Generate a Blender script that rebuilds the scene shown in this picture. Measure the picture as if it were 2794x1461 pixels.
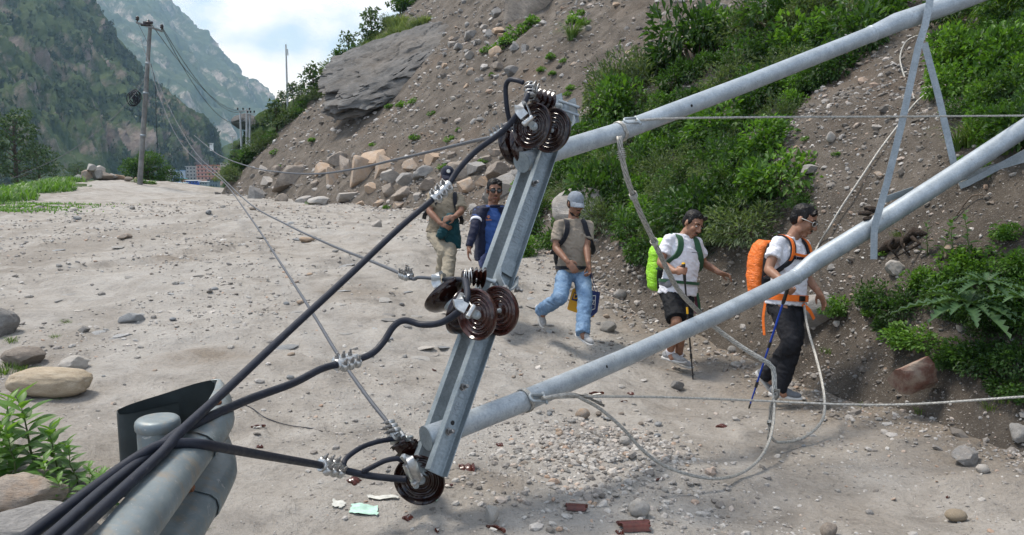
import bpy, bmesh, math, random
import numpy as np
from mathutils import Vector, Matrix, noise as mnoise

for _o in list(bpy.data.objects):
    bpy.data.objects.remove(_o)
SC = bpy.context.scene
COL = SC.collection
random.seed(7)
RNG = np.random.default_rng(11)
R = math.radians

# ------------------------------------------------------------------ camera
PW, PH, FPX = 2794.0, 1461.0, 2173.0
PITCH = R(7.6)
CAMZ = 1.7
cam = bpy.data.cameras.new('camera')
cam.sensor_width = 36.0
cam.lens = 36.0 * FPX / PW
cam.clip_start = 0.05
cam.clip_end = 30000
camo = bpy.data.objects.new('camera', cam)
camo.location = (0, 0, CAMZ)
camo.rotation_euler = (math.pi / 2 - PITCH, 0, 0)
COL.objects.link(camo)
SC.camera = camo

# ------------------------------------------------------------------ world, sun, exposure
SUN_DIR = Vector((-0.42, 0.22, 0.88)).normalized()     # towards the sun
W = bpy.data.worlds.new('World')
SC.world = W
W.use_nodes = True
nt = W.node_tree
nt.nodes.clear()
out = nt.nodes.new('ShaderNodeOutputWorld')
bg = nt.nodes.new('ShaderNodeBackground')
sky = nt.nodes.new('ShaderNodeTexSky')
sky.sky_type = 'NISHITA'
sky.sun_disc = False
sky.sun_elevation = math.asin(SUN_DIR.z)
sky.sun_rotation = math.atan2(SUN_DIR.x, SUN_DIR.y)
sky.altitude = 1200
sky.air_density = 1.2
sky.dust_density = 1.5
SKY_STRENGTH = 0.12
bg.inputs['Strength'].default_value = SKY_STRENGTH
tc = nt.nodes.new('ShaderNodeTexCoord')
mp = nt.nodes.new('ShaderNodeMapping')
mp.inputs['Scale'].default_value = (1, 1, 1.6)
mp.inputs['Location'].default_value = (4.34, -1.12, 3.22)
nz = nt.nodes.new('ShaderNodeTexNoise')
nz.inputs['Scale'].default_value = 2.3
nz.inputs['Detail'].default_value = 9
nz.inputs['Roughness'].default_value = 0.52
cr = nt.nodes.new('ShaderNodeValToRGB')
cr.color_ramp.elements[0].position = 0.455
cr.color_ramp.elements[0].color = (0, 0, 0, 1)
cr.color_ramp.elements[1].position = 0.535
cr.color_ramp.elements[1].color = (1, 1, 1, 1)
nz2 = nt.nodes.new('ShaderNodeTexNoise')
nz2.inputs['Scale'].default_value = 5.0
nz2.inputs['Detail'].default_value = 5
cr2 = nt.nodes.new('ShaderNodeValToRGB')
cr2.color_ramp.elements[0].position = 0.3
cr2.color_ramp.elements[0].color = (8.8, 9.5, 10.8, 1)
cr2.color_ramp.elements[1].position = 0.6
cr2.color_ramp.elements[1].color = (10.8, 11.2, 12.0, 1)
pale = nt.nodes.new('ShaderNodeMix')
pale.data_type = 'RGBA'
pale.inputs[0].default_value = 0.40          # thin high cloud veil over the blue
pale.inputs[7].default_value = (4.6, 7.4, 11.4, 1)
mix = nt.nodes.new('ShaderNodeMix')
mix.data_type = 'RGBA'
L = nt.links.new
L(tc.outputs['Generated'], mp.inputs['Vector'])
L(mp.outputs[0], nz.inputs['Vector'])
L(mp.outputs[0], nz2.inputs['Vector'])
L(nz.outputs['Fac'], cr.inputs['Fac'])
L(nz2.outputs['Fac'], cr2.inputs['Fac'])
L(sky.outputs[0], pale.inputs[6])
L(cr.outputs[0], mix.inputs[0])
L(pale.outputs[2], mix.inputs[6])
L(cr2.outputs[0], mix.inputs[7])
L(mix.outputs[2], bg.inputs['Color'])
L(bg.outputs[0], out.inputs['Surface'])

sl = bpy.data.lights.new('sun', 'SUN')
sl.energy = 4.0
sl.angle = R(13)
sl.color = (1.0, 0.96, 0.9)
so = bpy.data.objects.new('sun', sl)
so.rotation_euler = SUN_DIR.to_track_quat('Z', 'Y').to_euler()
so.location = (0, 0, 60)
COL.objects.link(so)

SC.view_settings.view_transform = 'Standard'
SC.view_settings.look = 'None'
SC.view_settings.exposure = 0.2
SC.view_settings.gamma = 1.0
SC.view_settings.use_curve_mapping = False

# ------------------------------------------------------------------ pixel helpers
CP, SP = math.cos(PITCH), math.sin(PITCH)
def ray(px, py):
    """direction per unit of optical depth for a pixel of the photograph"""
    u = (px - PW / 2) / FPX
    v = (py - PH / 2) / FPX
    return Vector((u, CP - v * SP, -SP - v * CP))
def at(px, py, depth):
    return Vector((0, 0, CAMZ)) + ray(px, py) * depth
def proj(p):
    q = Vector(p) - Vector((0, 0, CAMZ))
    d = q.y * CP - q.z * SP
    v = -(q.z * CP + q.y * SP)
    return (PW / 2 + FPX * q.x / d, PH / 2 + FPX * v / d, d)

# ------------------------------------------------------------------ numpy noise
_P = RNG.permutation(512)
_P = np.concatenate([_P, _P, _P])
_G = RNG.normal(size=(512, 3))
_G /= np.linalg.norm(_G, axis=1)[:, None]
def pn(x, y, z=0.0):
    """gradient noise, vectorised, about -1..1"""
    x = np.asarray(x, float); y = np.asarray(y, float); z = np.asarray(z, float) + 0 * x
    xi = np.floor(x).astype(int); yi = np.floor(y).astype(int); zi = np.floor(z).astype(int)
    xf = x - xi; yf = y - yi; zf = z - zi
    s = lambda t: t * t * t * (t * (t * 6 - 15) + 10)
    u, v, w = s(xf), s(yf), s(zf)
    res = 0
    for dx in (0, 1):
        for dy in (0, 1):
            for dz in (0, 1):
                h = _P[(_P[(_P[(xi + dx) & 511] + yi + dy) & 511] + zi + dz) & 511]
                g = _G[h]
                dot = g[..., 0] * (xf - dx) + g[..., 1] * (yf - dy) + g[..., 2] * (zf - dz)
                res = res + dot * (u if dx else 1 - u) * (v if dy else 1 - v) * (w if dz else 1 - w)
    return res * 1.5
def fbm(x, y, z=0.0, o=4, lac=2.03, gain=0.5):
    a, f, r = 1.0, 1.0, 0
    for i in range(o):
        r = r + a * pn(np.asarray(x) * f + i * 17.3, np.asarray(y) * f - i * 9.1, np.asarray(z) * f)
        a *= gain; f *= lac
    return r
def sstep(a, b, x):
    t = np.clip((np.asarray(x, float) - a) / (b - a), 0, 1)
    return t * t * (3 - 2 * t)

# ------------------------------------------------------------------ object helpers
def tag(o, label=None, cat=None, group=None, kind=None):
    if label: o['label'] = label
    if cat: o['category'] = cat
    if group: o['group'] = group
    if kind: o['kind'] = kind
    return o
def empty(name, loc=(0, 0, 0), rot=(0, 0, 0)):
    o = bpy.data.objects.new(name, None)
    o.location = loc
    o.rotation_euler = rot
    o.empty_display_size = 0.1
    COL.objects.link(o)
    return o
def thing(name, label, cat, loc=(0, 0, 0), group=None, rot=(0, 0, 0)):
    return tag(empty(name, loc, rot), label, cat, group)
def link(name, me, parent=None, local=False):
    """links a mesh; vertices are in world space unless local"""
    o = bpy.data.objects.new(name, me)
    COL.objects.link(o)
    if parent is not None:
        o.parent = parent
        if not local:
            o.matrix_parent_inverse = wmat(parent).inverted()
    return o
def wmat(o):
    m = Matrix.LocRotScale(o.location, o.rotation_euler, o.scale)
    if o.parent is not None:
        return wmat(o.parent) @ o.matrix_parent_inverse @ m
    return m
def set_mat(me, mats):
    if not isinstance(mats, (list, tuple)): mats = [mats]
    me.materials.clear()
    for m in mats: me.materials.append(m)
def from_np(name, V, F, mats, smooth=True, midx=None):
    """V (n,3), F (m,k) arrays -> mesh (fast path)"""
    V = np.asarray(V, np.float32); F = np.asarray(F, np.int32)
    me = bpy.data.meshes.new(name)
    k = F.shape[1]
    me.vertices.add(len(V)); me.vertices.foreach_set('co', V.ravel())
    me.loops.add(F.size); me.loops.foreach_set('vertex_index', F.ravel())
    me.polygons.add(len(F))
    me.polygons.foreach_set('loop_start', np.arange(0, F.size, k, dtype=np.int32))
    try: me.polygons.foreach_set('loop_total', np.full(len(F), k, np.int32))
    except Exception: pass
    if midx is not None: me.polygons.foreach_set('material_index', np.asarray(midx, np.int32))
    me.polygons.foreach_set('use_smooth', np.full(len(F), bool(smooth)))
    set_mat(me, mats)
    me.update(calc_edges=True)
    me.validate()
    return me
def bm_mesh(name, bm, mats, smooth=True, angle=None):
    me = bpy.data.meshes.new(name)
    bmesh.ops.recalc_face_normals(bm, faces=bm.faces[:])
    bm.to_mesh(me); bm.free()
    set_mat(me, mats)
    me.polygons.foreach_set('use_smooth', [smooth] * len(me.polygons))
    if smooth and angle:
        me.set_sharp_from_angle(angle=R(angle))
    return me
def basis(d):
    d = Vector(d).normalized()
    u = Vector((0, 0, 1)) if abs(d.z) < 0.9 else Vector((1, 0, 0))
    a = d.cross(u).normalized(); b = a.cross(d).normalized()
    return d, a, b
def add_tube(bm, pts, rad, seg=12, caps=True, mi=0):
    """swept tube with parallel-transported frame; rad scalar or list"""
    pts = [Vector(p) for p in pts]; n = len(pts)
    if not hasattr(rad, '__len__'): rad = [rad] * n
    t0 = (pts[1] - pts[0]).normalized()
    _, a, b = basis(t0)
    rings = []; prev = t0
    for i in range(n):
        t = (pts[min(i + 1, n - 1)] - pts[max(i - 1, 0)])
        t = t.normalized() if t.length > 1e-9 else prev
        q = prev.rotation_difference(t); a = q @ a; b = q @ b; prev = t
        rings.append([bm.verts.new(pts[i] + (a * math.cos(2 * math.pi * k / seg) + b * math.sin(2 * math.pi * k / seg)) * rad[i]) for k in range(seg)])
    for i in range(n - 1):
        for k in range(seg):
            f = bm.faces.new((rings[i][k], rings[i][(k + 1) % seg], rings[i + 1][(k + 1) % seg], rings[i + 1][k])); f.material_index = mi
    if caps:
        f = bm.faces.new(rings[0][::-1]); f.material_index = mi
        f = bm.faces.new(rings[-1]); f.material_index = mi
def add_box(bm, c, size, ax=None, mi=0, bev=0.0):
    """oriented box; ax = 3 unit axes"""
    c = Vector(c)
    if ax is None: ax = (Vector((1, 0, 0)), Vector((0, 1, 0)), Vector((0, 0, 1)))
    hx, hy, hz = [s / 2 for s in size]
    vs = [bm.verts.new(c + ax[0] * sx * hx + ax[1] * sy * hy + ax[2] * sz * hz) for sx in (-1, 1) for sy in (-1, 1) for sz in (-1, 1)]
    fs = []
    for q in ((0, 1, 3, 2), (4, 6, 7, 5), (0, 4, 5, 1), (2, 3, 7, 6), (0, 2, 6, 4), (1, 5, 7, 3)):
        f = bm.faces.new([vs[i] for i in q]); f.material_index = mi; fs.append(f)
    if bev > 0:
        es = list({e for f in fs for e in f.edges})
        bmesh.ops.bevel(bm, geom=es, offset=bev, segments=2, profile=0.6, affect='EDGES')
def add_lathe(bm, o, axis, prof, seg=40, mi=0, arc=None, squash=None):
    """prof list of (radius, height along axis)"""
    o = Vector(o); d, a, b = basis(axis)
    rings = []
    for r, h in prof:
        if r < 1e-6:
            rings.append([bm.verts.new(o + d * h)])
        else:
            rings.append([bm.verts.new(o + d * h + (a * math.cos(2 * math.pi * k / seg) + b * math.sin(2 * math.pi * k / seg)) * r) for k in range(seg)])
    for i in range(len(rings) - 1):
        A, B = rings[i], rings[i + 1]
        for k in range(seg):
            k2 = (k + 1) % seg
            if len(A) == 1 and len(B) == 1: continue
            if len(A) == 1: f = bm.faces.new((A[0], B[k], B[k2]))
            elif len(B) == 1: f = bm.faces.new((A[k], A[k2], B[0]))
            else: f = bm.faces.new((A[k], A[k2], B[k2], B[k]))
            f.material_index = mi
def catmull(P, n=8, closed=False):
    P = [Vector(p) for p in P]; out_ = []
    N = len(P)
    for i in range(N if closed else N - 1):
        if closed:
            p0, p1, p2, p3 = P[(i - 1) % N], P[i], P[(i + 1) % N], P[(i + 2) % N]
        else:
            p0 = P[i - 1] if i > 0 else P[0] * 2 - P[1]
            p1, p2 = P[i], P[i + 1]
            p3 = P[i + 2] if i + 2 < N else P[-1] * 2 - P[-2]
        for k in range(n):
            t = k / n
            out_.append(0.5 * ((2 * p1) + (p2 - p0) * t + (2 * p0 - 5 * p1 + 4 * p2 - p3) * t * t + (3 * p1 - p0 - 3 * p2 + p3) * t ** 3))
    if not closed: out_.append(P[-1])
    return out_

# ------------------------------------------------------------------ materials
class NM:
    def __init__(s, name, rough=0.8, spec=0.3, metal=0.0):
        s.m = bpy.data.materials.new(name); s.m.use_nodes = True
        s.t = s.m.node_tree; s.n = s.t.nodes
        s.b = s.n['Principled BSDF']
        s.b.inputs['Roughness'].default_value = rough
        s.b.inputs['Specular IOR Level'].default_value = spec
        s.b.inputs['Metallic'].default_value = metal
        s.co = None
    def node(s, ty, **kw):
        n = s.n.new(ty)
        for k, v in kw.items():
            if k in n.inputs: n.inputs[k].default_value = v
            else: setattr(n, k, v)
        return n
    def L(s, a, b): s.t.links.new(a, b)
    def coord(s, which='Object', scale=(1, 1, 1)):
        c = s.node('ShaderNodeTexCoord')
        m = s.node('ShaderNodeMapping'); m.inputs['Scale'].default_value = scale
        s.L(c.outputs[which], m.inputs['Vector'])
        return m.outputs[0]
    def noise(s, scale, detail=4, rough=0.55, vec=None, dist=0.0):
        n = s.node('ShaderNodeTexNoise', Scale=scale, Detail=detail, Roughness=rough, Distortion=dist)
        if vec is None:
            if s.co is None: s.co = s.coord()
            vec = s.co
        s.L(vec, n.inputs['Vector'])
        return n.outputs['Fac']
    def ramp(s, fac, stops):
        r = s.node('ShaderNodeValToRGB'); e = r.color_ramp.elements
        while len(e) > 1: e.remove(e[-1])
        for i, (p, c) in enumerate(stops):
            if not hasattr(c, '__len__'): c = (c, c, c)
            el = e[0] if i == 0 else e.new(p)
            el.position = p; el.color = (*c[:3], 1)
        s.L(fac, r.inputs['Fac'])
        return r.outputs['Color']
    def mix(s, fac, a, b, mode='MIX'):
        m = s.node('ShaderNodeMix', data_type='RGBA', blend_type=mode)
        for v, i in ((fac, 0), (a, 6), (b, 7)):
            if hasattr(v, 'links') or hasattr(v, 'is_linked'): s.L(v, m.inputs[i])
            elif hasattr(v, '__len__'): m.inputs[i].default_value = (*v[:3], 1)
            else: m.inputs[i].default_value = v
        return m.outputs[2]
    def math(s, op, a, b=0.0):
        m = s.node('ShaderNodeMath', operation=op)
        for v, i in ((a, 0), (b, 1)):
            if hasattr(v, 'is_linked'): s.L(v, m.inputs[i])
            else: m.inputs[i].default_value = v
        return m.outputs[0]
    def rnd(s):
        return s.node('ShaderNodeObjectInfo').outputs['Random']
    def base(s, c):
        if hasattr(c, 'is_linked'): s.L(c, s.b.inputs['Base Color'])
        else: s.b.inputs['Base Color'].default_value = (*c[:3], 1)
        return s
    def rough(s, c): s.L(c, s.b.inputs['Roughness']); return s
    def bump(s, h, strength=0.5, dist=0.02, prev=None):
        b = s.node('ShaderNodeBump', Strength=strength, Distance=dist)
        s.L(h, b.inputs['Height'])
        if prev is not None: s.L(prev, b.inputs['Normal'])
        s.L(b.outputs[0], s.b.inputs['Normal'])
        return b.outputs[0]
def simple(name, col, rough=0.7, spec=0.3, metal=0.0, var=0.12, scale=20, bump=0.0, bscale=200, bdist=0.004):
    """plain material with gentle mottling and an optional fine relief"""
    m = NM(name, rough, spec, metal)
    c2 = tuple(min(1, v * (1 - var * 1.5)) for v in col); c1 = tuple(min(1, v * (1 + var)) for v in col)
    m.base(m.ramp(m.noise(scale, 5, 0.6), [(0.3, c2), (0.7, c1)]))
    if bump: m.bump(m.noise(bscale, 3), bump, bdist)
    return m.m
# ================================================================== THE SETTING
# ---- material: dusty road
def mat_road():
    m = NM('road_dust', 0.95, 0.15)
    co = m.coord('Object'); m.co = co
    big = m.noise(0.35, 5, 0.6)
    mid = m.noise(2.6, 6, 0.65, dist=0.4)
    fine = m.noise(28, 6, 0.7)
    grit = m.noise(160, 3, 0.6)
    c = m.ramp(mid, [(0.28, (0.185, 0.168, 0.148)), (0.48, (0.315, 0.293, 0.263)), (0.7, (0.405, 0.384, 0.354))])
    c = m.mix(m.ramp(big, [(0.42, 0.0), (0.62, 0.5)]), c, (0.42, 0.41, 0.39))
    # damp brown dirt along the path under the bank
    geo = m.node('ShaderNodeNewGeometry'); sx = m.node('ShaderNodeSeparateXYZ'); m.L(geo.outputs['Position'], sx.inputs[0])
    at_ = m.node('ShaderNodeAttribute', attribute_name='earth')
    e = m.math('ADD', at_.outputs['Fac'], m.math('MULTIPLY', m.math('SUBTRACT', mid, 0.5), 1.3))
    c = m.mix(m.ramp(e, [(0.35, 0.0), (0.75, 0.85)]), c, m.ramp(fine, [(0.3, (0.14, 0.115, 0.09)), (0.7, (0.25, 0.21, 0.165))]))
    c = m.mix(m.ramp(fine, [(0.3, 0.45), (0.5, 0.0)]), c, (0.15, 0.135, 0.12))
    c = m.mix(m.ramp(grit, [(0.62, 0.0), (0.75, 0.6)]), c, (0.5, 0.48, 0.45))
    c = m.mix(m.ramp(grit, [(0.26, 0.8), (0.40, 0.0)]), c, (0.10, 0.09, 0.08))
    # worn wheel tracks of packed darker dirt, running with the road
    tr = m.node('ShaderNodeMapping'); tr.inputs['Rotation'].default_value = (0, 0, -0.42); tr.inputs['Scale'].default_value = (0.75, 0.10, 1); m.L(m.coord('Object'), tr.inputs['Vector'])
    trk = m.noise(1.0, 5, 0.6, tr.outputs[0], 0.6)
    c = m.mix(m.ramp(trk, [(0.50, 0.0), (0.62, 0.55)]), c, m.ramp(fine, [(0.3, (0.15, 0.132, 0.112)), (0.7, (0.27, 0.245, 0.212))]))
    c = m.mix(1.0, c, (0.93, 0.92, 0.91), 'MULTIPLY')
    m.base(c)
    b = m.bump(mid, 0.6, 0.14)
    b = m.bump(fine, 0.7, 0.035, b)
    m.bump(grit, 0.6, 0.007, b)
    return m.m
def mat_slope():
    m = NM('slope_debris', 0.95, 0.15)
    m.co = m.coord('Object')
    big = m.noise(0.25, 5, 0.6); mid = m.noise(1.6, 7, 0.68, dist=0.5); fine = m.noise(14, 7, 0.72); grit = m.noise(75, 3, 0.6)
    c = m.ramp(mid, [(0.3, (0.052, 0.044, 0.036)), (0.5, (0.10, 0.085, 0.070)), (0.72, (0.175, 0.151, 0.127))])
    c = m.mix(m.ramp(big, [(0.55, 0.0), (0.72, 0.6)]), c, m.ramp(fine, [(0.3, (0.09, 0.06, 0.04)), (0.7, (0.17, 0.125, 0.09))]))
    c = m.mix(m.ramp(fine, [(0.28, 0.6), (0.46, 0.0)]), c, (0.06, 0.05, 0.043))
    c = m.mix(m.ramp(grit, [(0.6, 0.0), (0.7, 0.75)]), c, (0.36, 0.34, 0.31))
    m.base(c)
    b = m.bump(fine, 0.8, 0.06)
    m.bump(grit, 0.7, 0.015, b)
    return m.m
def mat_valley():
    m = NM('valley_scrub', 0.95, 0.1)
    m.co = m.coord('Object')
    c = m.ramp(m.noise(0.05, 7, 0.7), [(0.3, (0.028, 0.05, 0.02)), (0.55, (0.06, 0.085, 0.035)), (0.75, (0.12, 0.12, 0.075))])
    m.base(c); m.bump(m.noise(0.4, 6, 0.7), 0.8, 1.0)
    return m.m
M_ROAD, M_SLOPE, M_VALLEY = mat_road(), mat_slope(), mat_valley()

# ---- the foot of the landslide (world xy, metres) and hill profile
FOOT = np.array([(9.0, -3.0), (6.6, 0.0), (4.6, 2.2), (3.55, 4.2), (3.15, 5.3), (2.85, 6.4), (2.45, 8.0), (1.85, 9.3), (1.25, 10.8), (0.55, 13.6), (-1.2, 19.3), (-3.7, 24.0), (-7.8, 31.0), (-13.0, 39.0), (-16.2, 44.0), (-21.0, 52.0)])
CORNER = np.array((-15.6, 43.5)); RIDGE_DIR = np.array((0.80, 0.60))
def foot_dist(x, y):
    """signed distance to the foot line, positive on the hill; and the running length"""
    x = np.asarray(x, float); y = np.asarray(y, float)
    best = np.full(x.shape, 1e9); sgn = np.ones(x.shape)
    for (ax, ay), (bx, by) in zip(FOOT[:-1], FOOT[1:]):
        dx, dy = bx - ax, by - ay; l2 = dx * dx + dy * dy
        t = np.clip(((x - ax) * dx + (y - ay) * dy) / l2, 0, 1)
        ex, ey = x - ax - t * dx, y - ay - t * dy
        d = np.hypot(ex, ey)
        cr_ = dx * (y - ay) - dy * (x - ax)      # <0 : right of the line = hill
        upd = d < best
        best = np.where(upd, d, best); sgn = np.where(upd, np.where(cr_ < 0, 1.0, -1.0), sgn)
    return best * sgn
def road_edge(y):
    return np.where(y > 20, -15.0 - (y - 20) * 0.33, -15.0 - (20 - y) * 0.1)
def zb(x, y, detail=True):
    """road and valley floor"""
    x = np.asarray(x, float); y = np.asarray(y, float)
    z = 0.0165 * np.clip(y, -5, 44)
    z = z - 0.5 * np.exp(-((x - 1.6) ** 2 / 6.8 + (y - 7.5) ** 2 / 10.0))
    far = sstep(18, 43, y); z = z - 0.10 * far - 0.62 * far * sstep(-22.5, -15.5, x)
    drop = np.maximum(0, y - 43.0); z = z - np.minimum(drop * drop * 0.004, 20.0) * sstep(0, 6, drop)
    e = np.maximum(0, road_edge(y) - x - 1.5); z = z - np.minimum(e * 0.35 + 0 * e, 20.0)
    z = np.maximum(z, -17.5)
    if detail:
        near = sstep(70, 30, y)
        z = z + near * (0.09 * fbm(x * 0.23, y * 0.23, 1.7, 3) + 0.045 * fbm(x * 0.9, y * 0.9, 5.1, 3) + 0.016 * fbm(x * 2.9, y * 2.9, 7.7, 3) + 0.006 * fbm(x * 9, y * 9, 3.3, 2))
        # ruts that run along the road and slabs of bedrock
        a = x * 0.89 + y * 0.46
        z = z + near * 0.03 * pn(a * 0.8, y * 0.12, 3.3) * sstep(12, 22, y + 0 * x)
        slab = fbm(x * 0.45 + 9, y * 0.45, 8.8, 3)
        z = z + near * 0.06 * sstep(0.20, 0.28, slab) * sstep(8, 12, y)
        slab2 = fbm(x * 1.5 + 3, y * 1.5, 2.8, 3); z = z + near * 0.022 * sstep(0.25, 0.31, slab2)
    return z
def ridge_cut(x, y):
    # right of the ridge line (seen from the corner) is positive
    rx, ry = x - CORNER[0], y - CORNER[1]
    return RIDGE_DIR[1] * rx - RIDGE_DIR[0] * ry
def zh(x, y, detail=True):
    """the landslide slope"""
    x = np.asarray(x, float); y = np.asarray(y, float)
    d = foot_dist(x, y)
    base = zb(x, y, False)
    steep = 0.74 + 0.20 * sstep(16, 40, y)
    h = np.where(d > 0, d * steep + 0.28 * (1 - np.exp(-d / 0.6)), d * 0.9)
    # a cut bank just above the path, then a gentler bench
    h = h + 0.35 * np.exp(-((d - 1.6) / 0.9) ** 2) * sstep(13, 9, y)
    # gully running down the slope between the shrubs
    c2 = ridge_cut(x, y)
    base_r = np.minimum(base, 0.7)
    z = np.where(c2 < 0, np.maximum(base_r, 0.2 * 0), base) + h
    z = z - np.maximum(0, -c2 + 0.6 * pn(x * 0.2, y * 0.2, 2.2)) * 1.5
    if detail:
        amp = sstep(-0.2, 2.5, d)
        z = z + amp * (0.45 * fbm(x * 0.16, y * 0.16, 4.0, 3) + 0.16 * fbm(x * 0.6, y * 0.6, 6.0, 3)) + sstep(-0.1, 0.6, d) * 0.05 * fbm(x * 2.2, y * 2.2, 7.0, 3)
        z = z + amp * 0.03 * fbm(x * 7, y * 7, 2.0, 2)
    return np.maximum(z, -19)
def gz(x, y):
    """top of the ground at a point"""
    a = float(zb(np.array([x]), np.array([y]))[0]); b = float(zh(np.array([x]), np.array([y]))[0])
    return max(a, b)
def hit(px, py, tmin=1.0, tmax=120.0):
    """where the sight line of a pixel meets road or slope"""
    r = ray(px, py)
    lo, hi = tmin, tmax
    for n_, det in ((150, False), (24, True), (24, True)):
        t = np.geomspace(lo, hi, n_)
        X, Y, Z = r.x * t, r.y * t, CAMZ + r.z * t
        g = np.maximum(zb(X, Y, det), zh(X, Y, det)) + (0.0 if det else 0.12 + 0.01 * t)
        i = int(np.argmax(Z < g))
        if not (Z < g).any(): i = len(t) - 1
        if det is False: lo, hi = t[max(0, i - 1)] * 0.97, min(tmax, t[i] * 1.35 + 0.6)
        else: lo, hi = t[max(0, i - 1)], t[i] * 1.0001
    return Vector((X[i], Y[i], g[i]))

def polar_sheet(name, zfun, rings, a0, a1, na, mat, keep=None, attr=None):
    """height field on rings around the viewpoint: fine near, coarse far"""
    th = np.radians(np.linspace(a0, a1, na))
    rr = np.asarray(rings)
    T, Q = np.meshgrid(th, rr)
    X = np.sin(T) * Q; Y = np.cos(T) * Q - 1.0
    Z = zfun(X, Y)
    V = np.stack([X, Y, Z], -1).reshape(-1, 3)
    n, mth = len(rr), na
    idx = np.arange(n * mth).reshape(n, mth)
    F = np.stack([idx[:-1, :-1], idx[:-1, 1:], idx[1:, 1:], idx[1:, :-1]], -1).reshape(-1, 4)
    if keep is not None:
        k = keep(X, Y).reshape(-1)
        F = F[k[F].any(1)]
        used = np.unique(F); mp_ = np.full(len(V), -1); mp_[used] = np.arange(len(used))
        V = V[used]; F = mp_[F]
    me = from_np(name, V, F[:, ::-1], mat)
    if attr:
        at_ = me.attributes.new(attr[0], 'FLOAT', 'POINT')
        at_.data.foreach_set('value', attr[1](V[:, 0], V[:, 1]).astype(np.float32))
    return me

rings = np.concatenate([np.geomspace(1.2, 60, 430), np.geomspace(61, 6000, 50)])
def earth_mask(x, y):
    d = foot_dist(x, y)
    e = sstep(-1.8, 0.1, d) * sstep(16, 9, y) * 0.8
    e = np.maximum(e, 0.55 * sstep(-1.6, 0.2, d) * sstep(40, 16, y))
    e = np.maximum(e, 0.55 * sstep(-3.6, -4.6, x) * sstep(9, 6, y) * sstep(-1.0, 1.0, y))
    # damp patches where water stood
    for cx, cy, w in ((-2.6, 6.6, 0.7), (-1.9, 9.5, 0.8), (-0.2, 4.2, 0.55), (-5.0, 12.0, 1.0)):
        e = np.maximum(e, 0.62 * np.exp(-(((x - cx) / w) ** 2 + ((y - cy) / (w * 0.8)) ** 2)))
    return e
g = link('ground', polar_sheet('ground', zb, rings, -72, 72, 540, [M_ROAD, M_VALLEY], None, ('earth', earth_mask)))
me = g.data
cen = np.zeros(len(me.polygons) * 3, np.float32); me.polygons.foreach_get('center', cen); cen = cen.reshape(-1, 3)
verge = 0.9 * fbm(cen[:, 0] * 0.5, cen[:, 1] * 0.5, 1.0, 3)
me.polygons.foreach_set('material_index', ((cen[:, 0] < road_edge(cen[:, 1]) + verge) | (cen[:, 1] > 50)).astype(np.int32))
tag(g, 'pale dusty dirt road with ruts and embedded stone', None, None, 'structure')
hs = link('hillside', polar_sheet('hillside', zh, np.geomspace(3.0, 110, 560), -40, 78, 560, M_SLOPE, lambda X, Y: (foot_dist(X, Y) > -0.5) & (ridge_cut(X, Y) > -14)))
tag(hs, 'grey-brown landslide slope of loose stones and soil', None, None, 'structure')
# ---- mountains across the valley
def mat_mountain(name, green1, green2, rock1, rock2, sc, rockiness):
    m = NM(name, 0.95, 0.1)
    m.co = m.coord('Object')
    st = m.coord('Object', (1.0, 1.0, 0.35))
    a = m.noise(sc, 8, 0.68, dist=0.6); b = m.noise(sc * 5, 7, 0.7); s = m.noise(sc * 2.2, 8, 0.72, st, 1.0)
    geo = m.node('ShaderNodeNewGeometry'); sep = m.node('ShaderNodeSeparateXYZ'); m.L(geo.outputs['Normal'], sep.inputs[0])
    grn = m.ramp(b, [(0.3, green1), (0.7, green2)])
    rck = m.ramp(m.noise(sc * 9, 7, 0.7), [(0.3, rock1), (0.7, rock2)])
    k = m.math('ADD', m.math('MULTIPLY', a, 0.55), m.math('MULTIPLY', s, 0.45))
    f = m.math('SUBTRACT', k, m.math('MULTIPLY', sep.outputs['Z'], 0.16))
    c = m.mix(m.ramp(f, [(rockiness, 0.0), (rockiness + 0.09, 1.0)]), grn, rck)
    m.base(c)
    m.bump(b, 0.9, 0.5 / sc * 0.12)
    return m.m
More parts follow.
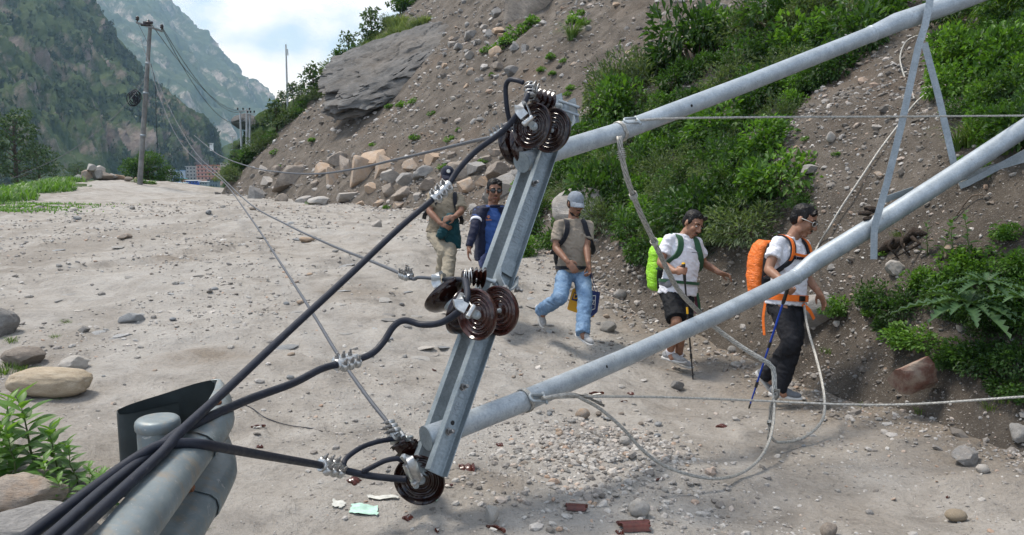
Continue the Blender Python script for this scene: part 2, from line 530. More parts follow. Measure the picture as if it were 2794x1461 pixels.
def loft(name, ridge, foot, nu, nv, mat, amp, freq, seed, back=True, zfoot=-18.0, gully=1.0):
    """sheet from a ridge line down to its foot, with gullies that run downhill"""
    rp = catmull([at(*p) for p in ridge], 12)
    fp = []
    for px, d in foot:
        r = ray(px, 600); q = r * d; fp.append(Vector((q.x, q.y, zfoot)))
    fp = catmull(fp, 12)
    def resample(P, n):
        P = np.array([tuple(p) for p in P]); s = np.concatenate([[0], np.cumsum(np.linalg.norm(np.diff(P, axis=0), axis=1))])
        t = np.linspace(0, s[-1], n)
        return np.stack([np.interp(t, s, P[:, i]) for i in range(3)], -1)
    A, B = resample(rp, nu), resample(fp, nu)
    v = np.linspace(0, 1, nv)[:, None, None]
    Pm = A[None] * (1 - v) + B[None] * v
    Lh = np.linalg.norm(A - B, axis=1)[None, :, None]
    tang = B - A
    nrm = np.cross(np.gradient(A, axis=0) + np.gradient(B, axis=0), tang); nrm /= np.linalg.norm(nrm, axis=1)[:, None]
    nrm[nrm[:, 2] < 0] *= -1
    S = np.concatenate([[0], np.cumsum(np.linalg.norm(np.diff((A + B) / 2, axis=0), axis=1))])[None, :] + 0 * v[..., 0]
    D = v[..., 0] * Lh[..., 0]
    warp = 0.6 / freq * pn(S * freq * 0.5, D * freq * 0.5, seed + 2.0)
    gl = 1 - np.abs(pn((S + warp) * freq, D * freq * 0.28, seed)) * 2
    gl2 = 1 - np.abs(pn((S + warp) * freq * 2.3 + 5, D * freq * 0.9, seed + 1)) * 2
    h = amp * (gully * (0.55 * gl + 0.3 * gl2) + 0.5 * fbm(S * freq * 3, D * freq * 3, seed, 5, 2.0, 0.58))
    env = (0.22 + 0.78 * sstep(0, 0.22, v[..., 0])) * (1 - 0.6 * sstep(0.85, 1.0, v[..., 0]))
    Pm = Pm + nrm[None] * (h * env)[..., None]
    rows = [Pm]
    if back:
        bk = A + np.array([0, 1, 0])[None] * (Lh[0] * 0.6) + np.array([0, 0, -1])[None] * (Lh[0] * 0.5)
        vb = np.linspace(1, 0.1, 8)[:, None, None]
        rows = [Pm[0][None] * (1 - vb) + bk[None] * vb, Pm]
    G = np.concatenate(rows, 0)
    n, mth = G.shape[:2]
    idx = np.arange(n * mth).reshape(n, mth)
    F = np.stack([idx[:-1, :-1], idx[1:, :-1], idx[1:, 1:], idx[:-1, 1:]], -1).reshape(-1, 4)
    return link(name, from_np(name, G.reshape(-1, 3), F, mat)), Pm
M_MT1 = mat_mountain('mountain_scrub', (0.022, 0.042, 0.018), (0.065, 0.09, 0.034), (0.11, 0.09, 0.078), (0.27, 0.23, 0.20), 0.012, 0.405)
M_MT2 = mat_mountain('far_mountain_rock', (0.03, 0.055, 0.03), (0.07, 0.10, 0.05), (0.17, 0.16, 0.15), (0.50, 0.46, 0.42), 0.006, 0.42)
near_mt, P1 = loft('mountain', [(-1500, -600, 900), (-500, -420, 900), (-80, -260, 900), (130, -110, 880), (233, 0, 860), (303, 91, 830), (353, 150, 810), (395, 204, 790), (449, 249, 770), (499, 299, 755), (549, 349, 740), (585, 392, 725), (615, 440, 710)],
    [(-1500, 300), (-700, 330), (-250, 380), (0, 430), (150, 470), (300, 530), (420, 590), (520, 650), (600, 700), (640, 712)], 300, 190, M_MT1, 24, 0.014, 3.3)
tag(near_mt, 'steep scrub-covered mountainside across the valley', None, None, 'structure')
far_mt, P2 = loft('mountain', [(-300, -260, 3600), (150, -190, 3500), (330, -90, 3450), (437, 0, 3400), (499, 54, 3350), (536, 96, 3320), (574, 121, 3300), (595, 146, 3280), (615, 183, 3260), (649, 208, 3240), (686, 245, 3200), (732, 282, 3150), (830, 345, 3100), (950, 440, 3050)],
    [(-300, 1500), (200, 1500), (400, 1550), (560, 1700), (680, 2000), (800, 2400), (950, 3000)], 260, 170, M_MT2, 70, 0.0036, 8.1)
tag(far_mt, 'hazy blue rocky mountain with pale landslide streaks', None, None, 'structure')
M_HILL = mat_mountain('hill_scrub', (0.02, 0.04, 0.012), (0.055, 0.085, 0.025), (0.09, 0.08, 0.06), (0.2, 0.17, 0.14), 0.12, 0.52)
mid_hill, P3 = loft('hill', [(1500, -60, 75), (1150, 120, 78), (950, 215, 82), (850, 250, 88), (790, 278, 95), (740, 298, 105), (708, 316, 106), (684, 345, 110), (662, 380, 118), (645, 415, 130), (632, 445, 145), (622, 480, 160)],
    [(1500, 66), (1100, 62), (900, 62), (760, 68), (715, 76), (690, 84), (665, 96), (650, 108), (638, 122), (626, 150)], 160, 50, M_HILL, 2.2, 0.09, 5.5, True, -17.0, 0.5)
tag(mid_hill, 'green scrub hill behind the landslide spur', None, None, 'structure')

back_hill, P4 = loft('hill', [(480, 470, 880), (530, 445, 880), (570, 424, 870), (620, 398, 850), (670, 372, 840), (740, 350, 830), (850, 330, 820)],
    [(480, 780), (540, 770), (600, 760), (660, 755), (740, 750), (850, 745)], 90, 30, M_HILL, 10, 0.02, 2.5, True, -18.0, 0.5)
tag(back_hill, 'green hill rising behind the town', None, None, 'structure')

# trees of the far slopes, too many to count: one mass each
def blob_unit(seed):
    # a crown of loose leaf-mass facets, not a closed ball
    r = np.random.default_rng(seed); n = 18
    d = r.normal(size=(n, 3)); d /= np.linalg.norm(d, axis=1)[:, None]; c = d * r.uniform(0.35, 0.95, n)[:, None]; c[:, 2] = c[:, 2] * 0.9 * (1 - 0.25 * np.hypot(c[:, 0], c[:, 1]))
    V = (c[:, None, :] + r.normal(size=(n, 3, 3)) * 0.38).reshape(-1, 3)
    return V, np.arange(n * 3).reshape(-1, 3)
def scatter_blobs(name, P, count, smin, smax, mat, seed, dens, vr=(0.08, 0.98)):
    rs = np.random.default_rng(seed); n, mth = P.shape[:2]; N = count * 5
    units = [blob_unit(seed + i) for i in range(8)]
    i = rs.uniform(vr[0], vr[1], N) * (n - 1); j = rs.uniform(0, 1, N) * (mth - 1)
    i0, j0 = np.minimum(i.astype(int), n - 2), np.minimum(j.astype(int), mth - 2); fi, fj = (i - i0)[:, None], (j - j0)[:, None]
    p = (P[i0, j0] * (1 - fi) + P[i0 + 1, j0] * fi) * (1 - fj) + (P[i0, j0 + 1] * (1 - fi) + P[i0 + 1, j0 + 1] * fi) * fj
    p = p[pn(p[:, 0] * dens, p[:, 1] * dens, p[:, 2] * dens * 1.5) > rs.uniform(-0.25, 0.35, N)][:count]
    VV, FF, SH, off = [], [], [], 0
    U = rs.integers(8, size=len(p)); S = rs.uniform(smin, smax, len(p)); T = rs.uniform(0, 6.28, len(p)); Hh = rs.uniform(0.8, 1.5, len(p))
    for k in range(8):
        q = np.where(U == k)[0]; V, F = units[k]; c, sn = np.cos(T[q])[:, None], np.sin(T[q])[:, None]; s = S[q][:, None]
        X = V[None, :, 0] * s * 0.7; Y = V[None, :, 1] * s * 0.7; Z = V[None, :, 2] * s * Hh[q][:, None]
        Q = np.stack([X * c - Y * sn + p[q][:, :1], X * sn + Y * c + p[q][:, 1:2], Z + p[q][:, 2:] + s * 0.5], -1)
        VV.append(Q.reshape(-1, 3)); FF.append((F[None] + (np.arange(len(q)) * len(V))[:, None, None]).reshape(-1, 3) + off); off += len(q) * len(V)
        SH.append(np.repeat(rs.uniform(0, 1, len(q)), len(V)))
    me_ = from_np(name, np.concatenate(VV), np.concatenate(FF), mat, True)
    a = me_.attributes.new('shade', 'FLOAT', 'POINT'); a.data.foreach_set('value', np.concatenate(SH).astype(np.float32))
    return link(name, me_)
def mat_foliage(name, dark, light, sc, rough=0.6, spec=0.25, trans=0.0):
    m = NM(name, rough, spec)
    m.co = m.coord('Object')
    sh_ = m.node('ShaderNodeAttribute', attribute_name='shade')
    c = m.ramp(m.math('ADD', m.math('MULTIPLY', m.noise(sc, 5, 0.65), 0.6), m.math('MULTIPLY', sh_.outputs['Fac'], 0.4)), [(0.25, dark), (0.75, light)])
    m.base(c)
    if trans:
        t = m.node('ShaderNodeBsdfTranslucent'); m.L(m.mix(1.0, c, (1.25, 1.3, 0.55), 'MULTIPLY'), t.inputs['Color'])
        x = m.node('ShaderNodeMixShader'); x.inputs[0].default_value = trans
        m.L(m.b.outputs[0], x.inputs[1]); m.L(t.outputs[0], x.inputs[2]); m.L(x.outputs[0], m.n['Material Output'].inputs['Surface'])
    return m.m
M_FOREST = mat_foliage('forest_green', (0.016, 0.032, 0.012), (0.055, 0.085, 0.03), 0.03)
tag(scatter_blobs('forest', P1, 8000, 1.2, 3.6, M_FOREST, 5, 0.02), 'dark green trees and scrub all over the near mountainside', None, None, 'stuff')
tag(scatter_blobs('scrub', P3, 5200, 0.25, 0.75, mat_foliage('scrub_green', (0.016, 0.034, 0.01), (0.06, 0.09, 0.025), 0.25), 9, 0.15), 'low green scrub covering the hill behind the landslide', None, None, 'stuff')

# ---- the air of the valley
bm = bmesh.new()
add_box(bm, (-900, 2650, 530), (7600, 5700, 1110))
hz = link('haze', bm_mesh('haze', bm, [], False))
mh = bpy.data.materials.new('valley_air'); mh.use_nodes = True
mh.node_tree.nodes.clear()
o_ = mh.node_tree.nodes.new('ShaderNodeOutputMaterial'); pv = mh.node_tree.nodes.new('ShaderNodeVolumePrincipled')
pv.inputs['Color'].default_value = (0.42, 0.68, 1.0, 1); pv.inputs['Absorption Color'].default_value = (1, 1, 1, 1); pv.inputs['Density'].default_value = 0.00015; pv.inputs['Anisotropy'].default_value = 0.0
mh.node_tree.links.new(pv.outputs[0], o_.inputs['Volume'])
hz.data.materials.append(mh)
tag(hz, 'thin blue valley haze', None, None, 'stuff')
# ================================================================== THE FALLEN DOUBLE POLE
CAM_R, CAM_U, CAM_F = Vector((1, 0, 0)), Vector((0, SP, CP)), Vector((0, CP, -SP))
def cv(u, v, w):
    """direction: u right, v up, w towards the viewpoint"""
    return (CAM_R * u + CAM_U * v - CAM_F * w).normalized()
def mat_galv(name, c0, c1, rough=0.42, metal=0.75, sc=9.0, streak=(1, 1, 1)):
    m = NM(name, rough, 0.5, metal)
    m.co = m.coord('Object', streak)
    a = m.noise(sc, 6, 0.65); b = m.noise(sc * 9, 4, 0.6); s = m.noise(sc * 2.5, 7, 0.75, dist=1.5)
    c = m.ramp(a, [(0.3, c0), (0.7, c1)])
    c = m.mix(m.ramp(b, [(0.35, 0.35), (0.6, 0.0)]), c, tuple(v * 0.72 for v in c0))
    c = m.mix(m.ramp(s, [(0.60, 0.0), (0.66, 0.65), (0.70, 0.0)]), c, (0.11, 0.105, 0.10))
    m.base(c)
    m.rough(m.ramp(b, [(0.3, rough + 0.16), (0.7, rough - 0.04)]))
    m.bump(b, 0.12, 0.004)
    return m.m
M_GALV = mat_galv('galvanised_tube', (0.25, 0.285, 0.31), (0.42, 0.46, 0.49), 0.40, 0.35)
M_CHAN = mat_galv('galvanised_channel', (0.18, 0.215, 0.235), (0.29, 0.33, 0.35), 0.48, 0.55)
M_STRAP = mat_galv('galvanised_strap', (0.20, 0.235, 0.26), (0.31, 0.345, 0.37), 0.48, 0.55)
M_BOLT = simple('bolt_steel', (0.28, 0.27, 0.26), 0.45, 0.5, 0.8, 0.3, 60)
M_ALU = simple('cast_aluminium', (0.46, 0.465, 0.46), 0.38, 0.5, 0.9, 0.18, 50, 0.3, 300, 0.002)
M_STEELD = simple('cap_zinc', (0.36, 0.40, 0.42), 0.55, 0.4, 0.5, 0.2, 30)
M_RUST = simple('rusty_bolt', (0.24, 0.11, 0.06), 0.8, 0.2, 0.2, 0.4, 60)
def mat_porcelain(name='brown_glaze', k=1.0):
    m = NM(name, 0.16, 0.45)
    m.co = m.coord('Object')
    c = m.ramp(m.noise(14, 5, 0.6), [(0.3, (0.013 * k, 0.0045 * k, 0.0038 * k)), (0.7, (0.034 * k, 0.010 * k, 0.007 * k))])
    d = m.noise(22, 5, 0.6)
    c = m.mix(m.ramp(d, [(0.62, 0.0), (0.8, 0.12)]), c, (0.16, 0.13, 0.11))
    m.base(c); m.rough(m.ramp(d, [(0.5, 0.16), (0.85, 0.36)]))
    m.b.inputs['Coat Weight'].default_value = 0.15
    return m.m
M_PORC = mat_porcelain('dark_brown_glaze', 0.55)
M_PORC_M = mat_porcelain('red_brown_disc_glaze', 1.7)
M_BISQUE = simple('broken_porcelain', (0.62, 0.58, 0.52), 0.7, 0.3, 0, 0.15, 40, 0.3, 200)
def mat_cable(name, col):
    m = NM(name, 0.5, 0.25)
    m.co = m.coord('Object')
    n = m.noise(35, 5, 0.7)
    m.base(m.ramp(n, [(0.35, col), (0.62, tuple(v * 1.6 for v in col)), (0.80, (0.085, 0.083, 0.08))]))
    m.rough(m.ramp(n, [(0.4, 0.44), (0.75, 0.75)])); m.bump(n, 0.15, 0.003)
    return m.m
M_CABLE = mat_cable('black_cable_sheath', (0.010, 0.012, 0.019))
M_CABLE2 = mat_cable('grey_cable_sheath', (0.055, 0.06, 0.07))
M_STRAND = simple('steel_strand', (0.40, 0.39, 0.36), 0.5, 0.5, 0.55, 0.3, 60)
M_STRAND_D = simple('dull_steel_strand', (0.20, 0.19, 0.17), 0.6, 0.4, 0.4, 0.3, 60)

# pole centre lines: (pixel, pixel, metres of depth read from the tube's own width)
POLE1 = [(1424, 443, 4.50), (1470, 428, 4.60), (1700, 357, 4.95), (2040, 228, 5.40), (2300, 125, 5.72), (2379, 93, 5.82), (2447, 62, 5.90), (2587, 15, 6.02), (2794, -62, 6.20)]
POLE2 = [(1163, 1196, 3.80), (1230, 1172, 3.88), (1430, 1094, 4.20), (1700, 979, 4.95), (1960, 860, 5.55), (2110, 786, 5.92), (2170, 756, 6.02), (2226, 712, 6.08), (2400, 606, 6.10), (2600, 478, 6.12), (2794, 351, 6.15)]
p1 = [at(*p) for p in POLE1]; p2 = [at(*p) for p in POLE2]
for P in (p1, p2):                       # run on, out of view, into the slope
    d = (P[-1] - P[-3]).normalized()
    for k in (1.2, 2.4, 3.6, 4.8): P.append(P[-1] + d * 1.2)
dp = thing('fallen_double_pole', 'fallen double power pole, two grey steel tubes joined by a steel channel crossarm', 'power pole', (p2[0].x, p2[0].y, gz(p2[0].x, p2[0].y)))
def pole_tube(name, P, joint_index):
    C = []
    for i in range(len(P) - 1):
        n = 6
        for k in range(n): C.append((P[i].lerp(P[i + 1], k / n), i + k / n))
    C.append((P[-1], len(P) - 1))
    rad = [0.0575 if s <= joint_index else (0.0575 + 0.013 * min(1, (s - joint_index))) for _, s in C]
    bm = bmesh.new(); add_tube(bm, [c for c, _ in C], rad, 32)
    o = link('pole', bm_mesh('pole', bm, M_GALV, True, 40), dp)
    j = [c for c, s in C if abs(s - joint_index) < 1e-6][0]
    d = (P[joint_index + 1] - P[joint_index - 1]).normalized()
    bm = bmesh.new(); add_tube(bm, [j - d * 0.012, j - d * 0.006, j + d * 0.006, j + d * 0.012], [0.0585, 0.0625, 0.0625, 0.0585], 32)
    link('weld_collar', bm_mesh('weld_collar', bm, M_GALV), o)
    return o
pole_a = pole_tube('pole', p1, 5)
pole_b = pole_tube('pole', p2, 6)
def cap_disc(pt, d, parent):
    bm = bmesh.new(); add_tube(bm, [pt - d * 0.004, pt + d * 0.001], 0.0605, 32)
    link('end_cap', bm_mesh('end_cap', bm, M_CHAN, True, 40), parent)
cap_disc(p1[0], (p1[1] - p1[0]).normalized(), pole_a)
cap_disc(p2[0], (p2[1] - p2[0]).normalized(), pole_b)
def dark_hole(px, py, P, parent):
    # a drilled hole: short dark recessed ring on the tube
    best = min(range(len(P) - 1), key=lambda i: abs((proj(P[i])[0] + proj(P[i + 1])[0]) / 2 - px))
    a, b = P[best], P[best + 1]
    t = (px - proj(a)[0]) / (proj(b)[0] - proj(a)[0]); c = a.lerp(b, t)
    r = ray(px, py).normalized(); ax = (b - a).normalized()
    n = (-r - ax * (-r).dot(ax)).normalized()
    n = (n + ax.cross(n) * 0.1).normalized()
    bm = bmesh.new(); add_tube(bm, [c + n * 0.0565, c + n * 0.0582], 0.009, 16)
    link('drilled_hole', bm_mesh('drilled_hole', bm, simple('hole_dark', (0.01, 0.01, 0.01), 0.9)), parent)
dark_hole(1864, 279, p1, pole_a)
dark_hole(1627, 1009, p2, pole_b)

# the two channels of the crossarm, one each side of the tubes
cA, cB = at(1472, 428, 4.60), at(1206, 1181, 3.855)     # axis points of the tubes where the arm crosses
axis = (cA - cB).normalized()
pdir = ((p1[2] - p1[0]).normalized() + (p2[2] - p2[0]).normalized()).normalized()
nrm = axis.cross(pdir).normalized()
if nrm.dot(Vector((0, 0, CAMZ)) - cA) < 0: nrm = -nrm
wdir = nrm.cross(axis).normalized()
def channel(name, off, side, lo, hi):
    """web 100 x 6, flanges 50 tapered; side = which way the flanges point"""
    prof = [(-0.05, 0), (0.05, 0), (0.05, 0.05), (0.0455, 0.05), (0.0425, 0.010), (0.038, 0.006), (-0.038, 0.006), (-0.0425, 0.010), (-0.0455, 0.05), (-0.05, 0.05)]
    a, b = cB - axis * lo + nrm * off, cA + axis * hi + nrm * off
    bm = bmesh.new(); rings_ = []
    for k in range(13):
        c = a.lerp(b, k / 12)
        rings_.append([bm.verts.new(c + wdir * u + nrm * v * side) for u, v in prof])
    n = len(prof)
    for i in range(12):
        for k in range(n): bm.faces.new((rings_[i][k], rings_[i][(k + 1) % n], rings_[i + 1][(k + 1) % n], rings_[i + 1][k]))
    bm.faces.new(rings_[0]); bm.faces.new(rings_[-1])
    return link(name, bm_mesh(name, bm, M_CHAN, True, 25), dp)
ch_f = channel('crossarm_channel', 0.060, 1, 0.205, 0.17)
ch_b = channel('crossarm_channel', -0.060, -1, 0.205, 0.17)
def bolt(c, d, L_=0.05, r=0.009, parent=None, mat=None, name='bolt'):
    bm = bmesh.new()
    add_tube(bm, [c, c + d * 0.004], r * 2.1, 20)
    add_tube(bm, [c + d * 0.004, c + d * 0.016], r * 1.75, 6)
    add_tube(bm, [c + d * 0.016, c + d * (L_ - 0.003), c + d * L_], [r, r, r * 0.8], 12)
    return link(name, bm_mesh(name, bm, mat or M_BOLT, True, 30), parent)
def on_channel(s, u, h=0.066):
    """s = fraction from lower to upper tube, u = across"""
    return cB.lerp(cA, s) + wdir * u + nrm * h
for s, u in ((1.015, 0.0), (0.865, 0.012), (0.135, 0.008), (0.0, 0.0)):
    bolt(on_channel(s, u), nrm, 0.05, 0.009, ch_f)
bm = bmesh.new()
add_tube(bm, [on_channel(0.028, -0.004, 0.0662), on_channel(0.028, -0.004, 0.0672)], 0.011, 16)
link('slot_hole', bm_mesh('slot_hole', bm, simple('slot_dark', (0.03, 0.03, 0.03), 0.9)), ch_f)
for s in (0.62, 0.69):
    for u in (-0.0503, 0.0457):
        bm = bmesh.new(); c = cB.lerp(cA, s) + wdir * u + nrm * 0.092
        add_tube(bm, [c - wdir * 0.0012, c + wdir * 0.0012], 0.007, 12)
        link('bolt_hole', bm_mesh('bolt_hole', bm, simple('hole_dark2', (0.015, 0.015, 0.015), 0.9)), ch_f)
def text_mesh(name, body, size, origin, xdir, ydir, zdir, mat, parent, extrude=0.0012, align='CENTER', bold=0.0):
    cu = bpy.data.curves.new(name, 'FONT'); cu.body = body; cu.size = size; cu.extrude = extrude; cu.align_x = align; cu.align_y = 'CENTER'; cu.offset = bold
    cu.resolution_u = 3
    ob = bpy.data.objects.new(name, cu); COL.objects.link(ob)
    dg = bpy.context.evaluated_depsgraph_get(); dg.update()
    me_ = bpy.data.meshes.new_from_object(ob.evaluated_get(dg))
    bpy.data.objects.remove(ob); bpy.data.curves.remove(cu)
    me_.transform(Matrix(((xdir.x, ydir.x, zdir.x, origin.x), (xdir.y, ydir.y, zdir.y, origin.y), (xdir.z, ydir.z, zdir.z, origin.z), (0, 0, 0, 1))))
    me_.name = name; set_mat(me_, mat)
    return link(name, me_, parent)
M_EMB = simple('rolled_letter_steel', (0.22, 0.25, 0.27), 0.5, 0.5, 0.6)
_ty = -wdir if wdir.dot(CAM_R) > 0 else wdir
text_mesh('rolled_lettering', 'MSPNL DDX50', 0.062, on_channel(0.755, 0.0, 0.0668), axis, _ty, nrm, M_EMB, ch_f, 0.0012)
text_mesh('rolled_lettering', 'ME DX50', 0.055, on_channel(0.115, -0.005, 0.0668), axis, _ty, nrm, M_EMB, ch_f, 0.0012)
# pressed bracket of the middle string: plate across the flanges and two swung straps
def flat_strip(bm, pts, width_dir, w, th):
    """bent flat bar along pts"""
    pts = [Vector(p) for p in pts]; rows = []
    for i, p in enumerate(pts):
        t = (pts[min(i + 1, len(pts) - 1)] - pts[max(i - 1, 0)]).normalized()
        wd = width_dir[i] if isinstance(width_dir, list) else width_dir
        wd = (wd - t * wd.dot(t)).normalized(); n = t.cross(wd).normalized()
        rows.append([bm.verts.new(p + wd * a * w / 2 + n * b * th / 2) for a, b in ((-1, -1), (1, -1), (1, 1), (-1, 1))])
    for i in range(len(rows) - 1):
        for k in range(4): bm.faces.new((rows[i][k], rows[i][(k + 1) % 4], rows[i + 1][(k + 1) % 4], rows[i + 1][k]))
    bm.faces.new(rows[0]); bm.faces.new(rows[-1])
def strip_obj(name, pts, wd, w, th, mat, parent):
    bm = bmesh.new(); flat_strip(bm, pts, wd, w, th)
    o = link(name, bm_mesh(name, bm, mat, True, 35), parent); return o
ms = 0.545
bm = bmesh.new(); add_box(bm, on_channel(ms, 0, 0.085), (0.084, 0.005, 0.09), (wdir, nrm, axis), 0, 0.001)
link('bracket_plate', bm_mesh('bracket_plate', bm, M_CHAN, True, 30), ch_f)
strip_obj('bracket_strap', [at(1362, 735, 4.12), at(1360, 760, 4.09), at(1372, 785, 4.05), at(1378, 793, 4.04)], nrm, 0.045, 0.007, M_STRAP, dp)
strip_obj('bracket_strap', [at(1407, 760, 4.2), at(1405, 782, 4.13), at(1392, 793, 4.07), at(1378, 796, 4.03)], nrm, 0.04, 0.007, M_STRAP, dp)
bolt(at(1378, 791, 4.03), cv(0.1, 0.6, 0.7), 0.03, 0.010, dp)
bolt(at(1407, 788, 4.13), cv(0.9, -0.3, 0.2), 0.04, 0.010, dp)
# top bracket that carries the upper post insulator
tb = thing_b = at(1545, 300, 4.62)
bd = (at(1556, 338, 4.6) - at(1545, 268, 4.62)).normalized()
for px, py in ((1528, 290), (1565, 303)):
    c = at(px, py, 4.62)
    strip_obj('bracket_ear', [c - bd * 0.07, c + bd * 0.075], cv(0.7, 0, 0.6), 0.05, 0.006, M_STRAP, dp)
strip_obj('bracket_web', [at(1527, 297, 4.66), at(1566, 310, 4.66)], bd, 0.10, 0.006, M_STRAP, dp)
for dy in (-10, 12):
    bm = bmesh.new(); add_tube(bm, [at(1524, 285 + dy, 4.60), at(1580, 304 + dy, 4.60)], 0.009, 12)
    link('bracket_bolt', bm_mesh('bracket_bolt', bm, M_STRAP, True, 40), dp)
strip_obj('hook_strap', [at(1563, 320, 4.58), at(1566, 335, 4.56), at(1560, 345, 4.54), at(1545, 352, 4.52)], cv(0.3, 0.3, 0.9), 0.035, 0.006, M_STRAP, dp)

# flat steel braces
def brace(name, pts, wd=None):
    return strip_obj(name, [at(*p) for p in pts], wd or cv(0.95, 0.3, 0.15), 0.05, 0.006, M_STRAP, dp)
brace('brace_bar', [(2545, -60, 5.86), (2536, 10, 5.84), (2524, 70, 5.84), (2505, 130, 5.86), (2460, 340, 5.92), (2420, 500, 5.96), (2396, 585, 5.98), (2388, 610, 5.98), (2385, 640, 5.99), (2384, 708, 6.0)])
brace('brace_bar', [(2522, 118, 6.28), (2560, 260, 6.27), (2601, 440, 6.26), (2612, 500, 6.26)], cv(0.95, -0.2, 0.2))
brace('brace_bar', [(2398, 552, 6.2), (2440, 536, 6.22), (2492, 518, 6.25)], cv(0.2, 0.95, 0.2))
brace('brace_bar', [(2618, 508, 6.12), (2640, 500, 6.1), (2720, 458, 6.08), (2810, 410, 6.05), (2900, 360, 6.0)], cv(0.3, 0.9, 0.25))
brace('brace_bar', [(2600, 492, 6.3), (2700, 462, 6.22), (2790, 436, 6.15), (2880, 400, 6.1)], cv(0.3, 0.9, 0.25))

# ------------------------------------------------------------------ insulators
def disc_profile():
    # porcelain shell: smooth outer skin, four ribs underneath; h grows towards the cap
    up = [(0.045, 0.058), (0.058, 0.052), (0.085, 0.043), (0.108, 0.028), (0.122, 0.010), (0.1275, -0.006), (0.1265, -0.014)]
    dn = [(0.121, -0.016), (0.114, -0.006), (0.107, 0.000), (0.102, -0.004), (0.0985, -0.018), (0.0955, -0.021), (0.0925, -0.018), (0.088, 0.000), (0.082, 0.004), (0.078, 0.000), (0.0755, -0.016), (0.0725, -0.019), (0.0695, -0.016), (0.065, 0.003), (0.058, 0.006), (0.054, 0.002), (0.052, -0.011), (0.049, -0.014), (0.046, -0.011), (0.042, 0.008), (0.034, 0.010), (0.03, 0.004), (0.02, 0.002)]
    dn = [(r_, h_ if i_ < 2 else 0.001 + h_ * 0.55) for i_, (r_, h_) in enumerate(dn)]
    return up, dn
def insulator_disc(parent, c, ax, broken=False, mat=None):
    """ax points from the shell to its cap"""
    up, dn = disc_profile()
    bm = bmesh.new()
    add_lathe(bm, c, ax, up + dn + [(0.0, 0.002)], 56)
    if broken:
        d, a, b = basis(ax)
        kill = [f for f in bm.faces if broken(Vector(f.calc_center_median()) - c)]
        bmesh.ops.delete(bm, geom=kill, context='FACES')
    sh = link('porcelain_disc', bm_mesh('porcelain_disc', bm, mat or M_PORC, True, 50), parent)
    bm = bmesh.new(); add_lathe(bm, c, ax, [(0.0, 0.120), (0.022, 0.120), (0.026, 0.112), (0.026, 0.090), (0.043, 0.080), (0.048, 0.070), (0.048, 0.050), (0.044, 0.046)], 28)
    link('metal_cap', bm_mesh('metal_cap', bm, M_STEELD, True, 40), sh)
    bm = bmesh.new(); add_lathe(bm, c, ax, [(0.016, 0.006), (0.011, 0.0), (0.0095, -0.03), (0.0095, -0.055), (0.016, -0.060), (0.016, -0.068), (0.0, -0.070)], 18)
    link('pin', bm_mesh('pin', bm, M_STEELD, True, 40), sh)
    return sh
def string(label, discs, base_px, mat=None):
    t = thing('insulator_string', label, 'insulator', at(*base_px), 'brown porcelain insulator strings on the fallen crossarm')
    for c, ax, br in discs: insulator_disc(t, c, ax, br, mat)
    return t
def pin_insulator(label, tip, base, rod_to, sheds=4, r=0.055):
    t = thing('post_insulator', label, 'insulator', base, 'small ribbed post insulators on the fallen crossarm')
    ax = (base - tip).normalized(); Ln = (base - tip).length
    prof = [(0.0, -0.012), (0.016, -0.012), (0.028, -0.004), (0.030, 0.006), (0.020, 0.014), (0.020, 0.02)]
    for k in range(sheds):
        h = 0.02 + (Ln - 0.02) * k / sheds; st = (Ln - 0.02) / sheds; rr = r * (0.8 + 0.25 * k / sheds)
        prof += [(0.021, h), (rr * 0.9, h + st * 0.62), (rr, h + st * 0.72), (rr * 0.97, h + st * 0.80), (0.024, h + st * 0.70), (0.021, h + st)]
    prof += [(0.0, Ln)]
    bm = bmesh.new(); add_lathe(bm, tip, ax, prof, 36)
    link('porcelain_sheds', bm_mesh('porcelain_sheds', bm, M_PORC, True, 55), t)
    bm = bmesh.new(); add_tube(bm, [base - ax * 0.01, rod_to], 0.011, 16); d_ = (rod_to - base).normalized(); add_tube(bm, [rod_to - d_ * 0.012, rod_to], 0.018, 16)
    link('spindle', bm_mesh('spindle', bm, M_STEELD, True, 40), t)
    return t
# top set
axT = cv(0.62, -0.10, -0.78)            # from clamp end back to the crossarm
tA, tB = at(1454, 345, 4.30), at(1506, 357, 4.41)
S_top = string('two glossy brown insulator discs hanging at the upper end of the crossarm', [(tA, axT, None), (tB, axT, None)], (1530, 370, 4.5))
axT2 = cv(-0.35, 0.55, -0.75)
S_top2 = string('pair of dark insulator discs drooping behind the upper tube end', [(at(1400, 392, 4.62), cv(0.80, 0.12, 0.58), None), (at(1432, 396, 4.58), cv(0.80, 0.12, 0.58), None)], (1460, 400, 4.5))
PI_top = pin_insulator('ribbed post insulator bound with wire beside the upper discs', at(1447, 258, 4.42), at(1500, 281, 4.52), at(1530, 292, 4.58), 4, 0.062)
# middle set
axM = cv(0.66, 0.06, -0.74)
mA, mB = at(1303, 858, 3.86), at(1363, 848, 4.00)
S_mid = string('two red-brown insulator discs at the middle of the crossarm', [(mA, axM, None), (mB, axM, None)], (1395, 850, 4.1), M_PORC_M)
axM2 = cv(0.70, -0.42, 0.57)
S_mid2 = string('pair of dark insulator discs tilted back behind the middle of the crossarm', [(at(1216, 806, 4.22), cv(0.52, -0.62, 0.30), None), (at(1262, 850, 4.10), cv(0.80, -0.30, 0.45), None)], (1290, 860, 4.1))
PI_mid = pin_insulator('ribbed post insulator tied with wire above the middle discs', at(1266, 750, 4.05), at(1322, 760, 4.08), at(1352, 771, 4.08), 4, 0.058)
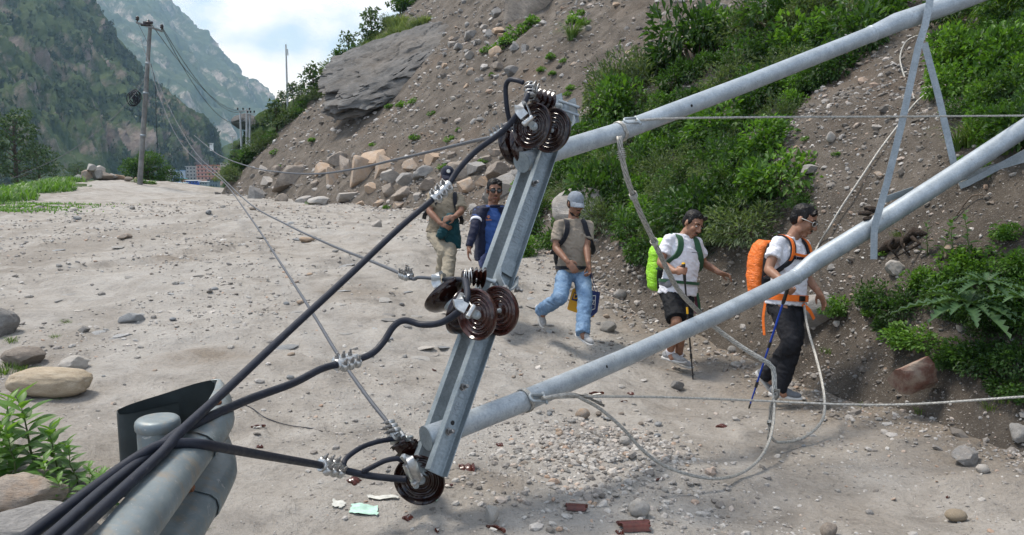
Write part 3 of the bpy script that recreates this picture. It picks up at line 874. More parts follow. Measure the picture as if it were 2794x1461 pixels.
# bottom set: one whole disc facing the view, one broken
axL = cv(0.16, 0.18, -0.97)
lA = at(1145, 1309, 3.84)
S_low = string('round brown insulator disc resting on the ground at the foot of the crossarm', [(lA, axL, None)], (1160, 1330, 3.9))
axL2 = cv(0.30, -0.80, 0.52)
lC = at(1128, 1226, 3.98)
def brk(q):
    u, v = q.dot(CAM_R), q.dot(CAM_U)
    return (u > 0.055) or (u < -0.075 and v < 0.02) or (v > 0.062 + 0.012 * math.sin(u * 120)) or (abs(u + 0.03) < 0.03 and v < -0.10)
S_low2 = string('broken dark brown insulator disc with chipped rim behind the lower tube end', [(lC, axL2, brk)], (1150, 1250, 3.98))
# ================================================================== CABLES, CLAMPS, STAYS
def path(pts, n=10): return catmull([at(*p) if len(p) == 3 else p for p in pts], n)
def cable(name, label, pts, r, mat, cat='cable', group=None, seg=12, n=10, raw=False):
    P = catmull(pts, n) if raw else path(pts, n)
    bm = bmesh.new(); add_tube(bm, P, r, seg)
    o = link(name, bm_mesh(name, bm, mat))
    return tag(o, label, cat, group)
def clamp_body(t, c, d, up, length=0.13, r=0.026, nb=3):
    """bolted parallel-groove connector: scalloped halves and two rows of bolts"""
    d = d.normalized(); up = (up - d * up.dot(d)).normalized(); s = d.cross(up).normalized()
    bm = bmesh.new()
    for k in range(nb):
        o = c + d * (length * ((k + 0.5) / nb - 0.5))
        for sg in (-1, 1):
            add_tube(bm, [o + s * sg * r * 0.95 - up * 0.018, o + s * sg * r * 0.95 - up * 0.010, o + s * sg * r * 0.95 + up * 0.010, o + s * sg * r * 0.95 + up * 0.016], [length / nb * 0.36, length / nb * 0.46, length / nb * 0.46, length / nb * 0.38], 14)
    link('clamp_lug', bm_mesh('clamp_lug', bm, M_ALU, True, 45), t)
    bm = bmesh.new(); n = 16
    add_tube(bm, [c - d * length * 0.55, c - d * length * 0.5, c - d * length * 0.2, c + d * length * 0.2, c + d * length * 0.5, c + d * length * 0.55], [r * 0.80, r * 0.95, r * 0.78, r * 0.78, r * 0.95, r * 0.80], 18)
    link('clamp_body', bm_mesh('clamp_body', bm, M_ALU, True, 45), t)
    for k in range(nb):
        o = c + d * (length * ((k + 0.5) / nb - 0.5))
        for sg in (-1, 1): bolt(o + s * sg * r * 0.95 + up * 0.016, (up + s * sg * 0.1).normalized(), 0.030, 0.0055, t, M_BOLT)
def connector(label, px, d, up, length=0.13, r=0.026, nb=3):
    c = at(*px); t = thing('cable_connector', label, 'cable clamp', c, 'bolted aluminium cable connectors')
    clamp_body(t, c, d, up, length, r, nb); return t
def strain_clamp(label, head, mouth, tail, pin, up, r=0.018):
    """gun-shaped dead-end clamp: curved beam from the disc pin to the conductor mouth"""
    H, M_, T, P = at(*head), at(*mouth), at(*tail), at(*pin)
    t = thing('dead_end_clamp', label, 'cable clamp', P, 'cast aluminium dead-end clamps')
    s = (T - M_).cross(up).normalized()
    bm = bmesh.new(); flat_strip(bm, catmull([H, H.lerp(M_, 0.5) + up * 0.02, M_, M_.lerp(T, 0.6)], 6), s, 0.05, 0.016)
    link('clamp_shell', bm_mesh('clamp_shell', bm, M_ALU, True, 40), t)
    for sg in (-1, 1):
        bm = bmesh.new(); flat_strip(bm, catmull([H + s * sg * 0.02 - up * 0.012, H.lerp(T, 0.5) + s * sg * 0.022 - up * 0.02, T + s * sg * 0.02 - up * 0.01], 6), up, 0.034, 0.005)
        link('clamp_cheek', bm_mesh('clamp_cheek', bm, M_ALU, True, 40), t)
    bm = bmesh.new(); add_tube(bm, [T - s * 0.034, T - s * 0.03, T + s * 0.03, T + s * 0.034], [0.010, 0.014, 0.014, 0.010], 14)
    link('clevis_bolt', bm_mesh('clevis_bolt', bm, M_ALU, True, 40), t)
    bm = bmesh.new(); flat_strip(bm, catmull([T, T.lerp(P, 0.5) + up * 0.006, P], 5), s, 0.034, 0.018)
    add_lathe(bm, P, (T - P), [(0, 0.018), (0.016, 0.016), (0.022, 0.004), (0.020, -0.012), (0, -0.016)], 16)
    link('socket_eye', bm_mesh('socket_eye', bm, M_STEELD, True, 40), t)
    return t
G_CAB = 'black conductors of the downed line'
# heavy cables that run over the guard rail
cable('power_cable', 'thick black cable from the guard rail up to the upper insulator set', [(150, 1505, 1.72), (200, 1459, 1.80), (280, 1386, 1.98), (370, 1304, 2.17), (445, 1234, 2.36), (500, 1172, 2.52), (634, 1049, 2.92), (787, 905, 3.35), (960, 745, 3.82), (1090, 622, 4.12), (1180, 545, 4.28), (1222, 506, 4.33), (1252, 462, 4.36), (1300, 412, 4.36), (1370, 360, 4.30), (1412, 312, 4.26), (1436, 268, 4.28), (1447, 232, 4.36)], 0.0165, M_CABLE, 'cable', G_CAB)
cable('power_cable', 'thick black cable from the guard rail to the bolted connector and middle discs', [(90, 1508, 1.78), (146, 1459, 1.85), (280, 1340, 2.12), (380, 1262, 2.32), (445, 1212, 2.45), (500, 1172, 2.56), (545, 1150, 2.66), (680, 1090, 3.02), (800, 1046, 3.32), (880, 1006, 3.55), (945, 990, 3.70), (1010, 968, 3.80), (1045, 935, 3.86), (1075, 890, 3.90), (1105, 875, 3.92), (1150, 886, 3.90), (1200, 882, 3.84), (1240, 860, 3.78), (1262, 838, 3.76), (1275, 810, 3.80), (1272, 775, 3.94), (1268, 762, 4.0)], 0.0165, M_CABLE, 'cable', G_CAB)
cable('power_cable', 'thick black cable from the guard rail straight across to the lower connector', [(30, 1505, 1.85), (83, 1459, 1.92), (280, 1314, 2.20), (370, 1252, 2.32), (430, 1219, 2.40), (480, 1210, 2.45), (545, 1212, 2.51), (600, 1221, 2.62), (680, 1236, 2.86), (800, 1257, 3.26), (880, 1271, 3.56), (935, 1283, 3.66), (1010, 1299, 3.72), (1085, 1307, 3.74), (1110, 1308, 3.74)], 0.0165, M_CABLE, 'cable', G_CAB)
# lines that come from the standing poles down the road
cable('power_cable', 'thin cable sagging over the rocks to the upper insulator set', [(530, 370, 30.0), (560, 395, 25.0), (600, 425, 20.5), (680, 455, 15.5), (760, 470, 12.6), (860, 475, 10.3), (960, 463, 8.6), (1080, 436, 7.1), (1200, 408, 5.9), (1290, 386, 5.1), (1345, 374, 4.65), (1376, 356, 4.52)], 0.0115, M_CABLE2, 'cable', G_CAB)
cable('power_cable', 'thin cable slanting down from the far pole to the middle dead-end clamp', [(392, 135, 40.0), (455, 280, 34.0), (500, 365, 29.0), (540, 425, 24.5), (600, 480, 18.5), (680, 555, 12.5), (780, 612, 9.2), (900, 668, 7.0), (1010, 712, 5.5), (1105, 752, 4.65), (1128, 762, 4.55), (1140, 758, 4.5), (1160, 758, 4.45), (1200, 762, 4.40)], 0.0105, M_CABLE2, 'cable', G_CAB)
cable('power_cable', 'thin cable slanting down to the clamp above the broken disc', [(383, 105, 41.0), (445, 290, 33.0), (490, 385, 28.0), (545, 445, 22.5), (610, 497, 17.0), (680, 590, 11.0), (760, 710, 7.6), (850, 850, 5.6), (920, 965, 4.75), (1000, 1080, 4.2), (1070, 1168, 3.95)], 0.0105, M_CABLE2, 'cable', G_CAB)
# jumpers
cable('jumper_cable', 'black jumper arching up beside the wire-bound post insulator', [(1428, 226, 4.36), (1410, 220, 4.38), (1390, 219, 4.42), (1380, 238, 4.46), (1382, 285, 4.48), (1388, 320, 4.50), (1396, 345, 4.52)], 0.0135, M_CABLE, 'cable')
cable('jumper_cable', 'black jumper looping from the lower connector to the clamp over the broken disc', [(945, 1282, 3.66), (938, 1268, 3.66), (948, 1248, 3.70), (985, 1222, 3.78), (1030, 1206, 3.86), (1075, 1198, 3.92), (1092, 1194, 3.93)], 0.0125, M_CABLE, 'cable')
cable('jumper_cable', 'short black jumper from the lower connector to the resting disc', [(990, 1287, 3.70), (1015, 1275, 3.70), (1050, 1258, 3.70), (1080, 1252, 3.71), (1100, 1256, 3.72)], 0.0125, M_CABLE, 'cable')
cable('jumper_cable', 'short black jumper between the middle clamp and the tied post insulator', [(1210, 764, 4.40), (1230, 762, 4.30), (1255, 762, 4.12), (1272, 766, 4.05)], 0.0125, M_CABLE, 'cable')

def dirpx(a, b): return (at(*b) - at(*a)).normalized()
connector('bolted connector on the thick cable below the upper discs', (1204, 523, 4.30), dirpx((1180, 545, 4.28), (1228, 500, 4.33)), cv(0.35, 0.75, 0.55), 0.125, 0.026)
connector('bolted connector where the cable bends before the middle discs', (946, 989, 3.70), dirpx((905, 998, 3.60), (985, 975, 3.76)), cv(0.15, 0.85, 0.5), 0.13, 0.030)
connector('bolted connector on the cable lying nearest the ground', (904, 1276, 3.60), dirpx((870, 1269, 3.53), (935, 1283, 3.66)), cv(0.30, 0.80, 0.5), 0.13, 0.031)
connector('small bolted connector on the sagging line beside the upper discs', (1360, 365, 4.56), dirpx((1345, 374, 4.6), (1376, 356, 4.52)), cv(-0.2, 0.9, 0.3), 0.10, 0.020)
connector('small bolted connector on the slanting line before the middle clamp', (1108, 753, 4.60), dirpx((1090, 745, 4.7), (1126, 760, 4.55)), cv(0, 0.9, 0.4), 0.10, 0.020)
connector('small bolted connector on the line above the broken disc', (1072, 1170, 3.94), dirpx((1060, 1155, 3.98), (1080, 1182, 3.93)), cv(-0.9, 0.2, 0.3), 0.09, 0.018)
strain_clamp('dead-end clamp on the upper front disc', (1426, 288, 4.20), (1418, 302, 4.18), (1440, 330, 4.17), (1456, 345, 4.22), cv(-0.4, 0.4, 0.8))
strain_clamp('dead-end clamp on the middle front disc', (1256, 812, 3.78), (1254, 832, 3.74), (1285, 850, 3.74), (1300, 860, 3.79), cv(-0.3, 0.5, 0.8))
strain_clamp('dead-end clamp on the disc resting on the ground', (1112, 1262, 3.72), (1124, 1282, 3.68), (1138, 1310, 3.72), (1148, 1311, 3.77), cv(0.3, 0.5, 0.8))
strain_clamp('dead-end clamp behind the tilted dark discs', (1200, 748, 4.40), (1190, 770, 4.38), (1200, 790, 4.36), (1210, 800, 4.32), cv(-0.4, 0.6, 0.6))
strain_clamp('dead-end clamp above the broken disc', (1060, 1195, 3.95), (1080, 1192, 3.93), (1096, 1186, 3.94), (1106, 1200, 3.97), cv(-0.1, 0.95, 0.3))
bm = bmesh.new(); c_ = lA
flat_strip(bm, catmull([at(1100, 1252, 3.70), at(1112, 1250, 3.68), at(1124, 1262, 3.66), at(1132, 1285, 3.66), at(1140, 1308, 3.70)], 6), cv(0.9, -0.2, 0.3), 0.036, 0.02)
link('clamp_keeper', bm_mesh('clamp_keeper', bm, M_ALU, True, 45), bpy.data.objects['dead_end_clamp.002'])

# tie wires wound round the post insulators
def winding(parent, c, ax, r, turns, pitch, wr, wob=0.35, seed=1):
    rs = random.Random(seed); d, a, b = basis(ax); P = []
    for k in range(turns * 14):
        th = k / 14 * 2 * math.pi; rr = r * (1 + wob * 0.3 * math.sin(th * 0.37 + seed) + rs.uniform(-0.03, 0.03))
        P.append(c + d * (pitch * k / 14 + wob * r * 0.5 * math.sin(th * 0.5 + seed)) + (a * math.cos(th) + b * math.sin(th)) * rr)
    bm = bmesh.new(); add_tube(bm, P, wr, 6)
    return link('tie_wire', bm_mesh('tie_wire', bm, M_ALU), parent)
winding(PI_top, at(1446, 232, 4.34), dirpx((1440, 222, 4.36), (1442, 285, 4.30)), 0.030, 7, 0.013, 0.0032, 0.5, 3)
winding(PI_top, at(1448, 240, 4.36), cv(0.8, -0.3, 0.2), 0.036, 4, 0.010, 0.0032, 0.7, 5)
winding(PI_mid, at(1268, 756, 4.02), cv(0.9, 0.1, 0.0), 0.036, 4, 0.012, 0.0032, 0.7, 8)

# ---- stranded steel stays
def twist(bm, P, n, R_, r, turns_per_m, seg=5, mi=0):
    """n wires twisted round a centre line"""
    P = [Vector(p) for p in P]
    s = [0.0]
    for a, b in zip(P[:-1], P[1:]): s.append(s[-1] + (b - a).length)
    N = max(8, int(s[-1] * turns_per_m * 9))
    N = min(N, 420)
    Q, T = [], []
    j = 0
    for k in range(N + 1):
        d = s[-1] * k / N
        while j < len(s) - 2 and s[j + 1] < d: j += 1
        Q.append(P[j].lerp(P[j + 1], (d - s[j]) / max(1e-9, s[j + 1] - s[j])))
    t0 = (Q[1] - Q[0]).normalized(); _, a, b = basis(t0); prev = t0; fr = []
    for k in range(N + 1):
        t = (Q[min(k + 1, N)] - Q[max(k - 1, 0)]).normalized(); q = prev.rotation_difference(t); a = q @ a; b = q @ b; prev = t
        fr.append((a.copy(), b.copy()))
    for w in range(n):
        pts = []
        for k in range(N + 1):
            th = 2 * math.pi * (turns_per_m * s[-1] * k / N + w / n); a, b = fr[k]
            pts.append(Q[k] + (a * math.cos(th) + b * math.sin(th)) * R_)
        add_tube(bm, pts, r, seg, True, mi)
def stay(label, pts, R_=0.0055, r=0.0042, n=4, tpm=9, mat=None, cn=10):
    bm = bmesh.new(); twist(bm, path(pts, cn), n, R_, r, tpm)
    return tag(link('stay_wire', bm_mesh('stay_wire', bm, mat or M_STRAND)), label, 'wire', 'twisted steel stay wires of the fallen pole')
def shackle(px, a, parent_label):
    c = at(*px); t = thing('shackle', parent_label, 'shackle', c, 'steel shackles on the fallen tubes')
    d = a.normalized(); u = cv(0.0, 0.55, 0.83); u = (u - d * u.dot(d)).normalized(); P = []
    v = d.cross(u)
    for k in range(13):
        th = math.pi * (k / 12) + math.pi / 2
        P.append(c + d * (0.022 * math.cos(th)) + v * 0.02 * math.sin(th))
    P = [P[0] + d * 0.085] + P + [P[-1] + d * 0.085]
    bm = bmesh.new(); add_tube(bm, P, 0.008, 10)
    link('shackle_bow', bm_mesh('shackle_bow', bm, M_STEELD), t)
    bm = bmesh.new(); add_tube(bm, [c + d * 0.085 - v * 0.034, c + d * 0.085 + v * 0.034], 0.009, 12)
    link('shackle_pin', bm_mesh('shackle_pin', bm, M_STEELD), t)
shackle((1712, 330, 4.86), dirpx((1712, 330, 4.86), (1800, 326, 5.0)), 'grey steel shackle hooked to the upper tube')
shackle((1455, 1086, 4.14), dirpx((1455, 1086, 4.14), (1540, 1088, 4.3)), 'grey steel shackle hooked to the lower tube')
stay('taut stay wire running level from the upper tube', [(1735, 329, 4.90), (1850, 323, 5.05), (2100, 320, 5.4), (2400, 319, 5.75), (2794, 316, 6.2), (3200, 312, 6.7)], 0.0045, 0.0036, 4, 14)
stay('taut stay wire running level from the lower tube', [(1478, 1087, 4.18), (1600, 1083, 4.4), (1800, 1084, 4.75), (2050, 1093, 5.1), (2300, 1104, 5.05), (2500, 1103, 4.9), (2794, 1083, 4.7), (3200, 1060, 4.5)], 0.0045, 0.0036, 4, 14)
def lay(px, py):
    P = hit(px, py); return (px, py, (P - Vector((0, 0, CAMZ))).dot(CAM_F) - 0.10)
# bundle that hangs from the upper tube
stay('thick bundle of twisted stay wires hanging from the upper tube', [(1690, 372, 4.82), (1695, 420, 4.84), (1712, 490, 4.90), (1742, 570, 5.02), (1775, 640, 5.15), (1808, 710, 5.30), (1850, 790, 5.55), (1905, 850, 5.80), (1955, 897, 5.86), (2020, 945, 5.80), (2085, 985, 5.72), (2105, 998, 5.70), (2112, 1020, 5.68), (2113, 1070, 5.62), (2112, 1110, 5.58)], 0.0135, 0.0052, 7, 2.4)
stay('twisted stay wire drooping in a wide loop to the ground from the lower tube', [(1480, 1087, 4.16), (1555, 1076, 4.25), (1590, 1090, 4.30), (1640, 1118, 4.38), (1700, 1170, 4.42), (1750, 1225, 4.45), (1810, 1270, 4.48), (1890, 1298, 4.52), (1960, 1306, 4.58), (2020, 1292, 4.72), (2070, 1255, 4.92), (2098, 1205, 5.15), (2110, 1150, 5.36), (2112, 1090, 5.55), (2108, 1065, 5.60)], 0.0064, 0.0038, 6, 6)
stay('pale twisted stay wire trailing from the knot past the walker and up the bank', [(2104, 1190, 5.30), (2112, 1203, 5.33), (2135, 1208, 5.36), (2190, 1196, 5.48), (2235, 1160, 5.65), (2250, 1120, 5.80), (2246, 1060, 6.0), (2228, 980, 6.3), (2205, 900, 6.55), (2194, 830, 6.75), (2196, 760, 6.95)] + [lay(*q) for q in ((2222, 690), (2260, 625), (2300, 560), (2350, 485), (2400, 410), (2445, 350), (2490, 290), (2525, 257), (2560, 225), (2592, 160), (2570, 112), (2520, 96), (2475, 112), (2456, 155), (2466, 205), (2484, 240), (2494, 270))], 0.0068, 0.0042, 6, 4)
stay('frayed stub of stay wires knotted at the walker\'s shoe', [(2112, 1066, 5.56), (2122, 1062, 5.55), (2126, 1074, 5.54), (2114, 1090, 5.55), (2104, 1110, 5.54), (2102, 1150, 5.46), (2100, 1185, 5.38), (2098, 1200, 5.34)], 0.009, 0.006, 4, 3, M_STRAND_D)
stay('loose stub of stay wire behind the lower tube', [(1545, 1074, 4.30), (1575, 1078, 4.32), (1610, 1088, 4.36), (1648, 1108, 4.42)], 0.005, 0.004, 3, 6, M_STRAND_D)
def coil(label, P, px, turns, R_):
    # wire wrapped round a tube
    best = min(range(len(P) - 1), key=lambda i: abs((proj(P[i])[0] + proj(P[i + 1])[0]) / 2 - px))
    a, b = P[best], P[best + 1]; t = (px - proj(a)[0]) / (proj(b)[0] - proj(a)[0]); c = a.lerp(b, t)
    d, u, v = basis(b - a); pts = []
    for k in range(turns * 24 + 1):
        th = 2 * math.pi * k / 24
        pts.append(c + d * (0.009 * (k / 24 - turns / 2)) + (u * math.cos(th) + v * math.sin(th)) * R_)
    bm = bmesh.new(); add_tube(bm, pts, 0.0046, 6)
    tag(link('wire_wrap', bm_mesh('wire_wrap', bm, M_STRAND)), label, 'wire', 'wire windings round the fallen tubes')
coil('wire winding round the upper tube above the hanging bundle', p1, 1690, 3, 0.062)
coil('wire winding round the lower tube beside its shackle', p2, 1432, 3, 0.062)
def bind(P0, P1_, r, n):
    d, u, v = basis(P1_ - P0); pts = []
    for k in range(n * 12):
        th = 2 * math.pi * k / 12; pts.append(P0.lerp(P1_, k / (n * 12)) + (u * math.cos(th) + v * math.sin(th)) * r)
    bm = bmesh.new(); add_tube(bm, pts, 0.003, 5)
    tag(link('wire_wrap', bm_mesh('wire_wrap', bm, M_STRAND)), 'binding wire wound round the hanging stay bundle', 'wire', 'bindings on the hanging bundle')
for a, b in (((1693, 408, 4.84), (1699, 435, 4.845)), ((1726, 528, 4.95), (1731, 540, 4.97)), ((1783, 657, 5.18), (1787, 664, 5.2)), ((2103, 1150, 5.44), (2103, 1158, 5.43))):
    bind(at(*a), at(*b), 0.024, 5)
# ================================================================== GUARD RAIL
def mat_rail():
    m = NM('painted_rail', 0.42, 0.45, 0.35)
    m.co = m.coord('Object')
    a = m.noise(5, 6, 0.65); b = m.noise(45, 5, 0.7); s = m.noise(11, 8, 0.78, dist=2.2)
    c = m.ramp(a, [(0.3, (0.115, 0.14, 0.148)), (0.7, (0.20, 0.235, 0.245))])
    c = m.mix(m.ramp(b, [(0.55, 0.0), (0.72, 0.6)]), c, (0.32, 0.28, 0.23))
    c = m.mix(m.ramp(s, [(0.62, 0.0), (0.66, 0.7), (0.70, 0.0)]), c, (0.50, 0.48, 0.44))
    st = m.coord('Object', (6, 6, 1.0))
    d = m.noise(2.2, 5, 0.6, st)
    c = m.mix(m.ramp(d, [(0.54, 0.0), (0.70, 0.55)]), c, (0.27, 0.20, 0.125))
    m.base(c); m.rough(m.ramp(b, [(0.3, 0.36), (0.75, 0.62)])); m.bump(a, 0.25, 0.02)
    return m.m
M_RAIL = mat_rail()
PROF = [(0.000, 0.158), (0.018, 0.160), (0.045, 0.157), (0.075, 0.145), (0.094, 0.125), (0.100, 0.100), (0.094, 0.074), (0.075, 0.056), (0.040, 0.044), (0.014, 0.034), (0.004, 0.015), (0.004, -0.015), (0.014, -0.034), (0.040, -0.044), (0.075, -0.056), (0.094, -0.074), (0.100, -0.100), (0.094, -0.125), (0.075, -0.145), (0.045, -0.157), (0.018, -0.160), (0.000, -0.158)]
def rail_sheet(name, plan, amp, zc, parent, th=0.004, n=8, wave=0.0, mat=None):
    """W profile swept along plan points (x, y); amp scales the corrugation"""
    C = catmull([Vector((x, y, z)) for (x, y), z in zip(plan, zc)], n)
    A = np.interp(np.linspace(0, len(amp) - 1, len(C)), range(len(amp)), amp)
    bm = bmesh.new(); R1, R2 = [], []
    for i, c in enumerate(C):
        t = C[min(i + 1, len(C) - 1)] - C[max(i - 1, 0)]; t.z = 0; t.normalize()
        nr = Vector((t.y, -t.x, 0))
        r1, r2 = [], []
        for k, (u, v) in enumerate(PROF):
            w = wave * (1 - A[i]) * math.sin(v * 22 + i * 0.5)
            p = c + nr * (u * A[i] + w) + Vector((0, 0, v))
            r1.append(bm.verts.new(p)); r2.append(bm.verts.new(p + nr * -th))
        R1.append(r1); R2.append(r2)
    m_ = len(PROF)
    for i in range(len(C) - 1):
        for k in range(m_ - 1):
            bm.faces.new((R1[i][k], R1[i][k + 1], R1[i + 1][k + 1], R1[i + 1][k]))
            bm.faces.new((R2[i][k + 1], R2[i][k], R2[i + 1][k], R2[i + 1][k + 1]))
        for k in (0, m_ - 1):
            bm.faces.new((R1[i][k], R1[i + 1][k], R2[i + 1][k], R2[i][k]))
    for i in (0, len(C) - 1):
        for k in range(m_ - 1): bm.faces.new((R1[i][k], R2[i][k], R2[i][k + 1], R1[i][k + 1]))
    return link(name, bm_mesh(name, bm, mat or M_RAIL, True, 50), parent)
gr = thing('guard_rail', 'grey painted steel guard rail with crumpled end, cables lying over it', 'guard rail', (-1.157, 2.51, gz(-1.157, 2.51)))
ZR = 0.665
rail_sheet('beam', [(-0.60, -1.6), (-0.84, 0.4), (-0.93, 1.2), (-1.00, 1.87), (-1.05, 2.3), (-1.075, 2.52)], [1, 1, 1, 1, 1, 1], [ZR] * 6, gr)
rail_sheet('end_terminal', [(-1.070, 2.49), (-1.085, 2.62), (-1.10, 2.78), (-1.13, 2.95), (-1.155, 3.04), (-1.185, 3.055)], [1.08, 1.05, 0.95, 0.55, 0.25, 0.1], [ZR + 0.004, ZR + 0.004, ZR + 0.01, ZR + 0.02, ZR + 0.025, ZR + 0.022], gr, 0.004, 8, 0.003)
rail_sheet('bent_end_plate', [(-1.178, 3.062), (-1.24, 3.03), (-1.33, 2.97), (-1.41, 2.92), (-1.45, 2.885), (-1.462, 2.85), (-1.44, 2.825), (-1.40, 2.84), (-1.34, 2.88), (-1.27, 2.94)], [0.0] * 10, [ZR + 0.02, ZR + 0.012, ZR - 0.008, ZR - 0.025, ZR - 0.035, ZR - 0.04, ZR - 0.045, ZR - 0.045, ZR - 0.04, ZR - 0.035], gr, 0.004, 8, 0.0, simple('shade_toned_plate', (0.028, 0.036, 0.038), 0.45, 0.4, 0.2, 0.25, 8))  # dark colour paints in the shade of the sheet's side away from the sun
pz = gz(-1.157, 2.51)
bm = bmesh.new()
add_lathe(bm, (-1.157, 2.51, pz - 0.3), (0, 0, 1), [(0.064, 0), (0.064, 0.89 + 0.3 - pz - 0.035)], 40)
post = link('post', bm_mesh('post', bm, M_RAIL, True, 40), gr)
bm = bmesh.new(); zc_ = 0.845
add_lathe(bm, (-1.157, 2.51, zc_), (0, 0, 1), [(0.0665, -0.012), (0.0695, -0.008), (0.0702, 0.008), (0.068, 0.018), (0.062, 0.024), (0.048, 0.027), (0.0, 0.028)], 44)
link('post_cap', bm_mesh('post_cap', bm, M_RAIL, True, 60), post)
bolt(Vector((-1.222, 2.535, 0.70)), Vector((-0.9, -0.4, 0)).normalized(), 0.03, 0.012, post, M_STRAP)
for y_ in (0.5,):
    bm = bmesh.new(); add_lathe(bm, (-0.96, y_, -0.3), (0, 0, 1), [(0.068, 0), (0.068, 1.14), (0.0, 1.145)], 32); link('post', bm_mesh('post', bm, M_RAIL, True, 40), gr)
# block between post and beam, and the stained spacer plate in the valley of the W
bm = bmesh.new(); add_box(bm, (-1.083, 2.47, ZR), (0.02, 0.20, 0.20), None, 0, 0.003)
link('spacer_block', bm_mesh('spacer_block', bm, M_RAIL, True, 30), gr)
for px, py, d, a in ((606, 1102, 2.93, 0.5), (570, 1148, 2.74, 0.5), (596, 1090, 3.0, 0.4)):
    pass
for x, y, z in ((-1.095, 2.60, ZR + 0.166), (-1.10, 2.79, ZR + 0.172)):
    bm = bmesh.new(); add_lathe(bm, (x + 0.035, y, z), (0.25, 0.0, 1), [(0.012, -0.012), (0.014, -0.003), (0.011, 0.003), (0.0, 0.004)], 16)
    bmesh.ops.scale(bm, vec=(1.0, 2.0, 1.0), space=Matrix.Translation((-x - 0.035, -y, -z)), verts=bm.verts[:])
    link('rusty_bolt_head', bm_mesh('rusty_bolt_head', bm, M_RUST, True, 40), gr)
for y_, z_ in ((2.505, ZR + 0.03), (2.508, ZR - 0.02)):
    bolt(Vector((-1.055, y_ - 0.03, z_)), Vector((1, 0.1, 0)).normalized(), 0.02, 0.008, gr, M_RUST)
# ================================================================== ROCKS
def mat_rock(name, dark, light, tint, tintc, sc=3.0, rough=0.85, bd=0.06):
    m = NM(name, rough, 0.25)
    m.co = m.coord('Object')
    r = m.rnd()
    cc = m.node('ShaderNodeCombineXYZ'); m.L(m.math('MULTIPLY', r, 40.0), cc.inputs[0]); m.L(m.math('MULTIPLY', r, 17.0), cc.inputs[1])
    ad = m.node('ShaderNodeVectorMath', operation='ADD'); m.L(m.co, ad.inputs[0]); m.L(cc.outputs[0], ad.inputs[1]); m.co = ad.outputs[0]
    st = m.node('ShaderNodeMapping'); st.inputs['Scale'].default_value = (1, 1, 4.5); st.inputs['Rotation'].default_value = (0.5, 0.3, 0); m.L(m.co, st.inputs['Vector'])
    a = m.noise(sc, 8, 0.68, dist=0.4); b = m.noise(sc * 8, 6, 0.7); l = m.noise(sc * 1.7, 6, 0.7, st.outputs[0])
    c = m.ramp(m.math('ADD', m.math('MULTIPLY', a, 0.5), m.math('MULTIPLY', l, 0.5)), [(0.32, dark), (0.66, light)])
    t = m.math('ADD', m.math('MULTIPLY', m.noise(sc * 0.6, 4, 0.6), 0.8), m.math('MULTIPLY', m.math('SUBTRACT', r, 0.5), 0.45))
    c = m.mix(m.ramp(t, [(0.40, 0.0), (0.58, tint)]), c, tintc)
    c = m.mix(m.ramp(b, [(0.3, 0.55), (0.48, 0.0)]), c, tuple(v * 0.55 for v in dark))
    c = m.mix(m.ramp(b, [(0.62, 0.0), (0.78, 0.5)]), c, tuple(min(0.8, v * 1.35) for v in light))
    hsv = m.node('ShaderNodeHueSaturation'); m.L(c, hsv.inputs['Color']); m.L(m.math('ADD', 0.72, m.math('MULTIPLY', m.rnd(), 0.5)), hsv.inputs['Value'])
    m.base(hsv.outputs[0])
    bb = m.bump(l, 0.5, bd); m.bump(b, 0.4, bd * 0.2, bb)
    return m.m
M_RK_WARM = mat_rock('warm_gneiss', (0.16, 0.135, 0.115), (0.42, 0.36, 0.30), 0.7, (0.36, 0.25, 0.165))
M_RK_GREY = mat_rock('grey_gneiss', (0.15, 0.145, 0.14), (0.37, 0.355, 0.335), 0.35, (0.30, 0.25, 0.20))
M_RK_PALE = mat_rock('pale_stone', (0.26, 0.25, 0.235), (0.46, 0.44, 0.41), 0.3, (0.40, 0.34, 0.27), 6)
M_RK_TAN = mat_rock('tan_boulder', (0.30, 0.235, 0.16), (0.50, 0.42, 0.31), 0.5, (0.52, 0.46, 0.37), 5)
M_RK_RED = mat_rock('red_brown_slab', (0.13, 0.065, 0.05), (0.24, 0.12, 0.09), 0.9, (0.36, 0.29, 0.23), 2.2)
M_RK_DARK = mat_rock('dark_outcrop', (0.030, 0.029, 0.028), (0.17, 0.165, 0.158), 0.35, (0.15, 0.12, 0.09), 2.6, 0.85, 0.22)
M_RK_SLATE = mat_rock('slate_flake', (0.20, 0.205, 0.21), (0.36, 0.37, 0.375), 0.2, (0.3, 0.27, 0.23), 5, 0.7)
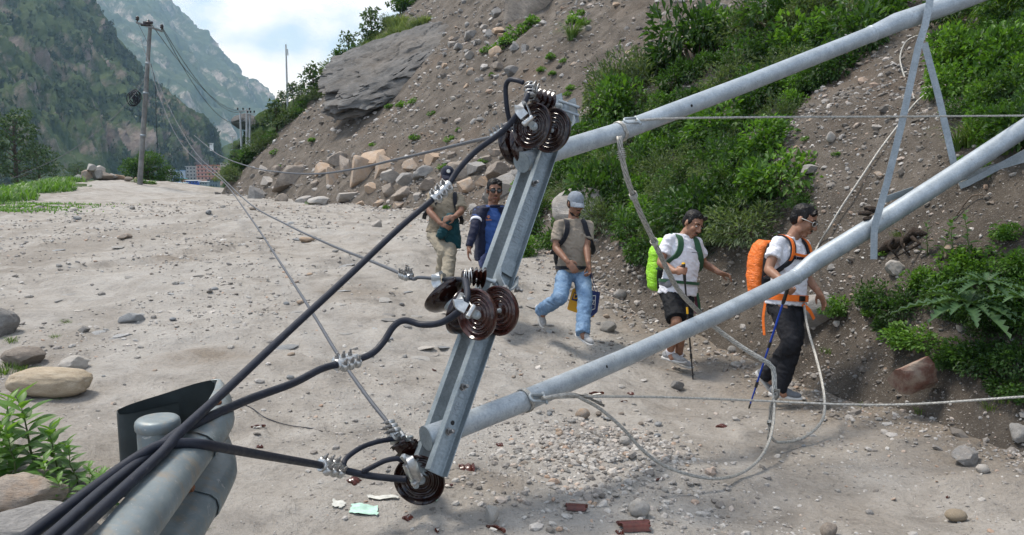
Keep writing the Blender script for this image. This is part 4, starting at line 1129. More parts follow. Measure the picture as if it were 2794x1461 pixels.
def rock_mesh(seed, sub=3, angular=0.75, sx=1.0, sy=1.0, sz=1.0, smooth=None, rough=0.10):
    """a stone cut from a ball by random planes, then roughened; unit radius"""
    rs = np.random.default_rng(seed)
    bm = bmesh.new(); bmesh.ops.create_icosphere(bm, subdivisions=sub, radius=1.0)
    V = np.array([v.co[:] for v in bm.verts]); F = np.array([[v.index for v in f.verts] for f in bm.faces]); bm.free()
    n = int(7 + 9 * angular)
    N = rs.normal(size=(n, 3)); N /= np.linalg.norm(N, axis=1)[:, None]
    D = rs.uniform(1 - 0.55 * angular, 0.98, n)
    for nn, dd in zip(N, D):
        k = V @ nn - dd
        V = V - np.clip(k, 0, None)[:, None] * nn[None] * 0.97
    if angular > 0.9:            # blocky: three pairs of near-square faces
        Q, _ = np.linalg.qr(rs.normal(size=(3, 3)))
        for a in range(3):
            for sg in (-1, 1):
                nn = Q[:, a] * sg + rs.normal(size=3) * 0.13; nn /= np.linalg.norm(nn); kk = V @ nn - rs.uniform(0.48, 0.72); V = V - np.clip(kk, 0, None)[:, None] * nn[None]
    o = rs.uniform(0, 50, 3)
    h = fbm(V[:, 0] * 1.7 + o[0], V[:, 1] * 1.7 + o[1], V[:, 2] * 1.7 + o[2], 4)
    V = V * (1 + rough * h[:, None])
    V = V * np.array([sx, sy, sz])
    return V, F
ROCK_LIB = {}
def rock_lib(kind, i, mat, **kw):
    key = (kind, i, mat.name)
    if key not in ROCK_LIB:
        V, F = rock_mesh(hash_int(kind) * 100 + i, **kw)
        ROCK_LIB[key] = from_np(kind, V, F, mat, kw.get('angular', 0.75) < 0.5)
        if kw.get('angular', 0.75) >= 0.5:
            ROCK_LIB[key].polygons.foreach_set('use_smooth', [True] * len(ROCK_LIB[key].polygons)); ROCK_LIB[key].set_sharp_from_angle(angle=R(28))
    return ROCK_LIB[key]
def hash_int(s): return sum((i + 1) * ord(c) for i, c in enumerate(s)) % 977
def place_rock(name, me_, loc, size, rot, label, cat='rock', group=None):
    o = bpy.data.objects.new(name, me_); COL.objects.link(o)
    o.location = loc; o.scale = size; o.rotation_euler = rot
    return tag(o, label, cat, group)
def own_rock(name, seed, mat, px, py, wpx, hpx, label, dep=0.9, rotz=0.0, sub=4, angular=0.8, rough=0.10, sink=0.30, tilt=(0, 0), depth=None, group=None, cat='rock', box=1.0, fwd=0.0):
    """a boulder whose foot stands where the pixel (px, py) meets the ground; size from its own width"""
    P = hit(px, py) if depth is None else at(px, py, depth)
    P = P - ray(px, py).normalized() * fwd
    d = (P - Vector((0, 0, CAMZ))).dot(CAM_F)
    w, h = wpx * d / FPX / 2, hpx * d / FPX / 2
    V, F = rock_mesh(seed, sub, angular, 1, 1, 1, None, rough)
    V = V / np.abs(V).max(0)
    V = np.sign(V) * np.abs(V) ** box
    me_ = from_np(name, V, F, mat); me_.set_sharp_from_angle(angle=R(30))
    o = place_rock(name, me_, P + Vector((0, w * dep * 0.35, h * (1 - sink))), (w, w * dep, h * (1 + sink * 0.5)), (tilt[0], tilt[1], rotz), label, cat, group)
    return o
def dpt_(P): return (P - Vector((0, 0, CAMZ))).dot(CAM_F)
# --- named boulders of the photograph
own_rock('boulder', 3, M_RK_TAN, 128, 1083, 232, 78, 'long smooth tan boulder lying on the roadside', 0.5, -0.05, 5, 0.15, 0.10, 0.1, box=0.78)
own_rock('boulder', 12, M_RK_WARM, 62, 996, 120, 52, 'brown flat-topped stone behind the tan boulder', 0.7, 0.2, 4, 0.8)
own_rock('boulder', 13, M_RK_PALE, 205, 1012, 92, 44, 'pale chipped block beside the tan boulder', 0.7, 0.5, 4, 0.9)
own_rock('boulder', 14, M_RK_PALE, 150, 1030, 60, 14, 'white flat stone tucked behind the tan boulder', 0.7, 0.5)
own_rock('boulder', 15, M_RK_WARM, 60, 1415, 230, 125, 'brown layered boulder at the foot of the leafy weeds', 0.8, 0.1, 4, 0.9, 0.12, 0.2)
own_rock('boulder', 16, M_RK_GREY, 95, 1500, 330, 130, 'grey layered boulder beside the guard rail', 0.8, 0.3, 4, 0.9, 0.12, 0.2)
own_rock('boulder', 17, M_RK_GREY, -15, 915, 110, 80, 'grey rounded stone on the road verge', 0.8, 0.2, 4, 0.5)
own_rock('boulder', 21, M_RK_GREY, 1590, 622, 170, 118, 'big pale grey boulder half buried in shrubs', 0.9, 0.4, 4, 0.6, 0.10, 0.2)
own_rock('boulder', 22, M_RK_RED, 2497, 1082, 150, 120, 'red-brown angular slab in the foot of the bank', 0.4, 0.25, 4, 0.97, 0.04, 0.1, (0.35, 0.1), fwd=0.22)
own_rock('boulder', 23, M_RK_GREY, 2228, 893, 150, 90, 'smooth grey slab set into the bank behind the walker in black trousers', 0.7, 0.1, 4, 0.7, 0.08, 0.2)
own_rock('boulder', 24, M_RK_GREY, 2645, 1268, 84, 50, 'low grey rock on the path edge', 0.8, 0.4, 4, 0.8)
own_rock('boulder', 25, M_RK_PALE, 2790, 1200, 70, 48, 'pale angular rock at the foot of the bank', 0.8, 0.4, 4, 0.9)
own_rock('boulder', 26, M_RK_PALE, 2448, 748, 66, 40, 'pale angular stone on the bank under the bent brace', 0.8, 0.3, 4, 0.9)
own_rock('boulder', 27, M_RK_PALE, 2215, 474, 76, 26, 'flat white slab on the bare slope', 0.6, 0.2, 4, 0.9)
own_rock('boulder', 28, M_RK_PALE, 2267, 388, 34, 30, 'white wedge of stone on the bare slope', 0.6, 0.4, 3, 0.9)
own_rock('boulder', 29, M_RK_PALE, 2605, 150, 60, 34, 'pale stone under the long grass of the bank', 0.6, 0.4, 3, 0.9)
own_rock('boulder', 30, M_RK_WARM, 2600, 705, 64, 38, 'tan flat stone among the tall nettles', 0.6, 0.3, 4, 0.9)
own_rock('boulder', 31, M_RK_PALE, 1745, 1410, 62, 50, 'pale rounded stone near the curved shards', 0.9, 0.3, 4, 0.35, 0.08)
own_rock('boulder', 32, M_RK_TAN, 2612, 1425, 60, 32, 'smooth brown oval pebble on the sandy road', 0.8, 0.1, 3, 0.1, 0.03, 0.05)
own_rock('boulder', 33, M_RK_WARM, 2268, 1470, 60, 44, 'tan angular stone half out of the sand', 0.8, 0.5, 3, 0.9)
own_rock('boulder', 34, M_RK_PALE, 2683, 1290, 40, 24, 'small white stone by the low grey rock', 0.8, 0.2, 3, 0.4)
own_rock('boulder', 35, M_RK_WARM, 1590, 1142, 42, 28, 'pinkish rounded stone under the lower tube', 0.9, 0.2, 3, 0.3)
own_rock('boulder', 36, M_RK_PALE, 1707, 1215, 36, 26, 'pale egg-shaped stone inside the wire loop', 0.9, 0.2, 3, 0.2)
own_rock('boulder', 37, M_RK_PALE, 1340, 1428, 44, 50, 'pale pointed stone between the curved shards', 0.8, 0.2, 3, 0.8)
own_rock('boulder', 38, M_RK_SLATE, 360, 880, 80, 30, 'blue-grey flat slate lying on the road', 0.8, 0.3, 3, 0.9, 0.05, 0.4)
own_rock('boulder', 39, M_RK_GREY, 228, 908, 32, 20, 'small squared dark stone on the road', 0.8, 0.2, 3, 0.95)
own_rock('boulder', 40, M_RK_WARM, 838, 662, 46, 18, 'brown stone in the middle of the road', 0.8, 0.2, 3, 0.8)
own_rock('boulder', 41, M_RK_WARM, 338, 652, 40, 16, 'dark brown stone in the wheel rut', 0.8, 0.2, 3, 0.8)
own_rock('boulder', 42, M_RK_PALE, 870, 560, 66, 26, 'pale flat-topped boulder at the edge of the rock pile', 0.8, 0.1, 4, 0.8)
own_rock('boulder', 43, M_RK_PALE, 1998, 962, 26, 18, 'round white stone in front of the path edge', 0.9, 0.2, 3, 0.3)
own_rock('boulder', 44, M_RK_PALE, 2008, 1002, 30, 20, 'small squared pale stone beside the path', 0.8, 0.2, 3, 0.9)
own_rock('boulder', 45, M_RK_GREY, 1850, 1062, 40, 26, 'broken grey stone on the path before the walkers', 0.8, 0.2, 3, 0.9)
own_rock('boulder', 46, M_RK_PALE, 1660, 905, 50, 30, 'pale stone at the bank foot near the printed bag', 0.8, 0.2, 3, 0.7)
own_rock('boulder', 47, M_RK_GREY, 1690, 815, 46, 28, 'grey lump of stone on the lower bank', 0.8, 0.2, 3, 0.8)
# big outcrop of bedrock in the slope and the block on the skyline
V, F = rock_mesh(77, 6, 0.75, 1, 1, 1, None, 0.10)
V = V / np.abs(V).max(0)
lay = np.sin(V[:, 2] * 8 + V[:, 0] * 1.6 + 1.8 * fbm(V[:, 0] * 1.2, V[:, 1] * 1.2, V[:, 2] * 2, 3)); V *= (1 + 0.06 * np.sign(lay) * np.abs(lay) ** 0.3)[:, None]
crk = pn(V[:, 0] * 2.2 + 4, V[:, 1] * 2.2, V[:, 2] * 3.0 + 1.2 * V[:, 0]); V *= (1 - 0.07 * np.exp(-(crk / 0.05) ** 2))[:, None]
crk = pn(V[:, 0] * 4.5 + 9, V[:, 1] * 4.5, V[:, 2] * 7.0); V *= (1 - 0.035 * np.exp(-(crk / 0.06) ** 2))[:, None]
V *= (1 + 0.05 * fbm(V[:, 0] * 5, V[:, 1] * 5, V[:, 2] * 9, 4))[:, None]
me_ = from_np('rock_outcrop', V, F, M_RK_DARK); me_.set_sharp_from_angle(angle=R(34))
place_rock('rock_outcrop', me_, hit(1062, 215) + Vector((0.5, 0.1, 0.35)), (5.1, 3.2, 1.5), (0.45, -0.36, 0.35), 'huge layered grey rock outcrop jutting from the landslide', 'rock')
V, F = rock_mesh(78, 4, 0.8, 1, 1, 1, None, 0.1); V = V / np.abs(V).max(0)
me_ = from_np('rock_outcrop', V, F, M_RK_WARM); me_.set_sharp_from_angle(angle=R(35))
place_rock('rock_outcrop', me_, hit(1445, 40) + Vector((0, 0.8, 0.3)), (1.3, 1.0, 1.5), (0.3, 0.4, 0.2), 'tall pale block of rock high on the landslide', 'rock')
me_ = rock_lib('overhang', 5, M_RK_DARK, sub=4, angular=0.7)
place_rock('rock_outcrop', me_, at(678, 336, 107), (2.2, 2.6, 1.15), (0, 0.15, 0.3), 'dark rock overhang on the green hill behind the far poles', 'rock')

# --- the pile of fallen blocks at the foot of the slide
rs = random.Random(5)
pile = [(700, 530, 46, 34), (730, 505, 60, 40), (768, 540, 34, 24), (790, 500, 70, 48), (812, 470, 56, 30), (830, 548, 40, 26), (905, 500, 52, 62), (925, 445, 60, 40), (948, 470, 44, 70), (985, 490, 52, 70), (1010, 455, 90, 46), (1010, 520, 44, 30), (1045, 470, 40, 60), (1060, 530, 60, 34), (1075, 490, 90, 48), (1100, 540, 50, 36), (1112, 500, 60, 44), (1125, 460, 46, 34), (1140, 540, 40, 26), (1155, 480, 66, 44), (1170, 515, 50, 40), (1190, 555, 56, 40), (1240, 560, 60, 40), (1255, 478, 74, 46), (1275, 520, 60, 40), (1300, 470, 56, 34), (1322, 505, 64, 44), (1340, 545, 60, 40), (1365, 480, 70, 44), (1380, 520, 72, 46), (1400, 555, 56, 36), (1415, 495, 60, 40), (985, 560, 40, 24), (950, 545, 70, 22), (1035, 560, 46, 22), (1090, 565, 42, 22), (880, 470, 40, 28), (860, 505, 36, 26), (1150, 575, 44, 26), (1215, 590, 40, 26), (1290, 575, 46, 30), (1180, 440, 44, 28), (1230, 430, 40, 26), (1325, 440, 46, 30), (1420, 450, 40, 26), (760, 470, 34, 22), (720, 470, 30, 20), (1350, 420, 36, 22), (1030, 620, 42, 36), (1300, 610, 36, 24), (1360, 590, 40, 26)]
for i, (px, py, w, h) in enumerate(pile):
    P = hit(px, py); d = (P - Vector((0, 0, CAMZ))).dot(CAM_F)
    k = rs.randrange(9)
    me_ = rock_lib('block', k, M_RK_WARM if rs.random() < 0.66 else M_RK_GREY, sub=4, angular=0.95 if k % 3 else 0.9, rough=0.05); q_ = rs.uniform(0.65, 1.25); w *= q_; h *= q_
    s = w * d / FPX / 2 * 1.45; hh = h * d / FPX / 2 * 1.4
    place_rock('fallen_block', me_, P + Vector((0, 0, hh * 0.22)), (s, s * rs.uniform(0.6, 0.9), hh), (rs.uniform(-0.4, 0.4), rs.uniform(-0.5, 0.5), rs.uniform(0, 6.28)), 'angular brown-grey block in the pile fallen at the foot of the landslide', 'rock', 'blocks piled at the foot of the landslide')
# a spill of blocks beside the outcrop
for i in range(34):
    px, py = rs.gauss(1320, 60), rs.gauss(150, 55); P = hit(px, py)
    if P.y > 60: continue
    w = rs.uniform(14, 44) * dpt_(P) / FPX / 2 * 1.3; me_ = rock_lib('block', rs.randrange(9), M_RK_WARM if rs.random() < 0.35 else M_RK_GREY, sub=4, angular=0.95, rough=0.05)
    place_rock('fallen_block', me_, P + Vector((0, 0, w * 0.15)), (w, w * rs.uniform(0.6, 0.9), w * rs.uniform(0.45, 0.8)), (rs.uniform(-0.4, 0.4), rs.uniform(-0.5, 0.5), rs.uniform(0, 6.28)), 'broken block in the spill of stones beside the rock outcrop', 'rock', 'blocks spilled beside the rock outcrop')
# loose larger stones on the slope
n_ = 0
while n_ < 150:
    px, py = rs.uniform(620, 2780), rs.uniform(5, 1010)
    P = hit(px, py)
    fd = float(foot_dist(np.array([P.x]), np.array([P.y]))[0])
    if fd < 0.15 or P.y > 60: continue
    d = (P - Vector((0, 0, CAMZ))).dot(CAM_F)
    s = rs.uniform(8, 15) * d / FPX * (1.0 if rs.random() < 0.8 else 1.7)
    me_ = rock_lib('loose_stone', rs.randrange(8), M_RK_GREY if rs.random() < 0.45 else (M_RK_PALE if rs.random() < 0.4 else M_RK_WARM), sub=2, angular=0.95, rough=0.05)
    place_rock('loose_stone', me_, P + Vector((0, 0, s * 0.1)), (s, s * rs.uniform(0.6, 1), s * rs.uniform(0.35, 0.7)), (rs.uniform(-0.5, 0.5), rs.uniform(-0.6, 0.3), rs.uniform(0, 6.28)), 'loose stone lying on the landslide slope', 'rock', 'loose stones on the landslide slope')
    n_ += 1
# pebbles on the road that stand out one by one
n_ = 0
while n_ < 170:
    if rs.random() < 0.45: px, py = rs.gauss(1610, 110), rs.gauss(1190, 70)
    elif rs.random() < 0.5: px, py = rs.uniform(1250, 2500), rs.uniform(760, 1420)
    else: px, py = rs.uniform(60, 1200), rs.uniform(560, 1060)
    P = hit(px, py)
    fd = float(foot_dist(np.array([P.x]), np.array([P.y]))[0])
    if fd > 0.1 or P.y < 3: continue
    d = (P - Vector((0, 0, CAMZ))).dot(CAM_F); s = rs.uniform(5, 13) * d / FPX
    me_ = rock_lib('road_stone', rs.randrange(6), (M_RK_PALE, M_RK_PALE, M_RK_PALE, M_RK_GREY, M_RK_WARM, M_RK_SLATE)[rs.randrange(6)], sub=2, angular=0.5, rough=0.06)
    place_rock('road_stone', me_, P + Vector((0, 0, s * 0.22)), (s, s * rs.uniform(0.6, 1), s * rs.uniform(0.35, 0.65)), (rs.uniform(-0.2, 0.2), rs.uniform(-0.2, 0.2), rs.uniform(0, 6.28)), 'small stone lying loose on the dirt road', 'stone', 'stones lying on the dirt road')
    n_ += 1

# flat slabs half buried in the road
n_ = 0
while n_ < 70:
    px, py = rs.uniform(150, 1500), rs.uniform(570, 1010)
    if rs.random() < 0.35: px, py = rs.uniform(1000, 1500), rs.uniform(780, 1000)
    P = hit(px, py); fd = float(foot_dist(np.array([P.x]), np.array([P.y]))[0])
    if fd > -0.3 or P.y < 4.2: continue
    s = rs.uniform(10, 30) * (1.5 if rs.random() < 0.15 else 1) * dpt_(P) / FPX
    me_ = rock_lib('embedded_stone', rs.randrange(8), (M_RK_PALE, M_RK_PALE, M_RK_GREY, M_RK_SLATE)[rs.randrange(4)], sub=3, angular=0.8, rough=0.08)
    place_rock('embedded_stone', me_, P + Vector((0, 0, -s * 0.015)), (s, s * rs.uniform(0.5, 0.9), s * rs.uniform(0.08, 0.16)), (rs.uniform(-0.10, 0.10), rs.uniform(-0.12, 0.12), rs.uniform(0, 6.28)), 'flat pale stone half buried in the dirt road', 'rock', 'flat stones half buried in the dirt road')
    n_ += 1
# --- gravel: uncountable, one mass each
def gravel(name, label, pts, sizes, mat, seed, flat=0.55, angular=0.9):
    r_ = np.random.default_rng(seed)
    U = [rock_mesh(seed * 10 + i, 1, angular, 1, 1, 1, None, 0.05) for i in range(10)]
    VV, FF, off = [], [], 0
    for (x, y, z), s in zip(pts, sizes):
        V, F = U[r_.integers(10)]
        a, b, c = r_.uniform(0, 6.28), r_.uniform(-0.5, 0.5), r_.uniform(-0.5, 0.5)
        M3 = np.array((Matrix.Rotation(a, 3, 'Z') @ Matrix.Rotation(b, 3, 'X') @ Matrix.Rotation(c, 3, 'Y')))
        Q = (V * np.array([s, s * r_.uniform(0.55, 1.0), s * flat * r_.uniform(0.6, 1.2)])) @ M3.T
        VV.append(Q + np.array([x, y, z + s * 0.12])); FF.append(F + off); off += len(V)
    me_ = from_np(name, np.concatenate(VV), np.concatenate(FF), mat, False)
    # a shade for each stone
    at_ = me_.attributes.new('shade', 'FLOAT', 'POINT')
    nv = len(U[0][0]); at_.data.foreach_set('value', np.repeat(r_.uniform(0, 1, len(VV)), nv).astype(np.float32))
    return tag(link(name, me_), label, None, None, 'stuff')
def mat_gravel(name, stops):
    m = NM(name, 0.85, 0.25)
    m.co = m.coord('Object')
    a = m.node('ShaderNodeAttribute', attribute_name='shade')
    c = m.ramp(a.outputs['Fac'], stops)
    n = m.noise(60, 5, 0.7)
    c = m.mix(m.ramp(n, [(0.35, 0.35), (0.6, 0.0)]), c, (0.09, 0.08, 0.07))
    m.base(c); m.bump(n, 0.3, 0.006)
    return m.m
M_GRAV_S = mat_gravel('slope_gravel', [(0.0, (0.10, 0.09, 0.08)), (0.3, (0.18, 0.16, 0.14)), (0.55, (0.29, 0.27, 0.25)), (0.8, (0.42, 0.40, 0.375)), (0.9, (0.30, 0.21, 0.15)), (1.0, (0.58, 0.56, 0.53))])
M_GRAV_R = mat_gravel('road_gravel', [(0.0, (0.16, 0.145, 0.13)), (0.3, (0.27, 0.25, 0.23)), (0.6, (0.36, 0.34, 0.315)), (0.85, (0.45, 0.43, 0.40)), (0.92, (0.36, 0.25, 0.18)), (1.0, (0.56, 0.55, 0.52))])
def slope_points(n, seed, y0, y1, dmax):
    r_ = np.random.default_rng(seed); out_ = []
    while sum(len(o) for o in out_) < n:
        # uniform over view angle and log distance keeps stones evenly dense in the picture
        th = np.radians(r_.uniform(-30, 40, 4000)); q = np.exp(r_.uniform(np.log(5.0), np.log(58), 4000))
        x, y = np.sin(th) * q, np.cos(th) * q
        d = foot_dist(x, y); k = (d > -0.5) & (d < dmax) & (ridge_cut(x, y) > 0) & (y > y0) & (y < y1)
        cl = fbm(x * 0.35, y * 0.35, 9.0, 3); k &= r_.uniform(-0.6, 0.5, 4000) < cl + 0.28
        x, y = x[k], y[k]; z = np.maximum(zh(x, y), zb(x, y))
        out_.append(np.stack([x, y, z], -1))
    return np.concatenate(out_)[:n]
sp = slope_points(28000, 3, 4, 58, 30)
r_ = np.random.default_rng(12); th = np.radians(r_.uniform(3, 42, 20000)); q = np.exp(r_.uniform(np.log(4.6), np.log(17), 20000)); x, y = np.sin(th) * q, np.cos(th) * q
d_ = foot_dist(x, y); k = (d_ > -0.35) & (d_ < 5); x, y = x[k][:9000], y[k][:9000]
sp = np.concatenate([sp[:24000], np.stack([x, y, np.maximum(zh(x, y), zb(x, y))], -1)])
dist = np.hypot(sp[:, 0], sp[:, 1]); sz_ = dist / 2173 * np.random.default_rng(4).lognormal(0.8, 0.55, len(sp)) * 1.7
gravel('slope_gravel', 'grey and rusty stone chips strewn all over the landslide', sp, np.clip(sz_, 0.006, 0.22), M_GRAV_S, 21)
r_ = np.random.default_rng(6)
th = np.radians(r_.uniform(-38, 36, 70000)); q = np.exp(r_.uniform(np.log(3.0), np.log(34), 70000)); x, y = np.sin(th) * q, np.cos(th) * q
cl = fbm(x * 0.5, y * 0.5, 2.0, 3) + 0.9 * np.exp(-(((x - 0.6) / 0.9) ** 2 + ((y - 5.0) / 0.8) ** 2)) + 0.5 * sstep(-2.2, -0.2, foot_dist(x, y)) + 0.25 * sstep(-3.0, -5.0, x)
k = (foot_dist(x, y) < 0.1) & (r_.uniform(-0.25, 0.9, len(x)) < cl) & (x > road_edge(y)) & ~((x < -0.8) & (y < 2.9))
x, y = x[k][:30000], y[k][:30000]
gravel('road_gravel', 'small pebbles and chips strewn over the dirt road', np.stack([x, y, zb(x, y)], -1), np.clip(np.hypot(x, y) / 2173 * np.random.default_rng(8).lognormal(0.6, 0.6, len(x)) * 1.4, 0.003, 0.05), M_GRAV_R, 22, 0.5, 0.6)

# rubble between the fallen blocks, and the cobble patch under the lower tube
r_ = np.random.default_rng(16)
A_ = FOOT[8]; t_ = r_.uniform(0, 1, 1100); seg = r_.integers(7, 11, 1100); Q = FOOT[seg] * (1 - t_[:, None]) + FOOT[seg + 1] * t_[:, None]; Q = Q + np.stack([0.89 * np.abs(r_.normal(0, 1.5, 1100)) - 0.5, 0.46 * np.abs(r_.normal(0, 1.5, 1100))], -1)
zq = np.maximum(zh(Q[:, 0], Q[:, 1]), zb(Q[:, 0], Q[:, 1]))
gravel('rubble', 'angular rubble filling the gaps of the fallen rock pile', np.stack([Q[:, 0], Q[:, 1], zq], -1), np.clip(Q[:, 1] / 2173 * r_.lognormal(1.7, 0.45, 1100), 0.05, 0.3), M_GRAV_S, 31, 0.7, 0.95)
n = 1500; x = np.concatenate([r_.normal(0.62, 0.33, n), r_.normal(0.35, 0.5, 500)]); y = np.concatenate([r_.normal(4.95, 0.42, n), r_.normal(4.1, 0.3, 500)])
gravel('cobbles', 'patch of washed rounded cobbles on the road under the lower tube', np.stack([x, y, zb(x, y)], -1), np.clip(r_.lognormal(-4.25, 0.45, n + 500), 0.006, 0.045), M_GRAV_R, 41, 0.6, 0.35)
# ================================================================== VEGETATION
def mat_leaf(name, stops, rough=0.5, trans=0.35, spec=0.3):
    m = NM(name, rough, spec)
    a = m.node('ShaderNodeAttribute', attribute_name='shade')
    m.co = m.coord('Object')
    v = m.math('ADD', m.math('MULTIPLY', a.outputs['Fac'], 0.75), m.math('MULTIPLY', m.rnd(), 0.25))
    c = m.ramp(v, stops)
    m.base(c)
    t = m.node('ShaderNodeBsdfTranslucent'); m.L(m.mix(1.0, c, (1.5, 1.6, 0.6), 'MULTIPLY'), t.inputs['Color'])
    x = m.node('ShaderNodeMixShader'); x.inputs[0].default_value = trans
    m.L(m.b.outputs[0], x.inputs[1]); m.L(t.outputs[0], x.inputs[2]); m.L(x.outputs[0], m.n['Material Output'].inputs['Surface'])
    return m.m
M_LEAF = mat_leaf('shrub_leaf', [(0.0, (0.022, 0.055, 0.010)), (0.45, (0.062, 0.14, 0.022)), (0.8, (0.12, 0.235, 0.036)), (1.0, (0.21, 0.33, 0.065))])
M_LEAF_D = mat_leaf('dark_shrub_leaf', [(0.0, (0.013, 0.034, 0.009)), (0.5, (0.036, 0.082, 0.02)), (0.85, (0.070, 0.145, 0.032)), (1.0, (0.13, 0.21, 0.055))])
M_LEAF_G = mat_leaf('grey_green_leaf', [(0.0, (0.03, 0.05, 0.025)), (0.5, (0.07, 0.105, 0.05)), (1.0, (0.15, 0.20, 0.10))])
M_GRASS = mat_leaf('grass_blade', [(0.0, (0.035, 0.07, 0.015)), (0.5, (0.085, 0.15, 0.03)), (0.85, (0.15, 0.22, 0.055)), (1.0, (0.26, 0.26, 0.12))], 0.5, 0.3)
M_GRASS_P = mat_leaf('pale_grass_blade', [(0.0, (0.055, 0.085, 0.035)), (0.5, (0.13, 0.18, 0.075)), (1.0, (0.28, 0.31, 0.16))], 0.6, 0.3)
M_WEED = mat_leaf('weed_leaf', [(0.0, (0.035, 0.085, 0.018)), (0.5, (0.075, 0.165, 0.03)), (1.0, (0.15, 0.27, 0.06))], 0.42, 0.35)
M_PINE = mat_leaf('pine_needle', [(0.0, (0.02, 0.045, 0.014)), (0.6, (0.055, 0.10, 0.03)), (1.0, (0.11, 0.17, 0.055))], 0.6, 0.15)
M_BARK = simple('bark', (0.11, 0.085, 0.065), 0.9, 0.15, 0, 0.4, 8, 0.6, 30, 0.03)
M_STEM = simple('green_stem', (0.10, 0.13, 0.05), 0.7, 0.2, 0, 0.3, 20)
def leaves_np(P, D, Nn, Ln, Wd, fold=0.25, shade=None, rs=None):
    """folded lozenge leaves: base P, direction D, normal N, length, width"""
    n = len(P); D = D / np.linalg.norm(D, axis=1)[:, None]
    S = np.cross(D, Nn); S /= np.linalg.norm(S, axis=1)[:, None] + 1e-9
    Nn = np.cross(S, D)
    L_, W_ = Ln[:, None], Wd[:, None]
    V = np.stack([P, P + D * L_ * 0.45 + S * W_ * 0.5 + Nn * W_ * fold, P + D * L_ - Nn * L_ * 0.18, P + D * L_ * 0.45 - S * W_ * 0.5 + Nn * W_ * fold], 1).reshape(-1, 3)
    b = np.arange(n)[:, None] * 4
    F = np.concatenate([b + np.array([[0, 1, 2]]), b + np.array([[0, 2, 3]])], 0)
    sh = np.repeat(shade if shade is not None else rs.uniform(0, 1, n), 4)
    return V, F, sh
def leaf_mesh(name, V, F, sh, mat):
    me_ = from_np(name, V, F, mat, True)
    a = me_.attributes.new('shade', 'FLOAT', 'POINT'); a.data.foreach_set('value', sh.astype(np.float32))
    return me_
def shrub_meshes(seed, nleaf, leaf, mat, clumps=16, aspect=0.8, width=0.5):
    """unit shrub about 1 m radius: clumps of leaves on twigs, uneven outline"""
    r = np.random.default_rng(seed)
    C = r.normal(size=(clumps, 3)); C /= np.linalg.norm(C, axis=1)[:, None]; C[:, 2] = np.abs(C[:, 2])
    C *= r.uniform(0.35, 0.85, clumps)[:, None]; C[:, 2] *= aspect
    R_ = r.uniform(0.22, 0.45, clumps)
    k = r.integers(0, clumps, nleaf)
    d = r.normal(size=(nleaf, 3)); d /= np.linalg.norm(d, axis=1)[:, None]
    P = C[k] + d * (R_[k] * r.uniform(0.45, 1.05, nleaf) ** 0.6)[:, None]
    P[:, 2] = np.abs(P[:, 2]) + 0.02
    out_ = P / (np.linalg.norm(P, axis=1)[:, None] + 1e-6)
    D = out_ * 0.7 + d * 0.6 + r.normal(size=(nleaf, 3)) * 0.45; D[:, 2] -= 0.15
    N_ = np.array([0, 0, 1.0])[None] * 0.9 + out_ * 0.5 + r.normal(size=(nleaf, 3)) * 0.35
    Ln = leaf * r.uniform(0.6, 1.3, nleaf); Wd = Ln * width * r.uniform(0.8, 1.2, nleaf)
    sh = np.clip(r.uniform(0, 0.75, nleaf) + 0.25 * r.uniform(0, 1, clumps)[k], 0, 1)
    V, F, s = leaves_np(P, D, N_, Ln, Wd, 0.25, sh)
    fol = leaf_mesh('foliage', V, F, s, mat)
    bm = bmesh.new()
    for c in C:
        q = Vector(c); m_ = q * 0.5 + Vector((r.uniform(-0.1, 0.1), r.uniform(-0.1, 0.1), 0.05))
        add_tube(bm, [Vector((0, 0, -0.15)), m_, q], [0.022, 0.014, 0.005], 5, False)
    return fol, bm_mesh('stem', bm, M_BARK)
LIB = {}
for i in range(4): LIB['broad', i] = shrub_meshes(100 + i, 1500, 0.14, M_LEAF, 16, 0.8, 0.62)
for i in range(3): LIB['dark', i] = shrub_meshes(120 + i, 1700, 0.12, M_LEAF_D, 18, 0.8, 0.55)
for i in range(3): LIB['fine', i] = shrub_meshes(140 + i, 2300, 0.13, M_LEAF_G, 20, 0.9, 0.26)
for i in range(3): LIB['tall', i] = shrub_meshes(150 + i, 900, 0.20, M_LEAF_D, 14, 1.25, 0.42)
for i in range(2): LIB['small', i] = shrub_meshes(160 + i, 420, 0.26, M_LEAF, 9, 0.7, 0.6)
for i in range(2): LIB['far', i] = shrub_meshes(180 + i, 1300, 0.17, M_LEAF_D, 16, 0.9, 0.6)
def shrub(kind, i, loc, size, rz, label, group, name='shrub', cat='shrub', squash=1.0, tilt=0.0):
    t = thing(name, label, cat, loc, group, (0, tilt, rz)); t.scale = (size, size, size * squash)
    fol, st = LIB[kind, i % len([k for k in LIB if k[0] == kind])]
    link('foliage', fol, t, True); link('stem', st, t, True)
    return t
def poly_in(px, py, poly):
    c = False; n = len(poly)
    for i in range(n):
        (x1, y1), (x2, y2) = poly[i], poly[i - 1]
        if (y1 > py) != (y2 > py) and px < (x2 - x1) * (py - y1) / (y2 - y1) + x1: c = not c
    return c
rs = random.Random(21)
def dpt(P): return (P - Vector((0, 0, CAMZ))).dot(CAM_F)
